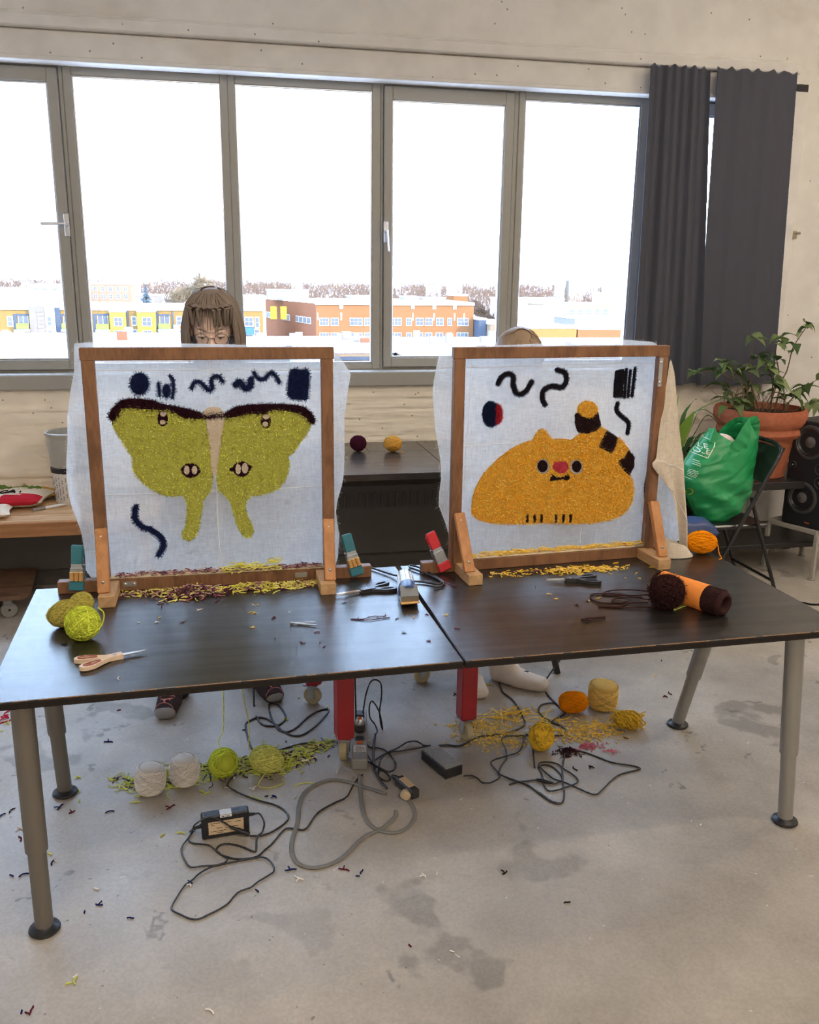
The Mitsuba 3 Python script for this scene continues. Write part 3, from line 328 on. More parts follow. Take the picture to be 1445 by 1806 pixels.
# ================================================================= tables
def grain(col_a, col_b, fx, fy, fz, seed=0.):
    def fn(p, n, uv):
        g = P.fbm(p.x*fx+seed, p.y*fy, p.z*fz, 4); h = P.noise(p.x*fx*6, p.y*fy*6+seed, p.z*fz*6)
        return P.mix(col_a, col_b, P.smoothstep(.25, .75, g*.8+h*.2))
    return P.proc(fn)
def table_rough(p, n, uv): return .13+.12*P.fbm(p.x*2, p.y*16, 1., 3)+.10*P.smoothstep(.55, .7, P.fbm(p.x*3, p.y*3, 4., 3))
scene['mat_table_top'] = {'type': 'twosided', 'nested': {'type': 'roughplastic', 'diffuse_reflectance': grain((.008, .006, .0055), (.020, .015, .012), 3, 40, 40), 'alpha': .10, 'int_ior': 1.85, 'distribution': 'ggx'}}
mat('table_edge', (.010, .007, .006), .6, .25)
mat('worn_edge', (.26, .145, .075), .6)
mat('table_leg', (.20, .18, .155), .42, .5, .7)
mat('table_leg_grey', (.30, .29, .27), .4, .5, .6)
mat('black_plastic', (.012, .012, .013), .4, .4)
TZ = .705
def table(o, rot, w, d, label, legs, legm):
    k = thing('table', label, 'table', 'black work tables')
    def put_(m): return move(m, (o[0], o[1], 0), rot)
    part(k, 'table_top', put_(box((.002, 0.001, TZ-.004), (w-.002, d, TZ), .002)), 'mat_table_top')
    part(k, 'edge_band', put_(box((.002, 0, TZ-.022), (w-.002, d, TZ-.0035), .0015)), 'mat_table_edge')
    rng = random.Random(int(w*1e4))
    x = .02; wear = []
    while x < w-.05:                                  # paint worn off along the front arris
        l = rng.uniform(.02, .16); wear.append(box((x, -.0004, TZ-.0018), (min(x+l, w-.01), .0010, TZ+.0002))); x += l+rng.uniform(.005, .05)
    part(k, 'worn_edge', put_(join(wear)), 'mat_worn_edge', kind='stuff', label='light wood showing on the worn front edge')
    for (tx, ty), (fx, fy) in legs:
        tz = TZ-.022; a = np.array([tx, ty, tz]); b = np.array([fx, fy, .016]); m = a+(b-a)*.66
        L = part(k, 'leg', join(cyl(a, m, .0285, 24), cyl(a-[0, 0, .01], a, .045, 20)), 'mat_'+legm, 35)
        part(L, 'lower_tube', cyl(m+(b-a)*-.01, b, .0235, 24), 'mat_'+legm, 35)
        part(L, 'foot', lathe([(0, 0), (.036, 0), (.041, .006), (.039, .011), (.026, .017), (.022, .022), (0, .022)], 24, (fx, fy, 0)), 'mat_black_plastic', 40)
table((-.5899, 2.1154), .0322, 1.2000, .8325, 'black-brown work table on the left carrying the moth frame and lime yarn', [((-.52, 2.21), (-.519, 2.195)), ((-.575, 2.79), (-.569, 2.871))], 'table_leg')
table((.6106, 2.154), .0169, 1.1930, .8325, 'black-brown work table on the right carrying the cat frame and brown yarn', [((1.715, 2.31), (1.737, 2.27)), ((1.735, 2.74), (1.71, 2.935))], 'table_leg_grey')
# red rolling bench behind the seam
mat('red_paint', (.33, .018, .022), .38, .5)
mat('caster', (.42, .36, .22), .45, .4)
k = thing('rolling_bench', 'red painted bench on four pale casters behind the two tables', 'bench')
RB = [(.385, 2.925), (.858, 2.985), (.318, 3.385), (.80, 3.50)]
for i, (x, y) in enumerate(RB):
    h = .40
    L = part(k, 'leg', move(box((-.031, -.031, .092), (.031, .031, h), .004), (x, y, 0), .12), 'mat_red_paint')
    c = part(L, 'caster', move(join(flipped(move(lathe([(.008, -.013), (.034, -.013), (.037, -.009), (.037, .009), (.034, .013), (.008, .013)], 22), rx=math.pi/2))), (x, y, .037), 1.2+i*.7), 'mat_caster', 35)
    part(L, 'caster_fork', move(join(box((-.012, -.02, .030), (.012, -.015, .088)), box((-.012, .015, .030), (.012, .02, .088)), box((-.03, -.03, .084), (.03, .03, .092))), (x, y, 0), 1.2+i*.7), 'mat_steel')
q = [(x, y) for x, y in RB]
part(k, 'bench_top', prism([q[0], q[1], q[3], q[2]], .03, .40), 'mat_red_paint') if 0 else part(k, 'bench_top', hull([(x+dx, y+dy, z) for x, y in RB for dx in (-.05, .05) for dy in (-.05, .05) for z in (.40, .425)]), 'mat_red_paint')
# ================================================================= tufting frames, their cloths and the tufted work
mat('wood', grain((.135, .062, .030), (.235, .115, .056), 30, 30, 6), .55, .35)
mat('wood_orange', grain((.36, .15, .05), (.47, .22, .085), 40, 40, 10), .5, .35)
mat('wood_pale', grain((.36, .21, .10), (.52, .33, .17), 60, 20, 60), .6, .3)
mat('zinc', (.55, .56, .56), .35, .5, .9)
mat('grip_strip', (.62, .52, .36), .8, .2)
# linen: open weave, lets a part of the light straight through between its threads
def weave(p, n, uv):
    u, v = uv.x, uv.y
    a = P.noise(u*420, v*60); b = P.noise(u*60, v*420, 5.); c = P.fbm(u*14, v*14, 2., 3)
    col = P.mix((.60, .585, .56), (.86, .845, .81), .42*a+.42*b+.16*c)
    return col
def weave_open(p, n, uv):
    u, v = uv.x, uv.y
    return .60+.16*P.noise(u*300, v*50)+.14*P.noise(u*50, v*300, 3.)
scene['mat_linen'] = {'type': 'mask', 'opacity': P.proc(weave_open), 'nested': {'type': 'principledthin', 'base_color': P.proc(weave), 'roughness': .9, 'diff_trans': 1.25, 'eta': 1.3, 'spec_trans': 0.}}
mat('white_thread', (.82, .82, .80), .8)
mat('linen_edge', (.70, .66, .60), .9)
def frame_xf(p0, ang):
    return lambda m: move(m, (p0[0], p0[1], TZ), ang)
FL = frame_xf((-.03, 2.922), 0.0); FR = frame_xf((.752, 2.935), .066)
def flat_cloth(poly, y, wav, seed, step=.012):
    """a sheet cut to the outline poly (u, v); taut inside the bars, loose and wavy outside them"""
    poly = Polygon(poly).buffer(0); x0, z0, x1, z1 = poly.bounds
    us = np.arange(x0-step, x1+step, step); vs = np.arange(z0-step, z1+step, step)
    gx, gz = np.meshgrid(us, vs, indexing='ij'); pts = np.stack([gx.ravel(), gz.ravel()], 1)
    inside = shapely.contains_xy(poly, pts[:, 0], pts[:, 1]); near = shapely.distance(poly.exterior, shapely.points(pts)) < step*.55
    pts = pts[inside & ~near]; L = poly.exterior.length; nb = int(L/step*1.4)
    edge = np.array([poly.exterior.interpolate(L*i/nb).coords[0] for i in range(nb)])
    from scipy.spatial import Delaunay
    allp = np.vstack([edge, pts]); f = Delaunay(allp).simplices
    c = allp[f].mean(1); f = f[shapely.contains_xy(poly.buffer(1e-4), c[:, 0], c[:, 1])]
    a, b, d = allp[f[:, 0]], allp[f[:, 1]], allp[f[:, 2]]
    neg = (b[:, 0]-a[:, 0])*(d[:, 1]-a[:, 1])-(b[:, 1]-a[:, 1])*(d[:, 0]-a[:, 0]) < 0; f[neg] = f[neg][:, ::-1]
    return allp, f, edge
def loose(p, u0, u1, v1, seed):
    """how far the cloth hangs back from the bars' plane outside the frame"""
    o = np.maximum(np.maximum(u0-p[:, 0], p[:, 0]-u1), 0); t = np.maximum(p[:, 1]-v1, 0)
    n = meshkit.noise(np.stack([p[:, 0]*9, p[:, 1]*9, p[:, 0]*0+seed], 1), seed)
    return np.clip(o*.9, 0, .06)*(.4+1.1*n)+.02*np.sin(p[:, 1]*21+seed)*np.clip(o*20, 0, 1)+t*.25*(n+.2)
def pile(poly, h, step, cols, seed, tuft=.007, dens=1., edge=False, lean=.5, y=0., grooves=None):
    """cut pile inside the outline: a lumpy base and a dense crop of short bent yarn ends; colours per tuft. Returns (mesh, colours)"""
    poly = Polygon(poly).buffer(0) if not hasattr(poly, 'geom_type') else poly
    rng = np.random.RandomState(seed); x0, z0, x1, z1 = poly.bounds
    n = int((x1-x0)*(z1-z0)/step**2*dens); p = np.stack([rng.uniform(x0, x1, n), rng.uniform(z0, z1, n)], 1)
    p = p[shapely.contains_xy(poly, p[:, 0], p[:, 1])]
    if grooves is not None: p = p[shapely.distance(grooves, shapely.points(p)) > .0028]
    L = poly.exterior.length; ne = int(L/step*1.25)
    pe = np.array([poly.exterior.interpolate(L*(i+.5)/ne).coords[0] for i in range(ne)])
    qe = np.array([poly.exterior.interpolate((L*(i+.5)/ne+.0015) % L).coords[0] for i in range(ne)])
    tg = qe-pe; tg /= np.linalg.norm(tg, axis=1, keepdims=True)+1e-9; sgn = 1 if poly.exterior.is_ccw else -1
    out = np.stack([tg[:, 1], -tg[:, 0]], 1)*sgn
    P_ = np.vstack([p, pe]); N = len(P_)
    d = rng.normal(0, lean, (N, 2)); d[len(p):] = out*rng.uniform(.45, .95, (ne, 1))+rng.normal(0, .25, (ne, 2))
    base = np.stack([P_[:, 0], np.full(N, y-.001), P_[:, 1]], 1); l = rng.uniform(.75, 1.25, (N, 1))*tuft
    dirv = np.stack([d[:, 0], np.full(N, -1.), d[:, 1]], 1); dirv /= np.linalg.norm(dirv, axis=1, keepdims=True)
    base -= np.array([0, 1, 0])*(h-l*.75)*(np.arange(N) < len(p))[:, None]
    tip = base+dirv*l; w = step*.30
    a = np.cross(dirv, rng.normal(0, 1, (N, 3))); a /= np.linalg.norm(a, axis=1, keepdims=True); b = np.cross(dirv, a)
    V = np.stack([base+a*w, base-.5*a*w+.87*b*w, base-.5*a*w-.87*b*w, tip+a*w*.8, tip-.4*a*w+.7*b*w, tip-.4*a*w-.7*b*w], 1).reshape(-1, 3)
    t = np.array([[0, 1, 4], [0, 4, 3], [1, 2, 5], [1, 5, 4], [2, 0, 3], [2, 3, 5], [3, 4, 5]]); Fc = (t[None]+np.arange(N)[:, None, None]*6).reshape(-1, 3)
    cols = np.array(cols, float); c = np.clip(cols[rng.randint(0, len(cols), N)]*rng.uniform(.55, 1.4, (N, 1)), 0, .95)
    bm = upright(prism(poly, h*.72), y); bc = np.repeat(cols.mean(0, keepdims=True)*.6, len(bm[0]), 0)  # base colour darkened to carry the shade between tufts
    return join(bm, (V, Fc)), np.vstack([bc, np.repeat(c, 6, 0)])
def tufted(parent, name, X, poly, h, step, cols, seed, label=None, **k):
    m, c = pile(poly, h, step, cols, seed, **k)
    return part(parent, name, X(m), 'mat_vertex', color=c, label=label)
GREEN = [(.58, .60, .09), (.66, .68, .11), (.50, .51, .07), (.82, .82, .32), (.62, .65, .09), (.36, .31, .06)]
NAVY = [(.012, .018, .07), (.018, .03, .13), (.014, .018, .045)]
PLUM = [(.028, .008, .014), (.04, .012, .02), (.022, .008, .012)]
CREAM = [(.88, .74, .60), (.92, .79, .66)]
ORANGE = [(.93, .47, .03), (.95, .53, .05), (.90, .43, .03), (.95, .60, .11), (.95, .66, .22), (.85, .38, .02)]
DARK = [(.028, .014, .016), (.036, .02, .022)]
BLK = [(.014, .013, .02), (.02, .018, .026)]
def squig(pts, r): return LineString(cr(pts, 5)).buffer(r, cap_style=1, resolution=4)
def bar(k, X, nm, a, b, w, h, m='mat_wood', up=(0, 0, 1), label=None): return part(k, nm, X(beam(a, b, w, h, up)), m, label=label)
def screw(k, X, p, axis=1):
    return part(k, 'screw', X(move(lathe([(0, 0), (.0055, 0), (.005, .0018), (.0025, .003), (0, .003)], 10), p, rx=math.pi/2 if axis == 1 else 0)), 'mat_zinc', 30)
def stand_frame(X, w, h, label, over, bracket_right):
    """w, h outer size of the stretcher; local origin: outer left edge on the tabletop; bars from y 0 (front) to .04"""
    k = thing('tufting_loom', label, 'tufting loom', 'wooden tufting looms'); B = .04
    bar(k, X, 'top_rail', (-.003, -.034, h-.021), (w+.003, -.034, h-.021), .026, .038)
    bar(k, X, 'post', (.019, -.034+.0, .0), (.019, -.034, h-.04), .026, .038, up=(1, 0, 0)); bar(k, X, 'post', (w-.019, -.034, .0), (w-.019, -.034, h-.04), .026, .038, up=(1, 0, 0))
    bar(k, X, 'bottom_rail', (-over, -.030, .020), (w+over, -.030, .020), .034, .040)
    for x in (.019, w-.019):
        s = 1 if x < w/2 else -1
        bar(k, X, 'foot', (x+s*.022, -.20, .019), (x+s*.022, -.049, .019), .05, .038, 'mat_wood_pale')
        a = np.array([x+s*.004, -.062, .215]); b = np.array([x+s*.012, -.165, .036])
        bar(k, X, 'brace', a, b, .036, .020, 'mat_wood_orange', up=(0, 1, .5))
        bar(k, X, 'gusset', (x+s*.003, -.056, .03), (x+s*.003, -.056, .21), .03, .018, 'mat_wood', up=(0, 1, 0))
        d = (b-a)/np.linalg.norm(b-a)
        screw(k, X, a+d*.02+[0, -.010, -.004]); screw(k, X, b-d*.035+[0, -.011, .004])
    if bracket_right:
        part(k, 'corner_bracket', X(join(box((w-.036, -.0495, h-.145), (w-.022, -.0475, h-.045)), )), 'mat_zinc', label='flat zinc corner bracket')
        for z in (h-.06, h-.13): screw(k, X, (w-.029, -.0495, z))
        part(k, 'corner_bracket', X(join(box((w-.042, -.0495, .048), (w-.034, -.0475, .13)), box((w-.075, -.0495, .044), (w-.034, -.0475, .052)))), 'mat_zinc', label='small zinc corner bracket')
    else:
        part(k, 'mending_plate', X(box((.075, -.0495, .014), (.118, -.0475, .031))), 'mat_zinc', label='flat metal mending plate')
        for x in (.083, .11): screw(k, X, (x, -.0495, .0225))
        part(k, 'mending_plate', X(box((w-.135, -.0495, .014), (w-.095, -.0475, .031))), 'mat_zinc')
    part(k, 'grip_strip', X(join(box((.03, -.046, .041), (w-.03, -.017, .046), .001))), 'mat_grip_strip', label='pale tack strip along the bottom rail')
    return k
def cloth_thing(X, poly, label, y, u0, u1, v1, seed, lines, fringe):
    k = thing('tufting_cloth', label, 'cloth', 'stretched tufting cloths')
    p, f, edge = flat_cloth(poly, y, 0, seed)
    yy = y+loose(p, u0, u1, v1, seed)
    m = (np.stack([p[:, 0], yy, p[:, 1]], 1), f)
    part(k, 'linen', X(m), 'mat_linen', smooth=True, uv=p) if 0 else put(key(k+'__linen'), mikit.ply(X(m), 'mat_linen', smooth=True, uv=p), None)
    th = []
    for a, b in lines:
        n = 30; t = np.linspace(0, 1, n)[:, None]; q = np.array(a)*(1-t)+np.array(b)*t; q = q+np.stack([.0015*np.sin(t[:, 0]*17+seed), .001*np.sin(t[:, 0]*23)], 1)
        qy = y-.0012+loose(q, u0, u1, v1, seed); part(k, 'guide_thread', X(tube(np.stack([q[:, 0], qy, q[:, 1]], 1), .0011, 4)), 'mat_white_thread')
    rng = np.random.RandomState(seed); fr = []; n = len(edge)                # frayed edge
    for i in range(0, n):
        if rng.rand() > fringe: continue
        a = edge[i]; c = p.mean(0); o = (a-c)/np.linalg.norm(a-c); l = rng.uniform(.003, .009)
        q = np.array([a, a+o*l*.5+rng.normal(0, .001, 2), a+o*l+rng.normal(0, .003, 2)-[0, l*.4]]); qy = y+loose(np.repeat(a[None], 3, 0), u0, u1, v1, seed)
        fr.append(tube(np.stack([q[:, 0], qy, q[:, 1]], 1), .0005, 3))
    part(k, 'frayed_edge', X(join(fr)), 'mat_linen_edge', kind='stuff', label='frayed thread ends along the cut edge')
    return k
fk = stand_frame(frame_xf((-.411, 2.930), 0.), .764, .778, 'wooden tufting frame on the left table holding the green moth', .125, False)
ck = cloth_thing(FL, CLOTH_L, 'see-through linen cloth with a tufted green luna moth, on the left frame', .0, -.375, .375, .775, 4,
    [((-.375, .311), (.383, .315)), ((-.005, .775), (.006, .03)), ((-.43, .318), (-.375, .311)), ((-.37, .705), (.39, .700))], .6)
GRV = shapely.union_all([LineString(cr(q, 5)) for s in (-1, 1) for q in ([(s*.225, .415), (s*.16, .412), (s*.10, .418), (s*.055, .42)], [(s*.26, .565), (s*.20, .545), (s*.12, .53), (s*.05, .53)], [(s*.285, .52), (s*.21, .505), (s*.13, .49)], [(s*.255, .47), (s*.19, .47), (s*.12, .47)],
    [(s*.04, .53), (s*.045, .44), (s*.05, .40)], [(s*.20, .40), (s*.20, .34)], [(s*.165, .405), (s*.165, .315)], [(s*.13, .405), (s*.125, .305)], [(s*.03, .36), (s*.05, .30), (s*.06, .24), (s*.08, .18)])])
for nm, w_, e_, lab in (('moth_wing', WING_L, EDGE_L, 'left lime green moth wing in cut pile'), ('moth_wing', WING_R, EDGE_R, 'right lime green moth wing in cut pile')):
    holes = [Polygon(q) for q in SPOTS+SPIKES]
    pw = Polygon(w_).buffer(0).difference(shapely.union_all(holes)); pw = max(getattr(pw, 'geoms', [pw]), key=lambda g: g.area)
    k = tufted(ck, nm, FL, pw, .009, .0046, GREEN, 11, lab, tuft=.008, dens=1.1, grooves=GRV)
    tufted(ck, 'wing_border', FL, Polygon(e_).buffer(.001), .011, .0045, PLUM, 12, 'dark plum border along the top of the wing', tuft=.010)
for a, s in enumerate(SPOTS):
    ins = [Polygon(q) for q in SPOTIN if Polygon(s).contains(Polygon(q).centroid)]
    u = Polygon(s).union(shapely.union_all([Polygon(q) for q in SPIKES if Polygon(q).intersects(Polygon(s))]+[Polygon(s)]))
    k = tufted(ck, 'wing_eyespot', FL, max(getattr(u.difference(shapely.union_all(ins)), 'geoms', [u.difference(shapely.union_all(ins))]), key=lambda g: g.area), .008, .0040, PLUM, 20+a, 'dark plum eyespot outline', tuft=.005)
    for q in ins: tufted(k, 'eyespot_centre', FL, q, .007, .0032, CREAM, 30+a, tuft=.003, lean=.3)
tufted(ck, 'moth_body', FL, BODY, .007, .003, CREAM, 41, 'smooth cream moth body', tuft=.003, lean=.2); tufted(ck, 'moth_head', FL, HEAD, .008, .003, CREAM, 42, 'cream moth head', tuft=.003, lean=.3)
for i, s in enumerate(SW_L): tufted(ck, 'yarn_swatch', FL, s, .010, .0045, NAVY, 50+i, 'navy practice patch', tuft=.011)
for i, (s, r) in enumerate(SQ_L): tufted(ck, 'yarn_swatch', FL, squig(s, r*1.15), .010, .0045, NAVY, 60+i, 'navy practice squiggle', tuft=.010)

fk2 = stand_frame(frame_xf((.752, 2.935), .066), .79, .775, 'wooden tufting frame on the right table holding the orange cat', .10, True)
ck2 = cloth_thing(FR, CLOTH_R, 'see-through linen cloth with a tufted orange cat, on the right frame', .0, .03, .76, .775, 9,
    [((.02, .435), (.25, .440)), ((.60, .447), (.735, .452)), ((.076, .72), (.05, .05)), ((.565, .66), (.54, .45)), ((.52, .22), (.515, .06)), ((-.02, .70), (.74, .71))], .85)
hol = [Polygon(q).buffer(0) for q in [EYEW[0], EYEW[1], NOSE, MOUTH]+CATBLK[1:2]+CLAWS]
pc = Polygon(CAT).buffer(0).difference(shapely.union_all(hol)); pc = max(getattr(pc, 'geoms', [pc]), key=lambda g: g.area)
tufted(ck2, 'cat_body', FR, pc, .010, .0046, ORANGE, 71, 'orange cut pile cat body', tuft=.009, dens=1.15)
tufted(ck2, 'tail_tip', FR, CATTIP, .010, .0036, ORANGE, 72, 'round orange tail tip', tuft=.007)
for i, s in enumerate(CATBLK): tufted(ck2, 'tail_band', FR, Polygon(s).buffer(.001), .011, .0042, DARK, 73+i, 'dark brown tail band', tuft=.006)
for i in range(2):
    k = tufted(ck2, 'cat_eye', FR, Polygon(EYEW[i]).difference(Polygon(EYEB[i])), .008, .0032, [(.62, .58, .54), (.68, .64, .6)], 80+i, 'white ring of the cat eye', tuft=.003, lean=.2)
    tufted(k, 'pupil', FR, EYEB[i], .010, .0036, DARK, 82+i, 'dark pupil', tuft=.004, lean=.3)
tufted(ck2, 'cat_nose', FR, NOSE, .010, .0036, [(.62, .07, .11), (.68, .10, .14), (.55, .05, .09)], 84, 'pink cat nose', tuft=.004, lean=.4)
tufted(ck2, 'cat_mouth', FR, MOUTH, .011, .0042, DARK, 85, 'dark zigzag cat mouth', tuft=.006)
for i, s in enumerate(CLAWS): tufted(ck2, 'claw', FR, s, .010, .004, DARK, 86+i, 'dark claw stripe', tuft=.005)
for i, s in enumerate(SW_R): tufted(ck2, 'yarn_swatch', FR, s, .009, .0042, BLK, 95+i, 'black practice patch', tuft=.007)
for i, (s, r) in enumerate(SQ_R): tufted(ck2, 'yarn_swatch', FR, squig(s, r), .009, .0042, BLK, 100+i, 'black practice line', tuft=.007)
tufted(ck2, 'yarn_swatch', FR, HALFB, .010, .0042, [(.010, .016, .05), (.014, .02, .06)], 110, 'round navy practice patch', tuft=.008)
tufted(ck2, 'yarn_swatch', FR, HALFR, .0115, .0042, [(.40, .015, .03), (.5, .03, .04)], 111, 'red crescent practice patch', tuft=.008)
# ================================================================= yarn
YARN = {}
def pal(name, c, **k):
    YARN[name] = c
    return mat('yarn_'+name, c, .9, .1, sheen=.3, **k)
for n_, c_ in dict(lime=(.58, .66, .07), lime_pale=(.62, .62, .16), olive=(.42, .36, .08), white=(.80, .75, .69), yellow=(.75, .48, .05), yellow_pale=(.82, .55, .17), orange=(.85, .27, .008), gold=(.70, .36, .07), plum=(.060, .012, .026), brown=(.030, .012, .012), red=(.50, .02, .05), pink=(.60, .12, .18)).items(): pal(n_, c_)
YC = dict(navy=(.014, .018, .10), maroon=(.10, .015, .03), lime=(.60, .64, .12), white=(.75, .72, .68), black=(.02, .018, .02), yellow=(.78, .52, .08), pink=(.60, .14, .2), plum=(.09, .03, .05), mauve=(.36, .20, .19))
def axis_to(m, a):
    """turn the mesh's z axis onto a"""
    a = np.array(a, float); a /= np.linalg.norm(a); z = np.array([0, 0, 1.]); v = np.cross(z, a); c = a[2]
    if np.linalg.norm(v) < 1e-6: return m
    K = np.array([[0, -v[2], v[1]], [v[2], 0, -v[0]], [-v[1], v[0], 0]]); R = np.eye(3)+K+K@K/(1+c)
    return m[0]@R.T, m[1]
def wound(size, turns, tilts, yr, seed, n=2., steps=36, hollow=False, wob=.03):
    """yarn wound layer on layer round a ball, egg or cake (n: 2 round, 4 drum-like) about the z axis"""
    rng = np.random.RandomState(seed); rx, rz = size; ms = []
    def surf(p):
        r = np.sqrt(p[:, 0]**2+p[:, 1]**2); q = (r**n+np.abs(p[:, 2])**n)**(1/n); p = p/q[:, None]; return p*[rx, rx, rz]
    c = trimesh.creation.icosphere(3, 1.); ms.append((surf(np.array(c.vertices))*.955, np.array(c.faces))); tint = [np.full(len(c.vertices), .72)]  # core colour darkened as the shade in gaps between strands
    for li, ti in enumerate(tilts):
        t = np.linspace(0, 1, turns*steps); a = t*turns*6.2832; node = a*(.137+.021*li)+rng.rand()*6.28; tl = ti+.10*np.sin(t*turns*.9+rng.rand()*6)
        x, y, z = np.cos(a), np.sin(a)*np.cos(tl), np.sin(a)*np.sin(tl)
        p = np.stack([x*np.cos(node)-y*np.sin(node), x*np.sin(node)+y*np.cos(node), z], 1)
        k = 1+wob*(li/len(tilts)-.5)+wob*.5*np.sin(a*.31+li)
        ms.append(tube(surf(p)*k[:, None], yr, 4)); b = rng.uniform(.55, 1.3, turns+2); tint.append(np.repeat(b[(t*turns).astype(int)], 4))
    return join(ms), np.concatenate(tint)
def ball(label, c, size, col, axis, turns=26, tilts=(.35, .8, 1.2), yr=.0019, n=2., seed=1, group=None, tail=None, name='yarn_ball', wob=.03):
    k = thing(name, label, 'yarn ball' if name != 'yarn_cake' else 'yarn cake', group)
    turns = int(turns*.75); m, tint = wound(size, turns, tilts, yr, seed, n, wob=wob); m = axis_to(m, axis); lo = m[0][:, 2].min()
    part(k, 'wound_yarn', move(m, (c[0], c[1], c[2]-lo)), 'mat_vertex', True, color=np.clip(tint[:, None]*np.array(YARN[col])[None], 0, .95))
    if tail: part(k, 'yarn_tail', tube(cr(tail, 6), yr*.95, 5), 'mat_yarn_'+col, True)
    return k
Z = TZ+.0005
ball('lime yellow yarn ball on the front left of the left table', (-.404, 2.481, Z), (.047, .047), 'lime', (.3, .6, .7), seed=2, tail=[(-.36, 2.48, .80), (-.345, 2.475, .785), (-.348, 2.47, .76), (-.36, 2.46, .74)], wob=.05)
ball('egg shaped olive yarn ball behind the lime one on the table', (-.468, 2.595, Z), (.038, .047), 'olive', (.9, .3, .25), seed=3, tilts=(.7, 1.1, 1.3), tail=[(-.505, 2.58, .77), (-.515, 2.572, .75), (-.508, 2.57, .73)])
ball('second olive yarn ball beside the wooden foot of the left frame', (-.434, 2.672, Z), (.034, .040), 'olive', (.6, -.5, .6), seed=4, tilts=(.5, 1.0, 1.3))
ball('bright orange yarn ball on the far right corner of the right table', (1.742, 2.945, Z), (.042, .062), 'orange', (.95, .1, -.12), seed=5, tilts=(1.1, 1.3, 1.45), turns=30, tail=[(1.795, 2.935, .755), (1.80, 2.925, .735), (1.795, 2.905, .715), (1.785, 2.87, .708), (1.77, 2.86, .707)])
k = ball('fuzzy dark brown yarn ball on the right table', (1.339, 2.436, Z), (.052, .050), 'brown', (.2, .9, .3), seed=6, yr=.0024, turns=22)
rng = np.random.RandomState(5)
def fuzz(c, r, n, l, w):
    d = rng.normal(0, 1, (n, 3)); d /= np.linalg.norm(d, axis=1, keepdims=True); ms = []
    for q in d:
        p = np.array(c)+q*r*np.array([1, 1, .97]); b = q+rng.normal(0, .5, 3); ms.append(tube([p, p+b*l*.5, p+b*l+rng.normal(0, l*.3, 3)], w, 3, caps=False))
    return join(ms)
part(k, 'fuzz', fuzz((1.339, 2.436, Z+.052), .052, 1500, .007, .0005), 'mat_yarn_brown', kind='stuff')
part(k, 'yarn_tail', join(tube(cr([(1.30, 2.47, .72), (1.24, 2.56, .709), (1.17, 2.585, .708), (1.145, 2.57, .708), (1.135, 2.53, .708), (1.16, 2.50, .708), (1.22, 2.49, .708), (1.29, 2.46, .715)], 8), .0022, 5), tube(cr([(1.29, 2.50, .72), (1.22, 2.53, .709), (1.19, 2.51, .708), (1.21, 2.49, .708), (1.24, 2.50, .709), (1.20, 2.46, .708), (1.13, 2.475, .708), (1.20, 2.45, .708), (1.29, 2.43, .712)], 8), .0022, 5), tube(cr([(1.33, 2.50, .735), (1.28, 2.585, .715), (1.22, 2.60, .709), (1.19, 2.57, .708), (1.25, 2.55, .709), (1.31, 2.49, .73)], 8), .0022, 5)), 'mat_yarn_brown')
# brown skein with its paper band
k = thing('yarn_skein', 'dark brown yarn skein in an orange paper band on the right table', 'yarn skein')
a, b = np.array([1.375, 2.545, .745]), np.array([1.474, 2.345, .745]); d = b-a; Ls = np.linalg.norm(d)
prof = [(.012, -.02), (.030, -.02), (.038, -.012), (.039, 0), (.039, Ls-.02), (.0385, Ls+.005), (.034, Ls+.014), (.026, Ls+.016), (.018, Ls+.008), (.016, Ls-.03), (.0, Ls-.04)]
part(k, 'wound_yarn', move(axis_to(lathe(prof, 36), d), a), 'mat_yarn_brown', 50)
part(k, 'yarn_strands', join([move(axis_to(tube([((.0395+.001*math.sin(i))*math.cos(g+s*.5*t/Ls), (.0395+.001*math.sin(i))*math.sin(g+s*.5*t/Ls), t) for t in np.linspace(-.01, Ls+.003, 9)], .0017, 4), d), a) for s in (-1, 1) for i, g in enumerate(np.arange(0, 6.28, .16))]), 'mat_yarn_brown')
mat('paper_orange', (.78, .25, .045), .55, .35); mat('paper_cream', (.62, .45, .30), .6, .3)
part(k, 'paper_band', move(axis_to(lathe([(.0425, Ls*.02), (.0428, Ls*.03), (.0428, Ls*.77), (.0425, Ls*.78)], 40), d), a), 'mat_paper_orange', 40, label='orange paper label band')
pts = [(g, t) for g in np.linspace(-.4, .5, 9) for t in (Ls*.06, Ls*.42)]
e1 = np.cross(d/Ls, [0, 0, 1]); e1 /= np.linalg.norm(e1); e2 = np.cross(e1, d/Ls)
V = np.array([a+d/Ls*t+.0434*(-e1*math.cos(g)+e2*(math.sin(g)*1.-.0)) for g, t in pts]); part(k, 'care_label', (V, grid(9, 2)), 'mat_paper_cream', True, label='cream printed patch on the band')
ball('plum yarn ball on the dark desk under the window', (.739, 4.92, .7505), (.046, .043), 'plum', (.2, .3, .9), seed=7, yr=.0011, turns=40, tail=[(.775, 4.90, .775), (.788, 4.885, .76), (.792, 4.87, .752)])
ball('golden yarn ball on the dark desk under the window', (.928, 4.876, .7505), (.050, .048), 'gold', (.1, .2, .95), seed=8, tilts=(.15, .35, .6), yr=.0019, tail=[(.958, 4.85, .765), (.972, 4.835, .755), (.98, 4.82, .752)])
F0 = .0008
for i, (c, lab) in enumerate([((-.286, 2.822), 'white cotton yarn ball, leftmost of the pair on the floor'), ((-.176, 2.858), 'white cotton yarn ball beside the lime one on the floor')]):
    ball(lab, (*c, F0), (.051, .056), 'white', (.05, -.1, 1), seed=20+i, n=2.8, turns=46, tilts=(.5, .75), yr=.0011)
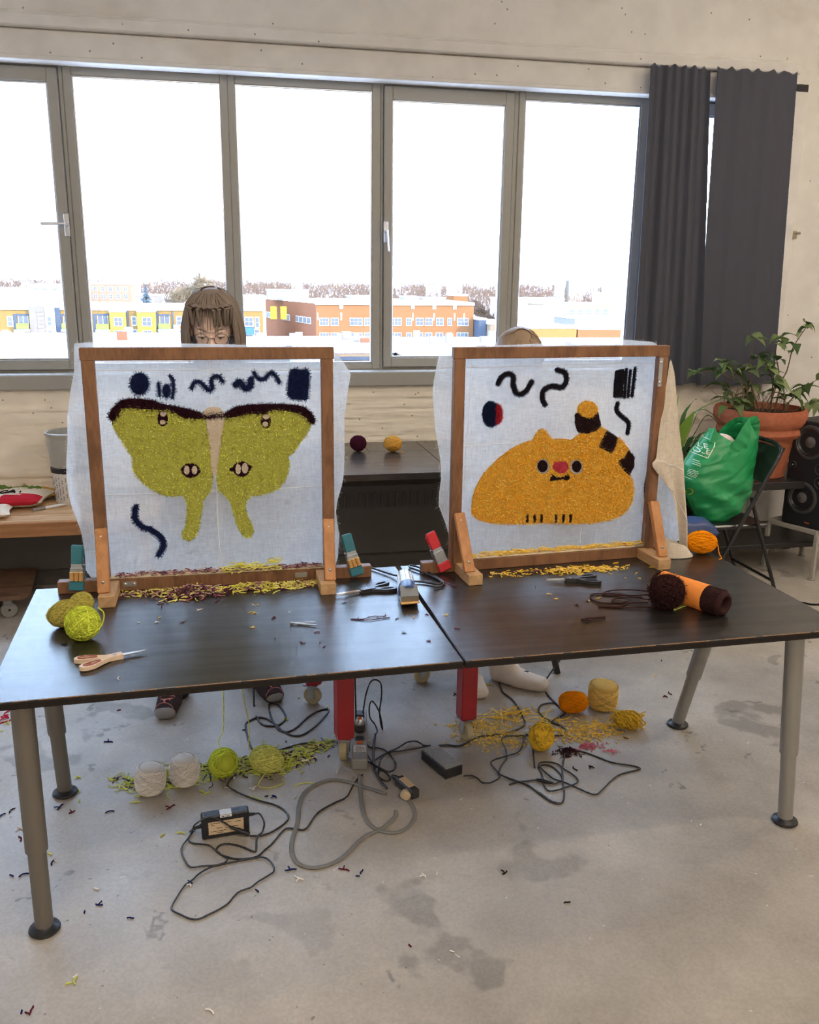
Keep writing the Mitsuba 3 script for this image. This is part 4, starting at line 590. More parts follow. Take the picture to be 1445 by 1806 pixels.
ball('lime green yarn ball on the floor, wound round its end', (-.045, 2.884, F0), (.050, .050), 'lime', (.35, -.8, .4), seed=22, tilts=(.15, .4, .9), yr=.0019, turns=24, tail=[(-.055, 2.93, .09), (-.06, 2.96, .10), (-.045, 2.985, .11), (-.04, 2.99, .13)])
ball('pale lime yarn ball half unwound in the clippings on the floor', (.104, 2.886, F0), (.047, .060), 'lime_pale', (.85, -.2, -.2), seed=23, yr=.0019, turns=24, tilts=(.5, 1.1, 1.3), tail=[(.10, 2.85, .02), (.07, 2.80, .003), (.11, 2.775, .003), (.16, 2.80, .003), (.15, 2.815, .003)])
ball('loose yellow yarn ball on the floor, nearest to the cables', (1.112, 2.854, F0), (.044, .052), 'yellow', (.25, .2, .9), seed=24, yr=.0022, turns=22, tilts=(.3, .6, 1.1), wob=.09, tail=[(1.15, 2.87, .06), (1.17, 2.95, .02), (1.20, 3.02, .004), (1.26, 3.09, .004)])
ball('small bright orange yarn ball on the floor beside the white sock', (1.342, 3.115, F0), (.043, .058), 'orange', (.93, -.25, .08), seed=25, tilts=(.9, 1.15), turns=34, yr=.0014, n=2.4)
ball('pale yellow yarn cake standing on the floor', (1.478, 3.133, F0), (.060, .058), 'yellow_pale', (0, -.05, 1), seed=26, n=5, tilts=(.5, .62), turns=44, yr=.0013, name='yarn_cake')
# untidy hank
k = thing('yarn_hank', 'untidy yellow hank of yarn lying at the right end of the clippings', 'yarn hank'); rng = np.random.RandomState(11); ms = []
for i in range(70):
    g0 = rng.rand()*6.28; r = rng.uniform(.022, .038); x0 = rng.uniform(-.05, .05); q = []
    for t in np.linspace(0, 1, 9): q.append((x0+(t-.5)*rng.uniform(.03, .07), r*math.cos(g0+2.6*t), .040+r*.95*math.sin(g0+2.6*t)))
    ms.append(tube(cr(q, 3), .0021, 4))
hk = join(ms+[sphere((0, 0, .038), .03, 2, (1.7, 1, 1))]); hc = np.concatenate([np.repeat(rng.uniform(.65, 1.25), len(q[0])) for q in ms]+[np.full(162, .6)]); hk = (hk[0]-[0, 0, hk[0][:, 2].min()], hk[1]); part(k, 'wound_yarn', move(hk, (1.498, 2.947, F0), -.25), 'mat_vertex', True, color=np.clip(hc[:, None]*np.array(YARN['yellow'])[None], 0, .95))  # hank core tinted darker, painting the shade between its strands
# ----------------------------------------------------------------- clippings
def clip(n, area, cols, l, w, zf, seed, flatk=.35):
    """loose cut ends of yarn strewn over area(u) -> (x, y, spread)"""
    rng = np.random.RandomState(seed); ms, cs = [], []
    for i in range(n):
        x, y, z = area(rng); g = rng.rand()*6.28; ll = rng.uniform(*l); c = rng.uniform(-.9, .9)
        q = [(0, 0)]; h = g
        for s in range(4): h += c*.5+rng.normal(0, .25); q.append((q[-1][0]+math.cos(h)*ll/4, q[-1][1]+math.sin(h)*ll/4))
        q = np.array(q)-q[2]; zz = z+np.abs(rng.normal(0, flatk, 5))*w*1.2+w; m = tube(np.stack([x+q[:, 0], y+q[:, 1], zz], 1), w*rng.uniform(.8, 1.15), 4)
        ms.append(m); cs.append(np.repeat(np.array(cols[rng.randint(len(cols))])[None]*rng.uniform(.85, 1.15), len(m[0]), 0))
    return join(ms), np.vstack(cs)
LM = [YC['lime']]*9+[(.66, .68, .22), (.50, .56, .08), YC['plum'], YC['navy'], YC['white']]
def heap(cx, cy, sx, sy, h, rot=0., z0=.0008):
    def f(r):
        a, b = r.normal(0, 1), r.normal(0, 1); k = math.exp(-(a*a+b*b)*.9); x, y = a*sx, b*sy
        return cx+x*math.cos(rot)-y*math.sin(rot), cy+x*math.sin(rot)+y*math.cos(rot), z0+r.rand()*h*k
    return f
def strew(label, cat, piles, group=None):
    ms, cs = zip(*piles); return solo('yarn_clippings', join(list(ms)), 'mat_vertex', label, cat, kind='stuff', color=np.vstack(cs))
strew('heap of lime yarn clippings on the floor around the white yarn balls', 'yarn clippings',
  [clip(230, heap(-.26, 2.90, .075, .035, .03), LM, (.02, .06), .0018, 1, 1), clip(260, heap(.0, 2.93, .09, .03, .035, .1), LM, (.02, .07), .0018, 1, 2), clip(240, heap(.18, 2.94, .06, .03, .03, .5), LM, (.02, .06), .0018, 1, 3), clip(60, heap(.29, 3.02, .05, .012, .012, .45), LM, (.03, .09), .0018, 1, 4), clip(30, heap(-.05, 2.93, .25, .09, .003), LM, (.02, .08), .0017, 1, 5)])
YL = [YC['yellow']]*6+[(.82, .62, .22), (.70, .44, .04), (.80, .60, .2)]
strew('scatter of short yellow yarn clippings on the floor by the right red leg', 'yarn clippings',
  [clip(260, heap(.96, 3.0, .07, .05, .012), YL, (.006, .018), .0016, 1, 7), clip(200, heap(.92, 3.08, .05, .03, .010), YL, (.006, .02), .0016, 1, 8), clip(180, heap(1.02, 2.93, .07, .04, .006), YL, (.005, .015), .0016, 1, 9)])
strew('heap of short yellow yarn clippings on the floor between the yarn balls', 'yarn clippings',
  [clip(300, heap(1.36, 2.95, .07, .035, .02, .1), YL, (.008, .025), .0017, 1, 10), clip(90, heap(1.26, 2.93, .05, .03, .015), YL+[YC['pink']], (.008, .025), .0017, 1, 11), clip(50, heap(1.33, 3.03, .12, .03, .003), YL, (.008, .03), .0017, 1, 12)])
strew('tangle of long yellow yarn ends on the floor in front of the white sock', 'yarn ends',
  [clip(34, heap(1.10, 3.13, .07, .025, .015, -.1), YL, (.06, .16), .0019, 1, 13), clip(16, heap(1.22, 3.06, .05, .04, .01), YL, (.05, .13), .0019, 1, 14)])
strew('small dark brown and pink heap of clippings on the floor', 'yarn clippings', [clip(120, heap(1.205, 2.815, .022, .016, .02), [(.03, .012, .016), (.05, .02, .025)], (.008, .02), .0016, 1, 15), clip(70, heap(1.30, 2.84, .025, .012, .012), [YC['pink'], (.5, .1, .16)], (.006, .02), .0016, 1, 16), clip(16, heap(1.36, 2.79, .012, .008, .006), [YC['pink']], (.006, .02), .0016, 1, 17)])
MV = [YC['mauve'], YC['plum'], YC['plum'], (.30, .12, .13), (.55, .40, .33)]
yl = [(.72, .66, .14), (.66, .62, .10), (.76, .70, .24)]
strew('heap of plum and pale yellow clippings along the foot of the moth frame', 'yarn clippings',
  [clip(330, heap(-.11, 2.815, .055, .030, .035, .15, TZ), MV*3+yl, (.012, .035), .0018, 1, 20), clip(200, heap(.08, 2.835, .075, .022, .02, 0, TZ), yl*3+MV, (.02, .05), .0018, 1, 21), clip(110, heap(.22, 2.85, .05, .012, .01, .1, TZ), yl*4+MV, (.02, .05), .0018, 1, 22), clip(200, heap(-.22, 2.85, .07, .018, .008, 0, TZ), MV*2+yl*2, (.01, .03), .0017, 1, 23)])
def on_rail(x0, x1, y, z, h, xf=None):
    def f(r):
        x = r.uniform(x0, x1); yy = y+r.uniform(-.018, .02); zz = z+r.rand()*h*(.4+.6*math.sin(x*31)**2)
        if xf: x, yy = xf(x, yy)
        return x, yy, zz
    return f
strew('plum and pale yellow clippings lying on the bottom rail of the moth frame', 'yarn clippings',
  [clip(420, on_rail(-.35, .31, 2.893, TZ+.0465, .008), MV*2+[(.6, .45, .36)], (.008, .022), .0016, 1, 24), clip(70, on_rail(-.02, .17, 2.888, TZ+.047, .03), yl, (.02, .06), .0018, 1, 25)])
cr_, sr_ = math.cos(.066), math.sin(.066)
rx = lambda x, y: (.752+x*cr_-y*sr_, 2.935+x*sr_+y*cr_)
strew('yellow clippings lying on the bottom rail of the cat frame', 'yarn clippings', [clip(560, on_rail(.04, .75, -.03, TZ+.0465, .010, rx), YL*3+[(.75, .6, .3), (.3, .05, .04)], (.008, .02), .0016, 1, 26)])
strew('short yellow clippings scattered on the right table before the cat frame', 'yarn clippings',
  [clip(150, heap(1.19, 2.83, .06, .022, .012, .05, TZ), YL*3+[YC['maroon']], (.010, .024), .0018, 1, 27), clip(70, heap(1.30, 2.83, .05, .016, .004, .05, TZ), YL, (.010, .024), .0018, 1, 28), clip(60, heap(1.03, 2.84, .06, .016, .004, .05, TZ), YL+[YC['maroon'], (.4, .2, .2)], (.008, .02), .0018, 1, 29), clip(24, heap(.95, 2.83, .04, .015, .003, 0, TZ), YL, (.008, .02), .0018, 1, 30)])
# single scraps strewn over the floor and the table, each its own thing; a few shapes shared
def scrap_mesh(i, l):
    rng = np.random.RandomState(100+i); h = 0; q = [(0, 0)]
    for s in range(5): h += rng.normal(0, .45); q.append((q[-1][0]+math.cos(h)*l/5, q[-1][1]+math.sin(h)*l/5))
    q = np.array(q)-q[2]; z = .0022+np.abs(rng.normal(0, .0006, 6)); m = [tube(np.stack([q[:, 0], q[:, 1], z], 1), .0021, 5)]
    if i % 3 == 0: m.append(tube([(0, 0, .003), (.006, .008, .004), (.009, .015, .003)], .0019, 5))
    return join(m)
for c_, v in YC.items(): dif('scrap_'+c_, v)
SM = [scrap_mesh(i, l) for i, l in enumerate((.022, .03, .016, .035, .012, .02))]; SD = {}
NAMES = dict(navy='navy blue', maroon='maroon', lime='pale lime', white='white', black='black', yellow='yellow')
RANK = {}
def ordinal(n): return '%d%s' % (n, 'th' if 10 < n % 100 < 14 else {1: 'st', 2: 'nd', 3: 'rd'}.get(n % 10, 'th'))
for w_, L_ in (('floor', SCRAPS), ('table tops', TSCRAPS)):
    for c_ in YC:
        for r_, q in enumerate(sorted([q for q in L_ if q[0] == c_], key=lambda q: q[1]/(q[2]+.4))): RANK[w_, q] = r_+1
def scrap(c, x, y, a, z, where, i):
    j = (i*7) % (6 if where == 'floor' else 6); kk = (c, j)
    if kk not in SD: SD[kk] = mikit.ply(SM[j], 'mat_scrap_'+c, smooth=True)
    k = thing('yarn_scrap', 'short %s yarn scrap on the %s, %s of that colour from the left' % (NAMES[c], where, ordinal(RANK[where, (c, x, y, a)])), 'yarn scrap', '%s yarn scraps on the %s' % (NAMES[c], where))
    s = 1. if where == 'floor' else .62
    scene[k] = {**SD[kk], 'to_world': T().translate([x, y, z]).rotate([0, 0, 1], math.degrees(a)).scale(s)}
for i, (c, x, y, a) in enumerate(SCRAPS): scrap(c, x, y, a, .0004, 'floor', i)
for i, (c, x, y, a) in enumerate(TSCRAPS): scrap(c, x, y, a, TZ+.0004, 'table tops', i)
def strand(label, pts, r, col, cat='yarn strand', name='yarn_strand', **k): return solo(name, tube(cr(pts, 6), r, 5), 'mat_yarn_'+col, label, cat, smooth=True, **k)
solo('yarn_strand', join(tube(cr([(.352, 2.505, .7072), (.39, 2.497, .7075), (.42, 2.515, .7075), (.456, 2.508, .708), (.462, 2.528, .7075)], 6), .0013, 4), tube(cr([(.352, 2.503, .7072), (.40, 2.486, .708), (.43, 2.489, .7075), (.47, 2.497, .7072)], 6), .0013, 4), *[tube([(x, 2.5, .7075), (x+.008, 2.512, .709)], .0012, 4) for x in (.37, .40, .43, .45)]), 'mat_yarn_plum', 'thin frayed plum yarn strand lying across the left table', 'yarn strand')
solo('yarn_scrap', join(tube(cr([(1.035, 2.372, .709), (1.05, 2.376, .711), (1.07, 2.379, .709), (1.09, 2.378, .710), (1.112, 2.38, .709)], 5), .0032, 6), tube(cr([(1.033, 2.378, .709), (1.05, 2.366, .710), (1.055, 2.372, .712)], 5), .003, 6)), 'mat_yarn_brown', 'dark brown knotted yarn scrap lying alone on the right table', 'yarn scrap')
solo('yarn_scrap', join(tube([(1.35, 2.405, .708), (1.385, 2.43, .7085), (1.425, 2.452, .708)], .0016, 5), tube([(1.352, 2.402, .7075), (1.39, 2.424, .708), (1.42, 2.438, .7075)], .0014, 5)), 'mat_yarn_lime_pale', 'two pale yarn ends lying in front of the brown skein', 'yarn scrap')
strand('red yarn loop with a knotted end on the floor left of the table legs', [(-.93, 3.41, .003), (-.86, 3.45, .003), (-.80, 3.50, .004), (-.805, 3.545, .003), (-.86, 3.55, .003), (-.895, 3.51, .003), (-.87, 3.47, .004), (-.90, 3.475, .006), (-.875, 3.49, .007), (-.895, 3.455, .005), (-.91, 3.42, .003)], .0024, 'red')
strand('straight lime yarn strand hanging behind the left table down to its ball', [(-.04, 2.99, .12), (-.036, 3.03, .22), (-.03, 3.06, .5), (-.025, 3.0, .85), (-.02, 2.965, 1.1)], .0019, 'lime')
strand('slack lime yarn strand hanging right of the straight one', [(.045, 2.95, .06), (.05, 3.03, .12), (.035, 3.05, .22), (.024, 3.06, .45), (.03, 3.02, .8), (.06, 2.97, 1.05)], .0019, 'lime_pale')
# ================================================================= tools on the tables
mat('teal_plastic', (.035, .17, .22), .4, .5); mat('red_plastic', (.55, .03, .04), .4, .5); mat('galvanised', (.50, .53, .57), .32, .5, .9); mat('brass_grip', (.62, .36, .12), .4, .5, .3)
def clamp(label, at, lean, tip, col, rz=0., brass=True):
    """spring clamp biting the rail: two channel arms with dipped grips, pivot pin, coil"""
    k = thing('spring_clamp', label, 'clamp', 'spring clamps on the bottom rails')
    def X(m): return move(move(m, ry=lean), at, rz)
    for s, nm in ((-1, 'front'), (1, 'back')):
        hk = 1. if s < 0 else .86
        g = .10*s; top = np.array([0, s*.016, .150*hk]); mid = np.array([0, s*.020, .075]); low = np.array([0, s*.024, .012])
        part(k, 'arm', X(join(beam(low, mid, .040, .007, up=(0, 1, 0)), beam(mid, top*[1, 1, .75], .035, .007, up=(0, 1, 0)), box((-.012, s*.012-.004, .055), (-.010, s*.012+.008, .085)), box((.010, s*.012-.004, .055), (.012, s*.012+.008, .085)))), 'mat_galvanised', label='bare galvanised middle of the clamp arm')
        part(k, 'grip', X(beam(mid+(top-mid)*.15, top, .036, .010, up=(0, 1, 0), bev=.004)), 'mat_'+col, 30, label='dipped plastic grip')
        part(k, 'jaw_tip', X(beam(low-[0, 0, .012+.0], low+(mid-low)*.35, .046, .014, up=(0, 1, 0), bev=.004)), 'mat_'+tip, 30, label='plastic jaw tip')
        if brass and s < 0:
            for x in (-.014, 0, .014): part(k, 'sleeve', X(cyl(low+(mid-low)*.36+[x, -.007, 0], low+(mid-low)*.80+[x, -.007, 0], .0068, 10)), 'mat_brass_grip', 40, label='brass coloured ribs above the jaw')
    part(k, 'pivot', X(cyl((-.016, 0, .07), (.016, 0, .07), .004, 10)), 'mat_galvanised', 40); part(k, 'coil', X(tube([(-.010+.020*i/60, .008*math.cos(i*.9), .07+.008*math.sin(i*.9)) for i in range(61)], .0013, 5)), 'mat_galvanised')
clamp('teal spring clamp on the left end of the moth frame rail', (-.478, 2.900, TZ+.012), .08, 'teal_plastic', 'teal_plastic', 0)
clamp('teal spring clamp on the rail to the right of the moth frame', (.428, 2.900, TZ+.012), -.26, 'teal_plastic', 'teal_plastic', .05)
clamp('red spring clamp on the left end of the cat frame rail', (.737, 2.900, TZ+.012), -.40, 'red_plastic', 'red_plastic', .05, False)
mat('beige_plastic', (.66, .50, .36), .4, .4); mat('red_rubber', (.26, .03, .035), .5, .4); mat('blade', (.60, .55, .50), .22, .5, 1.); mat('black_grip', (.02, .02, .022), .35, .5)
def scissors(label, at, rz, L, hm, inner, blade='mat_blade', openang=.06, s=1.):
    k = thing('scissors', label, 'scissors')
    def X(m, a=0.): return move(move(m, rz=a), at, rz)
    bl = [(0, -.007), (L*.6, -.006), (L, 0), (L*.98, .0015), (L*.5, .005), (0, .007)]
    for s_, z in ((1, .006), (-1, .0085)):
        a = openang*s_; part(k, 'blade', X(prism(affinity.scale(Polygon(bl), 1, s_, origin=(0, 0)), .0022, z), a), blade, label='steel blade')
        ring = Polygon(cr([(-.02, -.004*s_), (-.05, .004*s_), (-.085, .010*s_), (-.100, .022*s_), (-.092, .036*s_), (-.065, .036*s_), (-.035, .020*s_), (-.012, .008*s_)], 5, True)); hole = Polygon(cr([(-.050, .012*s_), (-.080, .017*s_), (-.088, .024*s_), (-.083, .030*s_), (-.066, .029*s_), (-.046, .019*s_)], 5, True))
        rg = ring.buffer(0).union(Polygon([(.018, -.008), (.018, .008), (-.03, .010), (-.03, -.010)]).buffer(.002))
        h = part(k, 'handle', X(prism(rg.difference(hole), .011, .001 if s_ > 0 else .003), -a), 'mat_'+hm)
        if inner: part(h, 'soft_lining', X(prism(hole.buffer(.003).difference(hole), .0125, .0005 if s_ > 0 else .0025), -a), 'mat_'+inner, label='dark red soft lining')
    part(k, 'rivet', X(lathe([(0, 0), (.005, 0), (.005, .014), (.003, .0155), (0, .0155)], 14)), 'mat_steel', 40)
    return k
scissors('beige scissors with dark red handle linings on the left table', (-.305, 2.330, TZ), .36, .085, 'beige_plastic', 'red_rubber')
scissors('black-handled scissors open beside the right foot of the moth frame', (.435, 2.735, TZ), 3.14+.30, .115, 'black_grip', None, openang=.04)
scissors('black-handled scissors amid yellow clippings on the right table', (1.135, 2.722, TZ), 3.14-.10, .085, 'black_grip', None, openang=.03)
k = thing('tweezers', 'small steel thread snips lying open on the left table', 'thread snips')
for s_ in (-1, 1): part(k, 'blade', beam((.178, 2.497, TZ+.004), (.245, 2.480+s_*.012, TZ+.004), .005, .003, bev=.0006), 'mat_blade')
part(k, 'spring_bend', cyl((.176, 2.4975, TZ+.001), (.176, 2.4975, TZ+.007), .0045, 12), 'mat_blade', 40)
# hair clipper with cord
k = thing('carpet_clipper', 'electric clipper with a blue grip lying across the table seam', 'clipper')
a, b = np.array([.575, 2.80, TZ+.030]), np.array([.548, 2.575, TZ+.024]); d = b-a; L = np.linalg.norm(d)
X = lambda m: move(axis_to(m, d), a)
mat('clipper_white', (.62, .60, .56), .35, .5); mat('clipper_blue', (.03, .075, .22), .4, .5); mat('clipper_head', (.22, .19, .14), .35, .5, .5)
part(k, 'body', X(lathe([(0, -.01), (.015, -.01), (.022, 0), (.025, .02), (.026, L*.6), (.027, L*.62), (0, L*.62)], 24)), 'mat_clipper_white', 40)
for g in np.arange(0, 6.28, .52): part(k, 'rib', X(tube([(.0255*math.cos(g), .0255*math.sin(g), t) for t in (.01, L*.25, L*.5)], .0016, 5)), 'mat_galvanised')
part(k, 'grip_sleeve', X(lathe([(.026, L*.5), (.029, L*.52), (.030, L*.62), (.030, L*.76), (.027, L*.79), (0, L*.79)], 24)), 'mat_clipper_blue', 40, label='blue grip sleeve')
hd = hull([tuple(a+d/L*t+np.array([.028*u, -.0*u, w])) for t, hh in ((L*.72, .026), (L*1.0, .013)) for u in (-1, 1) for w in (-hh*.8, hh)])
part(k, 'head', hd, 'mat_clipper_head', label='wedge shaped metal head')
e = a+d/L*(L*1.0); part(k, 'comb_blade', beam(e+[-.03, -.004, -.008], e+[.03, .001, -.008], .014, .006), 'mat_brass_grip', label='brass coloured comb blade')
dif('cord', (.016, .016, .018)); dif('cord_grey', (.20, .195, .185)); mat('cord_shine', (.02, .02, .024), .35, .5)
part(k, 'cord', join(tube(cr([a, (.555, 2.86, .715), (.50, 2.95, .712), (.452, 3.02, .712), (.44, 3.03, .68), (.44, 3.04, .4), (.45, 3.06, .02)], 7), .0034, 6), tube(cr([(.585, 2.80, .712), (.63, 2.79, .711), (.676, 2.76, .711), (.70, 2.775, .711), (.685, 2.83, .711), (.65, 2.90, .712), (.625, 2.945, .712), (.632, 2.965, .712), (.66, 2.93, .712), (.69, 2.84, .711), (.705, 2.775, .711), (.69, 2.74, .711), (.66, 2.725, .711)], 7), .0034, 6)), 'mat_cord_shine', True)
# ================================================================= power supplies and cables on the floor
dif('label_white', (.72, .72, .70)); dif('label_tan', (.55, .42, .28)); dif('ink', (.03, .03, .03)); mat('adapter', (.014, .014, .016), .4, .45); mat('strip_grey', (.25, .245, .23), .5, .4); mat('socket_dark', (.03, .03, .032), .45, .4)
mat('rib', (.30, .31, .33), .4, .5); mat('amber', (.55, .12, .02), .4, .4)  # pale rib colour stands in for a bluish reflection
def cable(xy, r=.0030, z=.0034, bump=0., seed=0, n=5):
    """a cable lying on the floor; where it crosses itself it rides over the earlier run"""
    p = cr([(x, y, z) for x, y in xy], n); d = np.linalg.norm(np.diff(p, axis=0), axis=1); s = np.concatenate([[0], np.cumsum(d)])
    q = p[:, :2]; lift = np.zeros(len(p)); step = max(1, int(.05/np.median(d)))
    for i in range(step, len(p)):
        j = np.arange(0, i-step)
        if len(j):
            dd = np.linalg.norm(q[j]-q[i], axis=1); m = dd.min()
            if m < r*3: lift[i] = r*2
    lift = np.convolve(np.pad(lift, 6, mode='edge'), np.ones(13)/13*1.4, 'valid'); p[:, 2] += np.minimum(lift, r*2.2)
    if bump: p[:, 2] += bump*(meshkit.noise(np.stack([s*7, s*0, s*0+seed], 1), seed)**2)
    return tube(p, r, 6)
mat_c = 'mat_cord_shine'
k = thing('power_adapter', 'black power adapter with a tan label standing on edge on the floor', 'power adapter')
AX = lambda m: move(m, (-.042, 2.542, 0), .10)
part(k, 'case', AX(box((-.073, -.018, .0005), (.073, .018, .080), .004)), 'mat_adapter')
part(k, 'rating_label', AX(box((-.053, -.0186, .016), (.055, -.0178, .060))), 'mat_label_tan', label='tan rating label with small print')
part(k, 'barcode_sticker', AX(join(box((-.016, -.0188, .071), (.020, -.0178, .0795)), box((-.016, -.016, .0795), (.020, .012, .0806)))), 'mat_label_white', label='white barcode sticker')
part(k, 'label_print', AX(join([box((x0, -.0190, z), (x0+w, -.0186, z+.0016)) for x0, w, z in ((-.048, .03, .054), (-.045, .012, .047), (-.012, .03, .052), (.028, .02, .05), (-.03, .02, .036), (-.002, .04, .034), (-.046, .05, .026), (.012, .034, .024), (-.03, .022, .02))]+[box((-.012+.0022*i, -.0193, .0725), (-.012+.0022*i+.0008+.0005*(i % 3), -.0188, .0765)) for i in range(12)])), 'mat_ink', kind='stuff')
part(k, 'seam', AX(box((-.0732, -.0005, .0008), (.0732, .0005, .0803))), 'mat_socket_dark')
part(k, 'strain_relief', join(cyl(tuple(AX((np.array([[.073, 0, .055]]), [[0]]))[0][0]), (.052, 2.553, .053), .007, 10, .004), cyl(tuple(AX((np.array([[-.073, 0, .042]]), [[0]]))[0][0]), (-.142, 2.533, .036), .007, 10, .004)), 'mat_adapter', 40)
a0 = np.array([.050, 2.553, .053]); c1_ = cr([tuple(a0), (.066, 2.553, .05), (.078, 2.535, .03)]+[(x, y, .0036) for x, y in CORD_L1[0][2:]], 5); part(k, 'mains_lead', join(tube(c1_, .0030, 6)), mat_c, True)
part(k, 'output_lead', join(cable(CORD_L2[0], .0026, .0034, .004, 3), tube(cr([(-.14, 2.533, .036), (-.150, 2.528, .03), (CORD_L2[0][0][0], CORD_L2[0][0][1], .012), (*CORD_L2[0][1], .0036)], 5), .0026, 6)), mat_c, True)
k = thing('plug_lead', 'black lead whose barrel plug leans across the labelled adapter', 'cable')
pl = [np.array(v) for v in ((.030, 2.512, .012), (-.028, 2.514, .044), (-.055, 2.515, .066), (-.080, 2.517, .080), (-.105, 2.515, .079), (-.135, 2.51, .062))]
part(k, 'lead', tube(cr([tuple(v) for v in pl[1:]]+[(x, y, .0036) for x, y in CORD_L3[0]], 6), .0026, 6), mat_c, True); part(k, 'barrel_plug', tube(np.array([pl[0]-[0, .004, 0], pl[0]*.6+pl[1]*.4-[0, .004, 0], pl[1]-[0, .003, 0]]), [.0075, .0075, .0035], 10), 'mat_adapter', 40)
solo('cable', cable(CORD_L4[0], .0030, .0034, .003, 5), mat_c, 'black cable running from the adapter under the lime clippings', 'cable', smooth=True)
p5 = cr([(CORD_L5[0][0][0], CORD_L5[0][0][1]+.04, .62), (CORD_L5[0][0][0]+.01, CORD_L5[0][0][1]+.03, .3)]+[(x, y, .004) for x, y in CORD_L5[0][1:]], 5); solo('cable', tube(p5, .0036, 6), mat_c, 'black cable looping on the floor beside the grey-toed sock, left of the red leg', 'cable', smooth=True)
# grey flat extension cord with its plug and the tap block
k = thing('extension_cord', 'flat grey extension cord lying in two wide loops on the floor', 'extension cord')
def flatcord(xy, w=.0075, h=.0035): p = cr([(x, y, h+.0005) for x, y in xy], 6); return tube(p, w, 8, flat=h/w)
for c in EXT_CORD: part(k, 'cord', flatcord(c), 'mat_cord_grey', 60)
k = thing('socket_block', 'black three way socket block with beige plugs in the grey cord loop', 'socket block')
A_, B_ = np.array([.545, 2.72]), np.array([.585, 2.615]); ang_ = math.atan2(B_[1]-A_[1], B_[0]-A_[0]); SX = lambda m: move(m, (.566, 2.668, .0), ang_)
part(k, 'block', SX(box((-.055, -.017, .0005), (.055, .017, .036), .006)), 'mat_socket_dark'); part(k, 'top_plate', SX(box((-.035, -.013, .036), (.030, .013, .0385), .001)), 'mat_label_tan', label='beige upper plate')
part(k, 'plug', move(lathe([(0, 0), (.017, 0), (.019, .004), (.018, .020), (.012, .026), (0, .026)], 18), (.548, 2.628, .006), 0, .5), 'mat_label_tan', 40, label='round beige plug')
part(k, 'cord_boot', cyl((.528, 2.745, .02), (.545, 2.72, .02), .006, 10, .012), 'mat_socket_dark', 40)
k = thing('power_strip', 'grey metal power strip with plugs beside the red bench leg', 'power strip')
A_, B_ = np.array([.428, 2.835]), np.array([.486, 3.215]); ang_ = math.atan2(B_[1]-A_[1], B_[0]-A_[0]); Ls = np.linalg.norm(B_-A_); SX = lambda m: move(m, (A_[0], A_[1], 0), ang_)
part(k, 'case', SX(box((0, -.028, .0005), (Ls, .028, .042), .004)), 'mat_strip_grey'); part(k, 'sticker', SX(join(box((.055, -.022, .042), (.10, .022, .0426)))), 'mat_label_white', label='white sticker with lines of print')
part(k, 'sticker_print', SX(join([box((.060+.009*i, -.018, .0426), (.0625+.009*i, .012+.004*(i % 2), .0429)) for i in range(4)])), 'mat_ink', kind='stuff')
for x in (.15, .21, .27, .33): part(k, 'outlet', SX(lathe([(0, .042), (.019, .042), (.019, .0445), (.016, .0448), (.015, .043), (0, .043)], 20, (x, 0, 0))), 'mat_socket_dark', 40)
part(k, 'rocker_switch', SX(box((.112, -.012, .042), (.128, .012, .048), .002)), 'mat_amber', label='small lit red rocker switch')
k = thing('plug_adapter', 'black plug and clear night light adapter pushed into the power strip', 'plug adapter')
part(k, 'body', SX(box((.19, -.021, .0448), (.235, .021, .075), .006)), 'mat_socket_dark'); part(k, 'clear_dome', SX(lathe([(0, .075), (.018, .075), (.018, .088), (.013, .098), (0, .10)], 18, (.205, 0, 0))), 'mat_steel', 40, label='shiny clear dome')
part(k, 'bulb', SX(sphere((.200, 0, .099), .008, 2)), 'mat_amber', True); part(k, 'plug', SX(box((.25, -.018, .0448), (.30, .018, .085), .006)), 'mat_socket_dark')
labs = ['black lead curling out of the power strip into a ring', 'black lead running from the power strip to the ribbed adapter', 'second black lead running from the cables to the ribbed adapter', 'black lead rising in a loop above the power strip', 'grey black lead running from the power strip to the socket block', 'black lead bunched in small bends before the power strip']
for i, c in enumerate(CORD_M):
    if i == 3:
        n_ = len(c); z = [.095, .16, .20, .215, .215, .20, .15, .08, .03, .004, .06, .10, .12, .10, .06, .04, .03, .03]; off = np.array([0, -.0])
        pts = [(x+.0, y-zz*1.1*(1 if j < 9 or j > 9 else 1), zz) for j, ((x, y), zz) in enumerate(zip(c, z))]; m = tube(cr(pts, 6), .0029, 6)
    else: m = cable(c, .0040 if i == 4 else .0029, .0044, .012, 10+i)
    solo('cable', m, mat_c, labs[i], 'cable', smooth=True)
# ribbed adapter on the right
k = thing('power_adapter', 'black power adapter with a ribbed top lying on the floor', 'power adapter')
A_, B_ = np.array([.697, 2.880]), np.array([.752, 2.728]); ang_ = math.atan2(B_[1]-A_[1], B_[0]-A_[0]); Ls = np.linalg.norm(B_-A_); SX = lambda m: move(m, (A_[0]-.005, A_[1], 0), ang_)
part(k, 'case', SX(box((0, -.037, .0005), (Ls, .037, .040), .004)), 'mat_adapter')
for i in range(18): part(k, 'rib', SX(box((.018+i*(Ls-.036)/17-.0018, -.033, .040), (.018+i*(Ls-.036)/17+.0018, .033, .0425), .0006)), 'mat_rib')
part(k, 'end_cap', SX(box((.002, -.034, .040), (.014, .034, .0423), .0006)), 'mat_strip_grey'); part(k, 'end_cap', SX(box((Ls-.014, -.034, .040), (Ls-.002, .034, .0423), .0006)), 'mat_strip_grey')
part(k, 'lead', join(cable(CORD_R2[0], .0026, .0034, .004, 21)), mat_c, True)
p1 = CORD_R1[0]; pts = [(x, y, .0042) for x, y in p1[:-2]]+[(p1[-2][0], p1[-2][1]-.12, .10), (1.02, 3.05, .45), (1.0, 3.02, .9)]
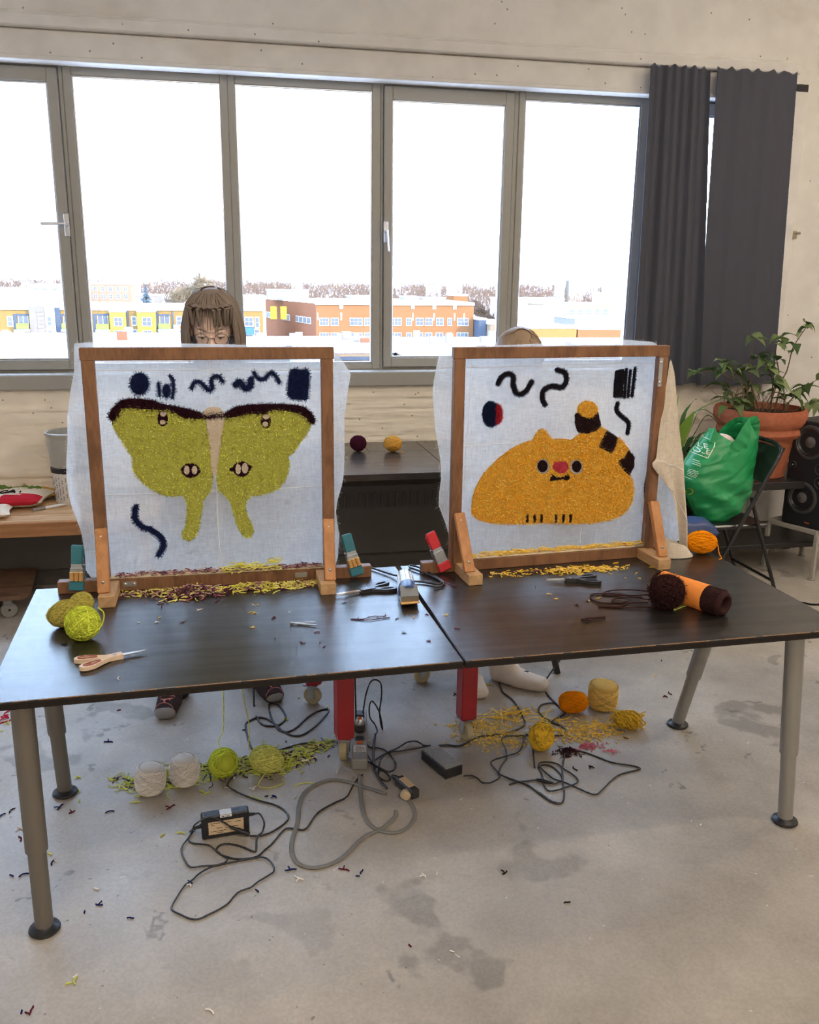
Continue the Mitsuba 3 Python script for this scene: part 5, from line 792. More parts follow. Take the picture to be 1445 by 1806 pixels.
solo('cable', tube(cr(pts, 6), .0036, 6), mat_c, 'long black cable snaking from the ribbed adapter up behind the right table', 'cable', smooth=True)
k = thing('cable', 'black cable with an inline connector in loops on the floor, far right', 'cable')
part(k, 'lead', cable(CORD_R3[0], .0029, .0034, .003, 22), mat_c, True); q = CORD_R3[0][3:5]; part(k, 'inline_connector', tube(np.array([(*q[0], .006), (q[0][0]*.6+q[1][0]*.4, q[0][1]*.6+q[1][1]*.4, .007), (*q[1], .006)]), [.005, .0075, .004], 10), 'mat_adapter', 40)
pts = [(1.37, 3.10, .60), (1.33, 3.13, .32)]+[(x, y, .0042) for x, y in CORD_R4[0][2:]]+[(x, y, .0042) for x, y in CORD_R4[1][4:]]
solo('cable', tube(cr(pts, 6), .0036, 6), mat_c, 'black cable hanging down in front of the white sock to the small orange ball', 'cable', smooth=True)
solo('cable', cable(CORD_R4[1], .0034, .0036, .002, 24), mat_c, 'short black cable bend under the long yellow yarn ends', 'cable', smooth=True)
solo('cable', cable(CORD_R5[0], .0029, .0034, .01, 25), mat_c, 'black lead passing in front of the loose yellow yarn ball', 'cable', smooth=True)
# ================================================================= along the window wall
mat('desk_dark', grain((.020, .015, .013), (.040, .032, .028), 3, 30, 30, 3.), .22, .5); mat('radiator', (.10, .09, .08), .55, .3); mat('dark_void', (.015, .014, .014), .8)
k = thing('desk', 'long dark desk under the window behind the two frames', 'desk')
part(k, 'desk_top', box((.22, 4.305, .716), (1.125, 5.19, .75), .003), 'mat_desk_dark'); part(k, 'desk_top', box((1.128, 4.305, .716), (2.30, 5.19, .75), .003), 'mat_desk_dark')
for x in (.27, 2.25):
    for y in (4.36, 5.13): part(k, 'leg', box((x-.025, y-.025, 0), (x+.025, y+.025, .716), .003), 'mat_desk_dark')
r = struct('radiator', join(box((-2.7, 5.06, .10), (2.35, 5.2, .52), .006), box((-2.7, 5.10, 0), (2.35, 5.2, .10))), 'mat_radiator')
for i in range(112):
    x = -2.65+i*.0443; part(r, 'vent_slat', box((x, 5.048, .385), (x+.012, 5.061, .475), .002), 'mat_radiator')
struct('trim_5', join(box((X0, 5.165, .0), (X1, 5.2, .085), .004), box((X0, 5.178, .085), (X1, 5.2, .105), .004)), 'mat_radiator')
# wooden bench on the left with the cushions, pen and tubs
mat('bench_wood', grain((.40, .24, .12), (.55, .36, .20), 5, 40, 40, 2.), .5, .3); mat('bench_edge', grain((.30, .13, .05), (.38, .18, .075), 6, 60, 60, 5.), .45, .35)
k = thing('plank_bench', 'low bench of brown planks along the wall on the left', 'bench')
ys = [4.605, 4.735, 4.875, 5.025, 5.19]
for a, b in zip(ys[:-1], ys[1:]): part(k, 'plank', box((-2.6, a+.002, .462), (-.34, b-.002, .5+.002*((a*100) % 2)), .004), 'mat_bench_wood')
part(k, 'front_rail', box((-2.6, 4.585, .425), (-.34, 4.603, .498), .003), 'mat_bench_edge')
for x in (-2.4, -.42):
    for y in (4.66, 5.1): part(k, 'leg', box((x-.03, y-.03, 0), (x+.03, y+.03, .462), .003), 'mat_bench_edge')
dif('felt_cream', (.74, .66, .54)); dif('felt_red', (.50, .03, .05)); dif('felt_green', (.12, .20, .05)); dif('felt_gold', (.58, .36, .08)); dif('ink_black', (.02, .018, .02))
def pillow(x0, x1, y0, y1, z0, h, n=16, notch=0., seed=0):
    u = np.linspace(-1, 1, n); a, b = np.meshgrid(u, u, indexing='ij'); e = np.clip((1-np.abs(a)**3.2)*(1-np.abs(b)**3.2), 0, 1)**.45
    w = meshkit.noise(np.stack([a*2.5, b*2.5, a*0+seed], -1), seed)-.5
    rr = 1-.10*notch*np.cos(3*np.arctan2(b, a)); X_ = (x0+x1)/2+a*rr*(x1-x0)/2; Y_ = (y0+y1)/2+b*rr*(y1-y0)/2
    top = np.stack([X_, Y_, z0+h*(.5+.5*e)+.012*w*e], -1).reshape(-1, 3); bot = np.stack([X_, Y_, z0+h*(.5-.5*e)], -1).reshape(-1, 3)
    f = grid(n, n); return join((top, f), (bot, f[:, ::-1]))
k = thing('cushion', 'cream tufted cushion lettered CATS with a red band on the bench', 'cushion')
part(k, 'body', move(pillow(-.17, .17, -.13, .13, 0, .075, seed=1, notch=.6), (-1.10, 4.975, .5035), -.12), 'mat_felt_cream', True)
part(k, 'red_band', move(pillow(-.11, .10, -.055, .055, 0, .05, seed=2), (-1.045, 4.855, .530), -.06), 'mat_felt_red', True, label='raised red band')
tx = meshkit.text_mesh('CATS', .040, .005, bold=True); tv = np.array(tx.vertices); tv[:, 0] -= tv[:, 0].mean(); tv[:, 0] *= 1.15; tv[:, 1] *= 1.3
tt = move((tv, np.array(tx.faces)), (-1.085, 4.925, .578), -.04); part(k, 'lettering', (np.stack([tt[0][:, 0], tt[0][:, 1], tt[0][:, 2]-1.6*(tt[0][:, 0]+1.10)**2], 1), tt[1]), 'mat_ink_black', label='black letters CATS')
part(k, 'green_trim', move(join(*[pillow(-.03, .03, -.02, .02, 0, .02, 8, seed=i) for i in range(1)]), (-1.18, 5.06, .566)), 'mat_felt_green', True)
for i in range(7): part(k, 'green_leaf', move(pillow(-.022, .022, -.012, .012, 0, .014, 8, seed=i), (-1.20+.035*i, 5.045+.012*math.sin(i*2), .568), i*.9), 'mat_felt_green', True)
solo('cushion', move(pillow(-.14, .13, -.09, .09, 0, .05, seed=5, notch=.5), (-1.20, 4.73, .503), .1), 'mat_felt_cream', 'small cream felt cushion lying in front of the lettered one', 'cushion', smooth=True)
solo('cushion', move(pillow(-.15, .15, -.07, .07, 0, .05, seed=6, notch=.5), (-1.06, 5.12, .503), -.05), 'mat_felt_gold', 'gold and cream felt cushion against the wall behind the lettered one', 'cushion', smooth=True)
k = thing('marker_pen', 'white marker pen lying on the plank bench', 'pen')
a, b = np.array([-.975, 4.80, .511]), np.array([-.83, 4.905, .510]); part(k, 'barrel', tube(np.array([a, a+(b-a)*.1, a+(b-a)*.62, b-(b-a)*.12, b]), [.004, .008, .009, .007, .002], 12), 'mat_label_white', 40); part(k, 'cap', tube(np.array([a+(b-a)*.0, a+(b-a)*.35]), [.0095, .0095], 12), 'mat_strip_grey', 40)
mat('tub_grey', (.36, .35, .31), .3, .4, spec_trans=0.); mat('tub_white', (.66, .63, .58), .4, .4)
k = thing('tub', 'white printed tub with a black lid on the bench behind the moth cloth', 'tub'); c = (-.80, 4.99, .502)
part(k, 'body', lathe([(0, 0), (.088, 0), (.092, .01), (.102, .16), (.102, .172), (0, .172)], 36, c), 'mat_tub_white', 40); part(k, 'lid', lathe([(0, .1725), (.104, .1725), (.106, .18), (.106, .197), (.102, .201), (0, .201)], 36, c), 'mat_black_plastic', 40, label='black lid')
pr_ = []
for j, g in enumerate(np.linspace(3.35, 4.9, 9)):
    for i in range(10):
        if (i*7+j*3) % 10 < 7: z_ = .03+i*.0125; rr = .0928+.0655*z_; v = (c[0]+rr*math.cos(g), c[1]+rr*math.sin(g), c[2]+z_); pr_.append(move(box((-.003, -.0006, 0), (.003, .0006, .009)), v, g+math.pi/2))
part(k, 'printed_text', join(pr_), 'mat_strip_grey', kind='stuff', label='rows of small grey print')
solo('tub', lathe([(0, 0), (.100, 0), (.104, .012), (.116, .15), (.120, .165), (.124, .172), (.124, .182), (.117, .186), (.110, .182), (.096, .01), (0, .008)], 36, (-.80, 4.99, .7035)), 'mat_tub_grey', 'empty smoky grey plastic tub standing on the black lid', 'tub', smooth=40)
k = thing('dolly', 'brown board dolly on small casters on the floor at the left edge', 'dolly'); mat('board_brown', grain((.10, .055, .035), (.17, .10, .065), 8, 30, 8, 1.), .6, .3)
part(k, 'board', prism(Polygon([(-1.75, 4.56), (-1.03, 4.56), (-1.0, 4.6), (-1.04, 5.0), (-1.75, 5.0)]).buffer(.012), .022, .112), 'mat_board_brown')
for x, y in ((-1.10, 4.62), (-1.10, 4.93), (-1.68, 4.62), (-1.68, 4.93)): part(k, 'caster', join(move(flipped(move(lathe([(.006, -.012), (.038, -.012), (.04, -.008), (.04, .008), (.038, .012), (.006, .012)], 18), rx=math.pi/2)), (x, y, .04), .4), box((x-.02, y-.02, .075), (x+.02, y+.02, .112))), 'mat_strip_grey', 35)
# ----------------------------------------------------------------- right corner: shelf, pots, chair, bag, speaker
mat('black_wood', (.018, .016, .016), .45, .35); mat('terracotta', grain((.30, .085, .042), (.42, .14, .075), 9, 9, 9, 4.), .75, .2); mat('soil', (.045, .03, .022), .95, .1)
k = thing('side_shelf', 'low black side table under the terracotta pot', 'side table')
part(k, 'top', box((2.72, 4.55, .525), (3.62, 5.08, .570), .003), 'mat_black_wood'); part(k, 'lower_shelf', box((2.74, 4.57, .16), (3.6, 5.06, .19), .003), 'mat_black_wood')
for x in (2.745, 3.595):
    for y in (4.575, 5.055): part(k, 'leg', box((x-.025, y-.025, 0), (x+.025, y+.025, .525), .002), 'mat_black_wood')
PX, PY = 3.14, 4.80
k = thing('terracotta_pot', 'big terracotta pot with a double rim on the side table', 'pot')
part(k, 'pot', lathe([(0, .57), (.165, .57), (.172, .576), (.205, .80), (.235, .815), (.246, .835), (.240, .858), (.232, .866), (.252, .885), (.265, .91), (.266, .955), (.258, .975), (.243, .975), (.236, .95), (.228, .93)], 48, (PX, PY, 0)), 'mat_terracotta', 40)
part(k, 'soil', lathe([(0, .945), (.12, .95), (.233, .938)], 32, (PX, PY, 0)), 'mat_soil', 40)
scene['mat_leaf'] = {'type': 'principledthin', 'base_color': VC, 'roughness': .45, 'diff_trans': .55, 'eta': 1.4, 'spec_trans': 0.}
mat('stem', (.16, .10, .055), .7)
def leaf(L, W, droop, fold, seed=0, heart=True):
    """one leaf: base at the origin, along +x, face up"""
    n = 7; t = np.linspace(0, 1, n); w = W*np.sin(np.pi*np.clip(t, .02, 1)**(.62 if heart else .9))*(1-.25*t); w[-1] = 0; w[0] = W*.12
    x = L*t; z = -droop*L*t**2+.12*L*np.sin(t*3); v = []
    for i in range(n):
        for s in (-1, -.5, 0, .5, 1): v.append((x[i]-.06*L*abs(s)*(i == 0), s*w[i]*.5, z[i]+fold*abs(s)*w[i]*.5+.02*W*math.sin(i*2.1+seed+s*3)))
    return np.array(v), grid(n, 5)
def aim(m, at, az, el, roll=0.): return move(move(move(m, rx=roll), ry=-el), at, az)
LEAFC = [(.085, .13, .05), (.11, .17, .06), (.16, .22, .09), (.07, .11, .05), (.22, .28, .13), (.10, .14, .08)]
LV = [leaf(.105, .078, .35, .2, 1), leaf(.09, .066, .6, .2, 2), leaf(.125, .068, .2, .25, 3), leaf(.065, .046, .3, .3, 4), leaf(.11, .082, .8, .1, 5)]
pk = thing('potted_plant', 'leafy green plant growing out of the terracotta pot', 'plant'); rng = np.random.RandomState(21)
ST = [[(3.223, .96), (3.247, 1.125), (3.274, 1.194), (3.293, 1.314), (3.327, 1.382), (3.367, 1.45), (3.341, 1.481)], [(3.259, .96), (3.303, 1.028), (3.372, 1.098), (3.438, 1.142)], [(3.123, .96), (3.061, 1.089), (3.038, 1.19), (3.041, 1.315), (3.037, 1.401)], [(3.167, .96), (3.148, 1.126), (3.095, 1.215), (3.016, 1.29)], [(3.038, .96), (3.009, 1.115), (2.917, 1.185), (2.859, 1.217), (2.842, 1.242)], [(3.01, .96), (2.966, 1.122), (2.893, 1.154), (2.799, 1.192), (2.703, 1.199), (2.644, 1.181)], [(3.195, .96), (3.234, 1.061), (3.257, 1.163), (3.226, 1.289), (3.243, 1.376), (3.27, 1.382)], [(3.325, .955), (3.401, .995), (3.426, 1.02), (3.472, 1.007)], [(2.982, .96), (2.879, 1.035), (2.826, 1.004)], [(3.10, .96), (3.13, 1.08), (3.11, 1.16)], [(3.06, .96), (3.03, 1.05), (3.06, 1.11)], [(3.25, .96), (3.22, 1.04), (3.26, 1.10)], [(3.05, .96), (2.97, 1.05), (2.93, 1.10)]]
YO = [0, -.06, .02, -.10, -.02, -.06, .08, -.10, -.12, -.14, .05, -.13, .12]
nl = 0
for s_, (pts, yo) in enumerate(zip(ST, YO)):
    m_ = len(pts); p = cr([(x, PY-.02+yo*(.4+.6*i/(m_-1)), z) for i, (x, z) in enumerate(pts)], 6); part(pk, 'stem', tube(p, np.linspace(.0045, .0018, len(p)), 6), 'mat_stem', 50)
    cnt = 13 if s_ in (2, 3, 4) else 10
    for j in range(cnt):
        t = rng.uniform(.30 if s_ < 9 else .2, 1.) if j else 1.; b = p[int(t*(len(p)-1))]; az = rng.uniform(0, 6.28); az = az if rng.rand() < .45 else -1.57+rng.uniform(-1.3, 1.3)
        v, f = aim(LV[rng.randint(5)], b, az, rng.uniform(-.5, .7), rng.uniform(-.5, .5)); sc = rng.uniform(.6, 1.05); v = b+(v-b)*sc*(.8 if s_ == 0 else 1); c_ = np.array(LEAFC[rng.randint(6)])*rng.uniform(.8, 1.25)
        part(pk, 'leaf', (v, f), 'mat_leaf', True, color=np.repeat(c_[None], len(v), 0)); nl += 1
dc = []
for i in range(60): g, r_ = rng.rand()*6.28, .21*rng.rand()**.5; x, y = PX+r_*math.cos(g)-.04, PY+r_*math.sin(g); dc.append(tube([(x, y, .94), (x+rng.normal(0, .02), y+rng.normal(0, .02), 1.0), (x+rng.normal(0, .05), y+rng.normal(0, .04), 1.0+rng.uniform(.03, .12))], .0013, 4))
part(pk, 'dry_twigs', join(dc), 'mat_stem', kind='stuff')
mat('planter_black', (.016, .016, .018), .5, .35)
k = thing('planter', 'square black planter in front of the wall beside the cat frame', 'planter')
part(k, 'box', join(box((2.42, 4.50, .0), (2.78, 4.86, .02)), box((2.42, 4.50, 0), (2.435, 4.86, .735)), box((2.765, 4.50, 0), (2.78, 4.86, .735)), box((2.435, 4.50, .02), (2.765, 4.513, .735)), box((2.435, 4.847, .02), (2.765, 4.86, .735))), 'mat_planter_black'); part(k, 'soil', box((2.435, 4.513, .60), (2.765, 4.847, .705)), 'mat_soil')
bk = thing('strap_leaf_plant', 'plant with long arching strap leaves in the black planter', 'plant')
BL = [((2.53, 4.68), (2.51, 4.66, .9), (2.505, 4.62, 1.09), .030, 2), ((2.53, 4.66), (2.56, 4.6, .92), (2.57, 4.55, 1.0), .075, 2), ((2.55, 4.68), (2.63, 4.64, .98), (2.81, 4.62, 1.07), .028, 1), ((2.56, 4.66), (2.65, 4.60, 1.0), (2.81, 4.56, .885), .022, 3), ((2.57, 4.65), (2.69, 4.6, .965), (2.79, 4.55, .85), .024, 0), ((2.55, 4.64), (2.66, 4.58, .87), (2.80, 4.52, .875), .030, 3), ((2.57, 4.62), (2.64, 4.52, .83), (2.72, 4.44, .78), .03, 0), ((2.6, 4.66), (2.7, 4.66, .85), (2.80, 4.66, .78), .03, 0), ((2.52, 4.66), (2.45, 4.60, .93), (2.36, 4.55, .90), .03, 1), ((2.58, 4.70), (2.62, 4.75, .95), (2.70, 4.80, 1.02), .03, 3), ((2.55, 4.62), (2.55, 4.5, .86), (2.60, 4.40, .80), .03, 3), ((2.6, 4.70), (2.68, 4.72, .82), (2.74, 4.76, .76), .03, 0), ((2.5, 4.65), (2.46, 4.52, .85), (2.42, 4.44, .74), .028, 0)]
for (x, y), m1, tip, w_, ci in BL:
    p = cr([(x, y, .70), ((x+m1[0])/2, (y+m1[1])/2, .70+(m1[2]-.70)*.62), m1, tip], 5); n = len(p); t = np.gradient(p, axis=0); s = np.cross(t, [0, 0, 1.]); s[np.linalg.norm(s, axis=1) < 1e-6] = [1, 0, 0]; s /= np.linalg.norm(s, axis=1, keepdims=True)
    if w_ > .05: s = np.tile([.93, -.2, 0], (n, 1))
    ww = w_*np.sin(np.pi*np.linspace(.22, 1, n)**1.1)[:, None]*.5; v = np.stack([p-s*ww, p-[0, 0, .004], p+s*ww], 1).reshape(-1, 3); part(bk, 'leaf', (v, grid(n, 3)), 'mat_leaf', True, color=np.repeat(np.array([(.05, .10, .04), (.12, .20, .07), (.22, .32, .05), (.07, .13, .045)][ci])[None], len(v), 0))
# folding chair facing left
mat('chair_black', (.012, .012, .013), .22, .5)
k = thing('folding_chair', 'black folding chair holding the green bag', 'chair')
for y in (4.10, 4.54):
    part(k, 'side_frame', tube(cr([(2.405, y, .006), (2.557, y, .29), (2.725, y, .63), (2.82, y, .82), (2.84, y+(.03 if y < 4.3 else -.03), .86)], 6), .011, 10), 'mat_chair_black', 40); part(k, 'rear_leg', tube([(2.70, y+(.022 if y < 4.3 else -.022), .60), (2.93, y+(.022 if y < 4.3 else -.022), .006)], .010, 10), 'mat_chair_black', 40)
part(k, 'top_rail', tube(cr([(2.84, 4.13, .86), (2.85, 4.2, .875), (2.85, 4.44, .875), (2.84, 4.51, .86)], 6), .011, 10), 'mat_chair_black', 40)
for (x, z) in ((2.48, .15), ): part(k, 'front_stretcher', cyl((x, 4.10, z), (x, 4.54, z), .008), 'mat_chair_black', 40)
part(k, 'rear_stretcher', cyl((2.88, 4.125, .13), (2.88, 4.52, .13), .008), 'mat_chair_black', 40)
part(k, 'seat', join(box((2.47, 4.125, .428), (2.82, 4.515, .452), .008), box((2.46, 4.12, .420), (2.475, 4.52, .446), .004)), 'mat_chair_black'); part(k, 'backrest', hull([(x+dx, y, z) for x, z in ((2.755, .68), (2.845, .86)) for dx in (0, .018) for y in (4.115, 4.525)]), 'mat_chair_black')
# green carrier bag
mat('bag_green', (.018, .26, .085), .35, .45); mat('bag_print', (.72, .80, .70), .5, .3); dif('bag_content', (.78, .62, .60))
SEC = [(.453, 2.50, 2.68), (.50, 2.465, 2.74), (.58, 2.415, 2.785), (.67, 2.388, 2.80), (.75, 2.40, 2.80), (.83, 2.445, 2.805), (.90, 2.50, 2.80), (.95, 2.53, 2.77)]
def bag_y(x, z, side=-1):
    z_ = [s[0] for s in SEC]; a, b = np.interp(z, z_, [s[1] for s in SEC]), np.interp(z, z_, [s[2] for s in SEC]); u = np.clip((x-(a+b)/2)/((b-a)/2), -1, 1)
    hy = np.interp(z, [.453, .5, .65, .8, .90, .95], [.10, .135, .15, .125, .085, .06]); d = hy*(1-np.abs(u)**2.3)**.5
    q = np.stack([x*5+z*3.2, z*19-x*5, x*0+side], -1); w = np.abs(meshkit.fbm(q, 3, 4)-.5)*.055+.018*np.sin((x*.6+z)*46+3*meshkit.noise(q*.5))*np.exp(-((z-.56)/.09)**2)*(d/.15)
    return 4.30+side*(d-w*np.clip(d/.05, 0, 1))
k = thing('carrier_bag', 'full green plastic carrier bag on the folding chair', 'bag')
U, V_ = 46, 52; uu = np.linspace(-1, 1, U)[:, None]; zz = np.linspace(.453, .95, V_)[None, :]; z_ = [s[0] for s in SEC]; aa, bb = np.interp(zz, z_, [s[1] for s in SEC]), np.interp(zz, z_, [s[2] for s in SEC])
uc = np.sin(uu*math.pi/2); gx = (aa+bb)/2+uc*(bb-aa)/2; gz = np.repeat(zz, U, 0); keep = []
top = .885+.075*np.clip(np.abs((gx-2.615)/.10), 0, 1)**1.5-.06*np.clip((gx-2.75)/.05, 0, 1); gz = .453+(gz-.453)*(top-.453)/(.95-.453)
fr = np.stack([gx, bag_y(gx, gz, -1), gz], -1).reshape(-1, 3); bk_ = np.stack([gx, bag_y(gx, gz, 1), gz], -1).reshape(-1, 3); g_ = grid(U, V_)
bot = np.stack([np.concatenate([fr[::V_, 0], bk_[::V_, 0]]), np.concatenate([fr[::V_, 1], bk_[::V_, 1]]), np.full(2*U, .453)], 1); bf = np.array([[i, i+1, U+i+1] for i in range(U-1)]+[[i, U+i+1, U+i] for i in range(U-1)])
part(k, 'bag_body', join((fr, g_), (bk_, g_[:, ::-1]), (bot, bf)), 'mat_bag_green', True)
def strap(pts, ws):
    p = cr(pts, 6); n = len(p); w = np.interp(np.linspace(0, 1, n), np.linspace(0, 1, len(ws)), ws)[:, None]; t = np.gradient(p, axis=0); s = np.cross(t, [0, 1., .15]); s /= np.linalg.norm(s, axis=1, keepdims=True)
    wv = .006*np.sin(np.arange(n)*1.7)[:, None]*np.array([0, 1, 0]); v = np.stack([p-s*w, p+wv-[0, .006, 0], p+s*w], 1).reshape(-1, 3); return v, grid(n, 3)
part(k, 'handle', strap([(2.63, 4.20, .80), (2.66, 4.20, .88), (2.70, 4.22, .96), (2.735, 4.25, .985), (2.775, 4.28, .975), (2.79, 4.30, .93), (2.785, 4.30, .83), (2.78, 4.28, .76)], [.055, .045, .028, .024, .026, .03, .04, .05]), 'mat_bag_green', True)
part(k, 'handle', strap([(2.66, 4.40, .82), (2.68, 4.40, .90), (2.72, 4.37, .96), (2.75, 4.33, .97), (2.78, 4.34, .95), (2.79, 4.36, .85)], [.04, .035, .026, .022, .028, .04]), 'mat_bag_green', True)
part(k, 'corner_peak', hull([(2.50, 4.24, .88), (2.545, 4.23, .86), (2.528, 4.25, .963), (2.56, 4.27, .90), (2.51, 4.29, .88)]), 'mat_bag_green')
part(k, 'white_parcel', sphere((2.60, 4.30, .84), .075, 3, (1.1, .9, .95)), 'mat_bag_content', True, label='pinkish white parcel showing in the opening')
def decal(m): v = m[0].copy(); v[:, 1] = bag_y(v[:, 0], v[:, 2], -1)-.0025-(m[0][:, 1].max()-m[0][:, 1]); return v, m[1]
def dline(a, b, w=.0035):
    a, b = np.array(a), np.array(b); d = (b-a)/np.linalg.norm(b-a); s = np.array([-d[1], d[0]])*w/2; t = np.linspace(0, 1, 14)[:, None]; c = a+(b-a)*t; v = np.vstack([c-s, c+s]); n = 14
    return decal((np.stack([v[:, 0], v[:, 0]*0, v[:, 1]], 1), np.array([[i, i+1, n+i+1] for i in range(n-1)]+[[i, n+i+1, n+i] for i in range(n-1)])))
part(k, 'printed_frame', join(dline((2.478, .905), (2.528, .878)), dline((2.528, .878), (2.484, .798)), dline((2.484, .798), (2.425, .82))), 'mat_bag_print', label='white outline of a printed square')
def dtext(s, x, z, h, rot):
    t = meshkit.text_mesh(s, h, .0006, bold=True); v = np.array(t.vertices)[:, :2]; c, q = math.cos(rot), math.sin(rot); w = np.stack([x+c*v[:, 0]-q*v[:, 1], 0*v[:, 0], z+q*v[:, 0]+c*v[:, 1]], 1); return decal((w, np.array(t.faces)))
part(k, 'lettering', join(dtext('LE', 2.458, .850, .022, -.18), dtext('OLE', 2.436, .826, .022, -.18)), 'mat_bag_print', label='white letters LE over OLE')
part(k, 'small_print', join(*[dline((x0, z0), (x0+l, z0-.3*l), .0025) for x0, z0, l in ((2.425, .785, .02), (2.42, .775, .028), (2.418, .765, .03), (2.405, .735, .03), (2.402, .727, .034), (2.40, .719, .034), (2.40, .711, .032), (2.398, .703, .03), (2.392, .69, .022))]), 'mat_bag_print', kind='stuff')
mat('bag_yellow', (.45, .42, .03), .4, .3); part(k, 'yellow_leaf_print', decal((np.stack([.014*np.cos(np.linspace(0, 6.28, 16, endpoint=False))+2.413, np.zeros(16), .02*np.sin(np.linspace(0, 6.28, 16, endpoint=False))+.612], 1), np.array([[0, i, i+1] for i in range(1, 15)]))), 'mat_bag_yellow')
mat('bag_blue', (.03, .05, .14), .35, .5); mat('fabric_green', (.02, .20, .05), .7, .2)
solo('cloth_bag', move(pillow(-.17, .16, -.12, .12, 0, .43, 18, seed=8), (2.24, 3.98, .002)), 'mat_fabric_green', 'green cloth bag on the floor behind the orange yarn ball', 'bag', smooth=True)
solo('bundle', move(pillow(-.10, .15, -.09, .09, 0, .115, 18, seed=9), (2.26, 4.0, .425), -.1), 'mat_bag_blue', 'shiny dark blue bundle lying on the green cloth bag', 'bundle', smooth=True)
# speaker on a grey stand
mat('speaker_black', (.016, .016, .02), .5, .35); mat('cone', (.02, .02, .022), .25, .6); mat('cone_ring', (.05, .05, .052), .35, .5); mat('dust_cap', (.11, .10, .10), .3, .5); mat('stand_grey', (.33, .31, .28), .5, .4)
k = thing('speaker_stand', 'low grey metal stand carrying the black speaker', 'stand'); sa = math.atan2(-.93, .37); w_ = lambda m: move(m, (3.225, 4.745, 0), sa)       # local x runs along the speaker's face, local +y away from it
for x in (.012, .335):
    for y in (.012, .40): part(k, 'leg', w_(box((x-.012, y-.012, .004), (x+.012, y+.012, .272), .002)), 'mat_stand_grey'); part(k, 'foot', w_(lathe([(0, 0), (.022, 0), (.022, .006), (0, .006)], 16, (x, y, 0))), 'mat_strip_grey', 40)
for a_, b_ in (((.012, .012), (.335, .012)), ((.012, .40), (.335, .40)), ((.012, .012), (.012, .40)), ((.335, .012), (.335, .40))): part(k, 'rail', w_(beam((*a_, .2845), (*b_, .2845), .024, .025)), 'mat_stand_grey')
k = thing('speaker', 'black studio loudspeaker with two woofers on the grey stand', 'speaker')
part(k, 'cabinet', w_(box((.085, .02, .298), (.375, .36, .92), .008)), 'mat_speaker_black')
def driver(x, z, r, nm):
    Y_ = lambda prof: w_(move(move(lathe(prof, 36), rx=math.pi/2), (x, .0195, z)))
    d = part(k, nm, Y_([(r, 0), (r*1.05, .0), (r*1.05, .004), (r*.98, .008), (r*.88, .008), (r*.84, .004)]), 'mat_cone_ring', 40)
    part(d, 'cone', Y_([(r*.86, .005), (r*.80, .007), (r*.74, .003), (r*.34, -.022)]), 'mat_cone', 40); part(d, 'dust_cap', Y_([(r*.36, -.004), (r*.33, .004), (r*.2, .010), (0, .013)]), 'mat_dust_cap', 40)
driver(.215, .800, .096, 'woofer'); driver(.205, .470, .092, 'woofer'); driver(.30, .655, .034, 'port'); driver(.305, .575, .034, 'port'); driver(.125, .655, .020, 'tweeter')
part(k, 'badge', w_(box((.24, .0175, .325), (.27, .0197, .330))), 'mat_amber')
solo('cable', tube(cr([(3.0, 4.11, .004), (3.06, 4.085, .004), (3.13, 4.045, .004), (3.4, 4.06, .004), (3.9, 4.0, .004)], 6), .006, 6), 'mat_cord', 'thick black cable on the floor past the right edge of the table', 'cable', smooth=True)
# the loose cloth draped from the right edge of the cat frame
def weave_beige(p, n, uv): return weave(p, n, uv)*mi.Color3f(.80, .72, .62)
mat('linen_dense', P.proc(weave_beige), .95, .05)
dk = thing('draped_cloth', 'loose linen hanging off the right side of the cat frame to the table', 'cloth')
def ruled(Lp, Rp, nu, nv, yf):
    a, b = cr(np.array(Lp), 8), cr(np.array(Rp), 8); ts = np.linspace(0, 1, nv); f = lambda c: np.stack([np.interp(ts, np.linspace(0, 1, len(c)), c[:, i]) for i in (0, 1)], 1)
    a, b = f(a), f(b); u = np.linspace(0, 1, nu)[:, None, None]; q = a[None]*(1-u)+b[None]*u; y = yf(u[..., 0], ts[None]); return np.stack([q[..., 0], y, q[..., 1]], -1)
def sheet(k, nm, G, mt): V = G.reshape(-1, 3); put(key(k+'__'+nm), mikit.ply(FR((V, grid(*G.shape[:2]))), mt, smooth=True, uv=np.stack([V[:, 0], V[:, 2]], 1)), None)
G = ruled([(.795, .715), (.786, .587), (.774, .464), (.766, .38), (.747, .352), (.79, .30), (.848, .226), (.88, .12), (.90, .04)], [(.800, .724), (.818, .667), (.838, .545), (.862, .42), (.872, .37), (.878, .31), (.893, .22), (.915, .12), (.93, .03)], 24, 60,
    lambda u, t: -.046-.022*np.exp(-((t-.5)/.22)**2)*(1-u)-.012*t*u+.012*np.sin(u*7+t*6)*t-.012*np.sin(t*3.1)*u)
sheet(dk, 'linen', G, 'mat_linen_dense')
G2 = ruled([(.795, .46), (.797, .30), (.806, .16), (.82, .08), (.85, .02)], [(.84, .46), (.885, .30), (.915, .2), (.94, .1), (.95, .03)], 24, 40, lambda u, t: .012+.022*np.sin(u*6+t*2)+.02*t-.03*t*u)
sheet(dk, 'inner_fold', G2, 'mat_linen')
q = [(.0, .0), (.03, -.02), (.075, -.028), (.115, -.02), (.135, .01), (.12, .03), (.07, .035), (.02, .05)]; p = cr(q, 6); n = len(p); hh = np.linspace(0, 1, 6)
roll = np.stack([np.stack([.812+p[:, 0]*(1-.2*h_), -.075+p[:, 1]+.01*h_, np.full(n, .003+.062*h_)-.03*h_*(p[:, 0]/.135)**2], 1) for h_ in hh], 1).reshape(-1, 3)
put(key(dk+'__folded_hem'), mikit.ply(FR((roll, grid(n, 6))), 'mat_linen_dense', smooth=True, uv=np.stack([roll[:, 0], roll[:, 2]], 1)), None)
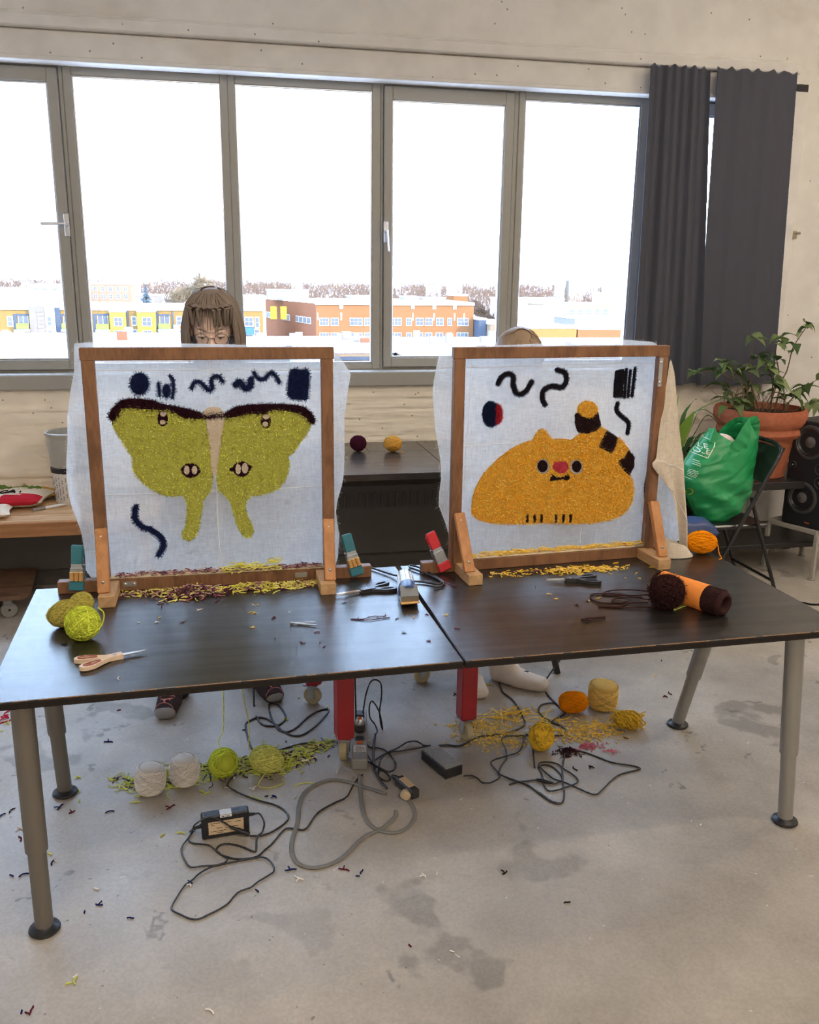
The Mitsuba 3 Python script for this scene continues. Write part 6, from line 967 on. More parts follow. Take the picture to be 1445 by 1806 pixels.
for i0, i1 in ((26, 36), (40, 52)):
    part(dk, 'guide_thread', FR(tube(np.array([G[i, int(i0+(i1-i0)*i/23)]+[0, -.002, 0] for i in range(0, 24, 2)]), .001, 4)), 'mat_white_thread')
# ================================================================= the two people behind the frames
import manifold3d as m3
mat('skin', (.80, .57, .46), .5, .35); mat('skin_lip', (.45, .19, .16), .45, .4); mat('eye_white', (.70, .68, .66), .25, .5); mat('iris', (.08, .06, .04), .2, .6); mat('lash', (.03, .022, .02), .7)
_S = trimesh.creation.icosphere(2, 1.)
def mani(v, f): return m3.Manifold(m3.Mesh(np.asarray(v, np.float32), np.asarray(f, np.uint32)))
def ball_pts(c, r, s=(1, 1, 1)): return np.array(_S.vertices)*r*np.array(s)+np.array(c)
def limb(*js):
    """hulls of the spheres at consecutive joints (x, y, z, r)"""
    o = []
    for a, b in zip(js[:-1], js[1:]): o.append(m3.Manifold.hull_points(np.vstack([ball_pts(a[:3], a[3]), ball_pts(b[:3], b[3])])))
    return o
def fuse(parts, edge, smooth=6, lam=.5):
    m = m3.Manifold.batch_boolean(parts, m3.OpType.Add).refine_to_length(edge); q = m.to_mesh(); t = trimesh.Trimesh(q.vert_properties[:, :3], q.tri_verts, process=True)
    trimesh.smoothing.filter_taubin(t, lamb=lam, nu=lam+.03, iterations=smooth); return np.array(t.vertices), np.array(t.faces)
def hand_parts(w, d, n, s):
    """w wrist, d the way the fingers point, n out of the back of the hand, s +1 / -1 the side the thumb is on"""
    w, d, n = (np.array(v, float) for v in (w, d, n)); d /= np.linalg.norm(d); n -= d*(n@d); n /= np.linalg.norm(n); t = np.cross(d, n)*s; o = []
    palm = [w+d*.02+t*.018, w+d*.02-t*.018, w+d*.085+t*.030, w+d*.080-t*.032]
    o.append(m3.Manifold.hull_points(np.vstack([ball_pts(p, .013) for p in palm])))
    for i, (off, L) in enumerate(((.028, .072), (.010, .080), (-.009, .074), (-.027, .058))):
        b = w+d*.082+t*off; cu = .35+.12*i; p = [b]; a = .25
        for k_, fr in enumerate((.45, .32, .23)):
            a += cu*(.6 if k_ == 0 else 1); p.append(p[-1]+L*fr*(d*math.cos(a)-n*math.sin(a)))
        o += limb(*[(*q, r) for q, r in zip(p, (.0095, .0088, .008, .0068))])
    b = w+d*.03+t*.024; p = [b, b+d*.022+t*.024-n*.008, b+d*.050+t*.030-n*.018, b+d*.070+t*.028-n*.028]; o += limb(*[(*q, r) for q, r in zip(p, (.013, .011, .0098, .008))])
    return o
def person(name, label, J, cols, hair, socks, seed):
    k = thing(name, label, 'person', None)
    g = {n_: np.array(v, float) for n_, v in J.items()}; hd = g['head']; yaw, nod = J['turn']; lean = lambda p: move(move((np.array(p, float), []), rx=nod), hd, yaw)[0]      # head space: -y is the face
    # --- head: skull, jaw, nose, ears, neck
    H = []
    hs = [((0, .015, .03), .083, (.90, 1.08, .98)), ((0, -.02, .01), .072, (.92, 1., 1.05)), ((0, -.028, -.045), .056, (.92, 1, .9)), ((0, -.040, -.078), .034, (1, .9, .9))]
    for a_, b_ in ((0, 1), (1, 2), (2, 3)): H.append(m3.Manifold.hull_points(np.vstack([lean(ball_pts(hs[q][0], hs[q][1], hs[q][2])) for q in (a_, b_)])))
    H.append(m3.Manifold.hull_points(np.vstack([lean(ball_pts((0, -.094, .008), .006)), lean(ball_pts((0, -.112, -.028), .0085)), lean(ball_pts((-.012, -.098, -.034), .006)), lean(ball_pts((.012, -.098, -.034), .006))])))
    for s in (-1, 1): H.append(m3.Manifold.hull_points(np.vstack([lean(ball_pts((s*.079, .012, .012), .010, (.5, 1, 1.6))), lean(ball_pts((s*.076, .004, -.022), .007))])))
    H.append(m3.Manifold.hull_points(np.vstack([lean(ball_pts((s*.030, -.088, .028), .010, (1.6, .8, .7))) for s in (-1, 1)])))
    nk = lean([(0, .02, -.06)])[0]
    B = H+limb((*nk, .052), (*g['neck'], .058))+limb((*g['neck'], .06), (*g['chest'], .115))+limb((*g['chest'], .118), (*g['waist'], .105), (*g['hip'], .125))
    for s, L in ((-1, 'L'), (1, 'R')):
        B += limb((*g['chest'], .09), (*g['sh'+L], .052))+limb((*g['sh'+L], .050), (*g['el'+L], .038), (*g['wr'+L], .026))
        B += limb((*g['hip'], .11), (*g['th'+L], .082))+limb((*g['th'+L], .082), (*g['kn'+L], .054))+limb((*g['kn'+L], .054), (*(g['kn'+L]*.62+g['an'+L]*.38), .052), (*g['an'+L], .034))
        he = g['an'+L]*[1, 1, 0]+[0, 0, .03]; to = g['to'+L]; B += limb((*he, .025), (*(he*.45+to*.55), .027), (*to, .018))
        B += hand_parts(g['wr'+L], g['hd'+L], (0, .3, 1), s)
    part(k, 'body', fuse(B, .008, 6), 'mat_skin', True)
    # --- clothes
    Tp = limb((*g['neck'], .070), (*g['chest'], .130))+limb((*g['chest'], .134), (*g['waist'], .125), (*g['hip'], .140))
    for L in 'LR': Tp += limb((*g['chest'], .10), (*g['sh'+L], .066))+limb((*g['sh'+L], .064), (*g['el'+L], .054), (*(g['el'+L]*.2+g['wr'+L]*.8), .042))
    part(k, 'top', fuse(Tp, .018, 6), cols[0], True, label=cols[3])
    Tr = [m3.Manifold.hull_points(np.vstack([ball_pts(g['hip']+[0, 0, .03], .142), ball_pts(g['hip'], .146)]))]
    for L in 'LR': Tr += limb((*g['hip'], .135), (*g['th'+L], .100))+limb((*g['th'+L], .100), (*g['kn'+L], .074), (*(g['an'+L]*[1, 1, 0]+[0, 0, J['hem']]), J['hemr']))
    part(k, 'trousers', fuse(Tr, .018, 5), cols[1], True, label=cols[4])
    # --- socks
    for L in 'LR':
        he = g['an'+L]*[1, 1, 0]+[0, 0, .031]; to = g['to'+L]*[1, 1, 0]+[0, 0, .028]; d = (to-he)/np.linalg.norm(to-he); sd = np.array([-d[1], d[0], 0])
        def foot(r=0., cut=None):
            q = [m3.Manifold.hull_points(np.vstack([ball_pts(he, .0305+r), ball_pts(he+d*.10+sd*.012+[0, 0, .004], .034+r), ball_pts(he+d*.10-sd*.012+[0, 0, .004], .034+r)])),
                 m3.Manifold.hull_points(np.vstack([ball_pts(he+d*.10+sd*.014, .032+r), ball_pts(he+d*.10-sd*.014, .032+r), ball_pts(to+sd*.016-[0, 0, .002], .025+r, (1, 1, .9)), ball_pts(to-sd*.014-[0, 0, .003], .024+r, (1, 1, .9))])),
                 m3.Manifold.hull_points(np.vstack([ball_pts(he+[0, 0, .002], .031+r), ball_pts(he+d*.09+[0, 0, .008], .033+r), ball_pts(g['an'+L]+[0, 0, .03], .038+r), ball_pts(g['an'+L]+d*.02+[0, 0, .03], .036+r)])),
                 ]+limb((*(g['an'+L]+[0, 0, .03]), .040+r), (*(g['an'+L]+[0, 0, .10]), .042+r))
            m = m3.Manifold.batch_boolean(q, m3.OpType.Add).trim_by_plane((0, 0, 1.), .0012)
            if cut is not None: m = m.trim_by_plane(tuple(d*cut[0]), float(cut[0]*(d@he+cut[1])))
            m = m.refine_to_length(.007); q = m.to_mesh(); t = trimesh.Trimesh(q.vert_properties[:, :3], q.tri_verts, process=True); trimesh.smoothing.filter_taubin(t, iterations=4); return np.array(t.vertices), np.array(t.faces)
        s = part(k, 'sock', foot(.0035, (-1, .197) if socks == 'two_tone' else None), 'mat_sock_black' if socks == 'two_tone' else 'mat_sock_white', True, label='dark brown sock with grey toe and coral lettering' if socks == 'two_tone' else 'white ankle sock')
        if socks == 'two_tone':
            part(s, 'toe_cap', foot(.0036, (1, .1971)), 'mat_sock_grey', True, label='grey toe cap'); part(s, 'toe_seam', foot(.0042, (1, .150)) if 0 else foot(.0041, None) if 0 else move(tube([(he+d*.1965+sd*.036*math.cos(a)+np.array([0, 0, .006+.036*math.sin(a)])).tolist() for a in np.linspace(-.35, 3.49, 22)], .0014, 5)), 'mat_sock_pink', True)
            top_z = lambda q: .0725-.000*q
            def on_sock(v2, a0, b0, rot=0.):
                """flat artwork (u across the foot, w along it towards the ankle) wrapped over the instep"""
                u, w = v2[:, 0]+b0, v2[:, 1]+a0; al = .187-w; z = np.interp(al, [.02, .06, .10, .155, .2], [.090, .084, .0745, .0665, .055])+.0012-np.clip(u/.05, -1, 1)**2*.020
                return he+al[:, None]*d+u[:, None]*sd+np.array([0, 0, 1.])*(z-he[2])[:, None]
            def art(mesh, a0, b0): v = np.array(mesh[0]); q = on_sock(v[:, :2]*[1, 1], a0, b0); q[:, 2] += v[:, 2]; return q, mesh[1]
            tx = meshkit.text_mesh('PUMA', .016, .0008, bold=True); tv = np.array(tx.vertices); tv[:, 0] -= tv[:, 0].mean(); tv[:, 0] *= .95; tv = np.stack([tv[:, 0], tv[:, 1], tv[:, 2]], 1)
            part(s, 'lettering', art((tv, np.array(tx.faces)), .052, 0), 'mat_sock_pink', label='coral letters across the instep')
            cat_ = Polygon([(-.026, .012), (-.022, .014), (-.010, .009), (.004, .010), (.014, .016), (.024, .022), (.026, .019), (.020, .014), (.015, .010), (.018, .002), (.013, .003), (.009, .007), (.000, .003), (-.004, -.006), (.000, -.010), (-.006, -.010), (-.009, -.003), (-.012, .004), (-.020, .008)])
            part(s, 'emblem', art(prism(cat_, .0008), .024, 0), 'mat_sock_pink', label='coral leaping emblem')
        else:
            p = he+d*.135+[0, 0, .040]; part(s, 'sock_mark', move(box((-.009, -.004, 0), (.009, .004, .0016)), p, math.atan2(d[1], d[0])), 'mat_lash', label='small dark mark on the sock')
    # --- face
    for s in (-1, 1):
        e = lean([(s*.031, -.0825, .010)])[0]
        part(k, 'eye', sphere(e, .0115, 2), 'mat_eye_white', True); part(k, 'iris', sphere(lean([(s*.031, -.0905, .004)])[0], .0052, 2), 'mat_iris', True)
        part(k, 'eyelid', (lambda m: (lean(m[0]), m[1]))(hull([(s*.031+x, y, z) for a in np.linspace(0, math.pi, 9) for x, y, z in ((.0145*math.cos(a), -.083-.011*math.sin(a), .012), (.014*math.cos(a), -.081-.008*math.sin(a), .021), (.0135*math.cos(a), -.083-.0112*math.sin(a), .0085))])), 'mat_skin', 40)
        part(k, 'lash_line', tube(lean([(s*.031+x, -.0945+abs(x)**1.5*5, .0085-abs(x)*.22) for x in np.linspace(-.015, .015, 9)]), .0011, 5), 'mat_lash')
        part(k, 'eyebrow', tube(lean([(s*(.014+q*.036), -.0985+.020*q*q, .030+.006*math.sin(q*3)) for q in np.linspace(0, 1, 8)]), [.0022, .0032, .0034, .0032, .003, .0026, .002, .001], 6), 'mat_'+hair)
    part(k, 'mouth', tube(lean([(x, -.0865+abs(x)*.28, -.062-.003*math.cos(x*90)) for x in np.linspace(-.022, .022, 9)]), [.001, .003, .0042, .0045, .0046, .0045, .0042, .003, .001], 8), 'mat_skin_lip', True)
    return k, lean
mat('hair_brown', (.20, .15, .115), .45, .5); mat('hair_light', (.27, .18, .11), .45, .5)
def hair_shell(k, lean, col, wide, drop, seed, fringe=True):
    """a bob: strands laid from the crown down over the head as thin overlapping locks on a closed cap"""
    rng = np.random.RandomState(seed); n, m = 72, 22; v = []
    a = np.linspace(0, 2*math.pi, n, endpoint=False)                        # 0 = right ear, pi/2 = back, 3pi/2 = face
    for j, t in enumerate(np.linspace(0, 1, m)):
        for g in a:
            fz = max(0, -math.sin(g)); front = fz > .68 and abs(math.cos(g)) < .74
            end = -drop*(1-.15*fz) if not front else .114+.003*math.sin(g*40)
            if t < .5: ph = t/.5*1.45; x, y, z = .096*wide*math.cos(g)*math.sin(ph), .012+.108*math.sin(g)*math.sin(ph), .03+.112*math.cos(ph); z = max(z, end)
            else: q = (t-.5)/.5; fl = 1+.14*math.sin(q*2.6); x, y = .096*wide*math.cos(g)*fl, .012+.108*math.sin(g)*(1+.05*q); z = .043+(end-.043)*q if end < .043 else end
            w = 1+.018*math.sin(g*31+seed)+.012*rng.randn(); v.append((x*w, y*w, z))
    q = grid(m, n); i, j = np.meshgrid(np.arange(m-1), np.arange(n), indexing='ij'); l = (j+1) % n; f = np.stack([i*n+j, (i+1)*n+j, (i+1)*n+l, i*n+l], -1).reshape(-1, 4); f = np.vstack([f[:, [0, 1, 2]], f[:, [0, 2, 3]]])
    h = part(k, 'hair', (lean(v), f), 'mat_'+col, True, label='chin length brown hair' if fringe else 'light brown hair')
    L = []
    for i in range(150):                                                        # locks on top
        g = rng.uniform(0, 2*math.pi); fz = max(0, -math.sin(g)); front = fz > .66
        if front and rng.rand() < .6: continue
        p = []
        for t in np.linspace(.12, 1, 8):
            gg = g+.05*math.sin(t*5+i)
            if t < .5: ph = t/.5*1.45; x, y, z = .098*wide*math.cos(gg)*math.sin(ph), .012+.110*math.sin(gg)*math.sin(ph), .032+.113*math.cos(ph)
            else:
                q = (t-.5)/.5; x, y = .098*wide*math.cos(gg)*(1+.14*math.sin(q*2.6)), .012+.110*math.sin(gg)*(1+.05*q); z = .045-(drop+.045+rng.uniform(-.01, .01))*q
                if front: z = max(z, .108)
            p.append((x, y, z))
        L.append(tube(lean(p), [.002, .004, .005, .005, .005, .0045, .004, .002], 5))
    part(h, 'lock', join(L), 'mat_'+col, True, kind='stuff')
    if fringe:
        for i in range(11):                                                     # thin fringe over the forehead
            x0 = -.062+.124*i/10+rng.uniform(-.003, .003); b = .022+rng.uniform(-.012, .012)
            p = [(x0*.55, -.048, .130), (x0*.85, -.082+.05*(x0/.06)**2*.3, .092), (x0, -.105+.030*(x0/.06)**2, .055), (x0*1.04+rng.uniform(-.004, .004), -.108+.034*(x0/.06)**2, b)]
            part(h, 'fringe_strand', tube(lean(cr(p, 4)), np.interp(np.linspace(0, 1, 13), [0, .5, 1], [.0042, .0024, .0006]), 5), 'mat_'+col, True)
    return h
mat('top_grey', (.36, .38, .42), .85, .15); mat('trouser_black', (.018, .018, .021), .85, .1); mat('top_sand', (.50, .44, .36), .85, .15); mat('jeans', (.10, .12, .15), .85, .1)
mat('sock_black', (.045, .030, .032), .9, .1); mat('sock_grey', (.30, .29, .29), .9, .1); mat('sock_pink', (.62, .22, .20), .8, .1); mat('sock_white', (.72, .66, .60), .9, .1)
J1 = dict(head=(-.020, 3.335, 1.512), turn=(-.06, .33), neck=(-.022, 3.43, 1.385), chest=(-.03, 3.50, 1.20), waist=(-.04, 3.58, 1.02), hip=(-.05, 3.62, .90),
    shL=(-.20, 3.45, 1.305), shR=(.145, 3.45, 1.305), elL=(-.27, 3.33, 1.06), elR=(.22, 3.33, 1.06), wrL=(-.15, 3.14, 1.10), wrR=(.12, 3.14, 1.12), hdL=(.25, -.75, .25), hdR=(-.25, -.75, .25),
    thL=(-.14, 3.63, .84), thR=(.04, 3.63, .84), knL=(-.215, 3.58, .48), knR=(.105, 3.62, .48), anL=(-.238, 3.55, .07), anR=(.118, 3.605, .07), toL=(-.268, 3.363, .028), toR=(.160, 3.433, .028), hem=.055, hemr=.074)
k1, ln1 = person('person', 'person with a chin length bob and round glasses looking over the moth frame', J1, ('mat_top_grey', 'mat_trouser_black', None, 'grey top', 'black trousers'), 'hair_brown', 'two_tone', 3)
hair_shell(k1, ln1, 'hair_brown', 1.0, .105, 5)
gl = []
for s in (-1, 1): gl.append(tube(ln1([(s*.034+.0235*math.cos(a), -.104+.25*(.034*s+.0235*math.cos(a))**2*8, .002+.021*math.sin(a)) for a in np.linspace(0, 2*math.pi, 28, endpoint=False)]), .0011, 6, closed=True)); gl.append(tube(ln1([(s*.058, -.098, .006), (s*.074, -.06, .008), (s*.083, -.0, .010)]), .0012, 6))
gl.append(tube(ln1([(-.0105, -.103, .006), (0, -.110, .010), (.0105, -.103, .006)]), .0012, 6)); solo('eyeglasses', join(gl), 'mat_lash', 'thin round dark eyeglasses worn by the person behind the moth frame', 'glasses')
J2 = dict(head=(1.135, 3.375, 1.372), turn=(-.10, .62), neck=(1.14, 3.49, 1.275), chest=(1.15, 3.56, 1.10), waist=(1.16, 3.64, .90), hip=(1.17, 3.69, .74),
    shL=(.975, 3.52, 1.19), shR=(1.325, 3.52, 1.19), elL=(.92, 3.38, .98), elR=(1.38, 3.38, .98), wrL=(1.04, 3.20, 1.02), wrR=(1.28, 3.20, 1.04), hdL=(.25, -.7, .3), hdR=(-.25, -.7, .3),
    thL=(1.09, 3.64, .70), thR=(1.25, 3.64, .70), knL=(1.03, 3.40, .47), knR=(1.20, 3.40, .48), anL=(1.00, 3.50, .075), anR=(1.13, 3.465, .075), toL=(1.000, 3.31, .028), toR=(1.283, 3.335, .028), hem=.135, hemr=.056)
k2, ln2 = person('person', 'person with light brown hair bent low behind the cat frame, in white socks', J2, ('mat_top_sand', 'mat_jeans', None, 'sand coloured top', 'grey blue jeans'), 'hair_light', 'white', 7)
hair_shell(k2, ln2, 'hair_light', .96, .12, 9)
k = thing('stool', 'black four legged stool under the person behind the cat frame', 'stool')
part(k, 'seat', lathe([(0, .555), (.15, .555), (.165, .565), (.165, .585), (.15, .595), (0, .595)], 32, (1.20, 3.70, 0)), 'mat_black_wood', 40)
for dx, dy in ((1, -1), (1, 1), (-1, 1), (-1, -1)): part(k, 'leg', beam((1.20+dx*.10, 3.70+dy*.10, .556), (1.20+dx*.215, 3.70+dy*.222, .0), .024, .024, up=(0, 1, 0)), 'mat_black_wood')
# ================================================================= the snowy city outside, some twelve metres below
GZ = -12.
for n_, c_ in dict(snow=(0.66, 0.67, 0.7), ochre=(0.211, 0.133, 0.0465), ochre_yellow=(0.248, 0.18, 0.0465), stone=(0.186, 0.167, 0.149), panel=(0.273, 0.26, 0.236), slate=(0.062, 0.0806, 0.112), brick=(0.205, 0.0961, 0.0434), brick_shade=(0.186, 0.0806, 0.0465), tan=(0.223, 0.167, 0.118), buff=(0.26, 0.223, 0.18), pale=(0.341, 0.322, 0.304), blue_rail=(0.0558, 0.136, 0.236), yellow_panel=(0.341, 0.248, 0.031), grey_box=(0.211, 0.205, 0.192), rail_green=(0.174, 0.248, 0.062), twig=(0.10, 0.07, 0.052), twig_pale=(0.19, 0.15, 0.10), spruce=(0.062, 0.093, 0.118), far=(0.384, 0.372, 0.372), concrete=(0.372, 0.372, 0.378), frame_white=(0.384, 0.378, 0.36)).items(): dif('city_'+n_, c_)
mat('city_glass', (.10, .115, .14), .12, .5)
struct('snow_ground', box((-2500, 40, GZ-1), (2500, 5200, GZ)), 'mat_city_snow')
def win(k, x0, x1, z0, z1, y, fr='frame_white', bars=1):
    """a window with its own reveal: white frame proud of the wall, glass set back, mullions"""
    w = part(k, 'window', join(box((x0-.08, y-.06, z0-.08), (x0+.03, y+.05, z1+.08)), box((x1-.03, y-.06, z0-.08), (x1+.08, y+.05, z1+.08)), box((x0, y-.06, z0-.10), (x1, y+.05, z0+.03)), box((x0, y-.06, z1-.03), (x1, y+.05, z1+.08)),
        *[box((x0+(x1-x0)*(i+1)/(bars+1)-.03, y-.05, z0), (x0+(x1-x0)*(i+1)/(bars+1)+.03, y+.03, z1)) for i in range(bars)], box((x0, y-.05, (z0+z1)/2-.03), (x1, y+.03, (z0+z1)/2+.03))), 'mat_city_'+fr)
    part(w, 'pane', box((x0, y-.02, z0), (x1, y+.06, z1)), 'mat_city_glass'); return w
def block(name, label, x0, x1, y0, y1, z1, wall, z0=GZ, roof=True, snow=.35, cat='building', group=None, over=.15):
    k = thing(name, label, cat, group); part(k, 'wall', box((x0, y0, z0), (x1, y1, z1)), 'mat_city_'+wall)
    if roof: part(k, 'snowy_roof', box((x0-over, y0-over, z1), (x1+over, y1+over, z1+snow), .08), 'mat_city_snow', label='flat roof under snow')
    return k
# --- the yellow apartment row
Y = 110.
k = block('apartment_building', 'long three storey ochre apartment row with blue balconies, left of the view', -40, 5.2, Y, Y+13, -2.30, 'ochre')
part(k, 'parapet_cap', box((-40.1, Y-.14, -2.42), (5.3, Y+.02, -2.28)), 'mat_city_frame_white')
part(k, 'stone_bay', box((-20.7, Y-.5, GZ), (-19.1, Y, -2.05)), 'mat_city_stone', label='grey stone faced bay')
for i in range(22):
    z = -11.6+i*.45
    for j in range(2): part(k, 'stone_course', box((-20.68+.8*j+.02, Y-.53-.02*((i*3+j) % 3), z), (-20.68+.8*j+.74, Y-.5, z+.38)), 'mat_city_stone')
part(k, 'panel_bay', box((-19.1, Y-.35, GZ), (-18.0, Y, -2.15)), 'mat_city_panel', label='pale panelled bay'); part(k, 'slate_bay', box((-18.0, Y-.2, GZ), (-17.45, Y, -2.15)), 'mat_city_slate', label='dark blue grey bay')
for x0, x1 in ((-12.1, -10.3), (-9.1, -7.0)): part(k, 'yellow_bay', box((x0, Y-.6, GZ), (x1, Y, -2.6)), 'mat_city_ochre_yellow', label='projecting bright yellow bay'); part(k, 'bay_cap', box((x0-.05, Y-.66, -2.6), (x1+.05, Y, -2.45)), 'mat_city_frame_white')
for x0, x1 in ((-10.25, -10.02), (-6.98, -6.8), (-5.22, -5.08)): part(k, 'downpipe', box((x0, Y-.12, GZ), (x1, Y, -2.4)), 'mat_city_slate')
def balcony(x0, x1, z0, z1, side=True):
    b = part(k, 'balcony', join(box((x0-.35, Y-.10, z0-.2), (x0, Y+.02, z1+.15)), box((x0-.35, Y-.10, z1), (x1, Y+.02, z1+.18))), 'mat_city_slate', label='blue grey balcony recess')
    part(b, 'glass_door', box((x0+.1, Y-.02, z0), (x1-.1, Y+.03, z1-.05)), 'mat_city_glass'); part(b, 'slab', box((x0-.1, Y-.9, z0-.32), (x1+.1, Y, z0-.05)), 'mat_city_panel')
    part(b, 'railing', join(box((x0, Y-.88, z0), (x1, Y-.85, z0+.55)), box((x0, Y-.90, z0+.55), (x1, Y-.83, z0+.60))), 'mat_city_rail_green'); part(b, 'door_frame', join(*[box((x0+(x1-x0)*q-.04, Y-.05, z0), (x0+(x1-x0)*q+.04, Y, z1)) for q in (.1, .5, .9)]), 'mat_city_frame_white')
for x0, x1, zs in ((-22.1, -20.8, ((-4.45, -3.05), (-5.95, -4.69), (-7.3, -6.14))), (-17.3, -15.9, ((-4.45, -3.05), (-5.95, -4.69))), (-13.6, -12.2, ((-4.5, -3.0), (-5.95, -4.69))), (-6.75, -5.4, ((-4.45, -3.02), (-5.95, -4.69))), (-27.5, -26.1, ((-4.45, -3.05), (-5.95, -4.69)))):
    for z0, z1 in zs: balcony(x0, x1, z0, z1)
for x0, x1, z0, z1, y, b in ((-23.1, -22.6, -4.19, -3.19, Y, 0), (-23.7, -23.2, -5.56, -4.69, Y, 0), (-23.1, -22.7, -7.14, -6.2, Y, 0), (-18.85, -18.4, -4.12, -3.2, Y-.35, 0), (-18.85, -18.4, -5.64, -4.7, Y-.35, 0), (-11.6, -10.75, -4.11, -3.22, Y-.6, 1), (-11.6, -10.75, -5.55, -4.69, Y-.6, 1), (-9.7, -9.25, -4.05, -3.15, Y, 0), (-9.7, -9.25, -5.53, -4.63, Y, 0), (-8.5, -7.55, -4.11, -3.21, Y-.6, 1), (-8.5, -7.55, -5.53, -4.69, Y-.6, 1), (-4.7, -4.2, -4.04, -3.14, Y, 0), (-4.7, -4.2, -5.5, -4.6, Y, 0), (3.1, 4.0, -4.17, -3.18, Y, 1), (3.1, 4.0, -5.75, -5.2, Y, 1), (4.3, 4.72, -4.3, -3.18, Y, 0), (4.2, 4.7, -5.4, -4.56, Y, 0), (-2.6, -1.8, -4.1, -3.2, Y, 1), (-.6, .2, -4.1, -3.2, Y, 1)): win(k, x0, x1, z0, z1, y, bars=b)
part(k, 'blue_balcony', box((2.9, Y-.8, -5.1), (4.05, Y, -4.3)), 'mat_city_blue_rail', label='bright blue balcony front')
for x in np.arange(-39, 5, 2.7): part(k, 'roof_vent', box((x, Y+2+(x*7) % 5, -2.), (x+.35, Y+2.4+(x*7) % 5, -1.55)), 'mat_city_grey_box')
# --- the brick school
Y = 144.
k = block('school_building', 'two storey orange brick school with white windows, centre of the view', 15.0, 40.6, Y, Y+24, -2.6, 'brick')
part(k, 'coping', box((14.9, Y-.2, -2.72), (40.7, Y, -2.5)), 'mat_city_frame_white')
W_s = prism([(15.0, Y), (15.0, Y+20), (6.0, Y+40), (3.0, Y+38), (8.2, Y+28)], -2.55-GZ, GZ); part(k, 'west_wing', W_s, 'mat_city_brick_shade', label='receding brick wing with its shade put into the colour'); part(k, 'wing_roof', prism([(15.1, Y-.1), (15.1, Y+20), (6, Y+40.2), (3, Y+38), (8.1, Y+27.9)], .35, -2.55), 'mat_city_snow')  # shaded copy of the brick: the wing's shade is in its colour
d_ = np.array([8.2-15., 28.]); L_ = np.linalg.norm(d_); wa = math.atan2(28., -6.8)
for s in (2.2, 4.2, 6.2, 8.2, 13., 15.2, 22, 24, 26):
    q = move(box((s, -.0, -5.8), (s+1.5, .12, -4.75)), (15., Y, 0), wa); w = part(k, 'wing_window', q, 'mat_city_frame_white'); part(w, 'pane', move(box((s+.12, .05, -5.68), (s+1.38, .16, -4.87)), (15., Y, 0), wa), 'mat_city_glass')
for x0, x1 in ((15.6, 17.0), (17.4, 18.5), (20.4, 22.3), (22.7, 24.2), (27.0, 28.6), (29.5, 30.3), (31.1, 32.2), (32.6, 33.7), (34.4, 35.5), (36.3, 36.95), (37.9, 39.7)):
    win(k, x0, x1, -5.85, -4.75, Y, bars=2 if x1-x0 > 1.2 else 1)
    win(k, x0, x1, -8.3, -7.05, Y, bars=2 if x1-x0 > 1.2 else 1)
for x in (19.0, 25.2, 26.3, 30.5, 34.0, 37.4, 39.0, 15.3): part(k, 'pale_slit', box((x-.12, Y-.06, -5.1), (x+.12, Y, -3.9)), 'mat_city_frame_white', label='pale vertical slit in the brick')
for x in (19.0, 26., 30.5, 34.0, 37.4): part(k, 'brick_panel', box((x-.35, Y-.10, -2.6), (x+.35, Y, -3.4)) if 0 else box((x-.3, Y-.08, -3.3), (x+.3, Y, -2.62)), 'mat_city_frame_white')
for x0, x1, y, z in ((8.5, 15.5, 160, -.9), (23.1, 27.8, 163, -1.85), (32.0, 34.5, 158, -1.8), (35.7, 39.8, 160, -2.0)): part(k, 'roof_plant_room', box((x0, y, -2.3), (x1, y+5, z)), 'mat_city_grey_box'); part(k, 'plant_room_snow', box((x0-.1, y-.1, z), (x1+.1, y+5.1, z+.2)), 'mat_city_snow')
k = block('house', 'white low block beside the shaded brick wing', 3.7, 7.6, 150, 160, -1.9, 'pale')
for i in range(2): part(k, 'yellow_panel', box((8.3+1.6*i, 149.6, -5.2), (9.3+1.6*i, 150, -3.2)), 'mat_city_yellow_panel', label='yellow stair screen')
block('annex', 'narrow navy annex at the right end of the brick school', 40.7, 41.9, 141, 150, -4.9, 'slate'); k = block('house', 'low tan hall right of the navy annex', 42., 46., 139, 152, -5.5, 'tan')
for x in (43.2, 44.6): win(k, x, x+.5, -7.0, -6.4, 139.)
# --- roofs and houses to the right
k = block('house', 'tan block with a row of tall windows, far right of the view', 74, 90, 200, 214, -4.2, 'tan')
for i in range(7): win(k, 75+2.1*i, 76.1+2.1*i, -6.7, -5.1, 200.)
block('house', 'white flat roofed block behind the tan one', 68, 84, 216, 226, -3.4, 'pale'); block('chimney_tower', 'pale square tower rising over the tan block', 92.1, 94.0, 215, 218, -1.9, 'pale', cat='tower')
block('house', 'buff row house under a snowy roof, right of the view', 43, 52, 128, 136, -5.5, 'ochre'); block('house', 'brick row house next to the buff one', 52.2, 61, 128, 136, -5.6, 'brick'); block('house', 'orange cube rising behind the white roofs', 44.5, 47.2, 172, 178, -1.8, 'brick')
block('house', 'wide white roofed shed in the right foreground', 33, 47, 94, 102, -5.3, 'stone', snow=.25)
block('house', 'low white building between the trees on the right', 56, 67, 170, 180, -4.0, 'pale'); block('house', 'dark grey block at the far right of the view', 60.5, 72, 150, 160, -5.1, 'grey_box')
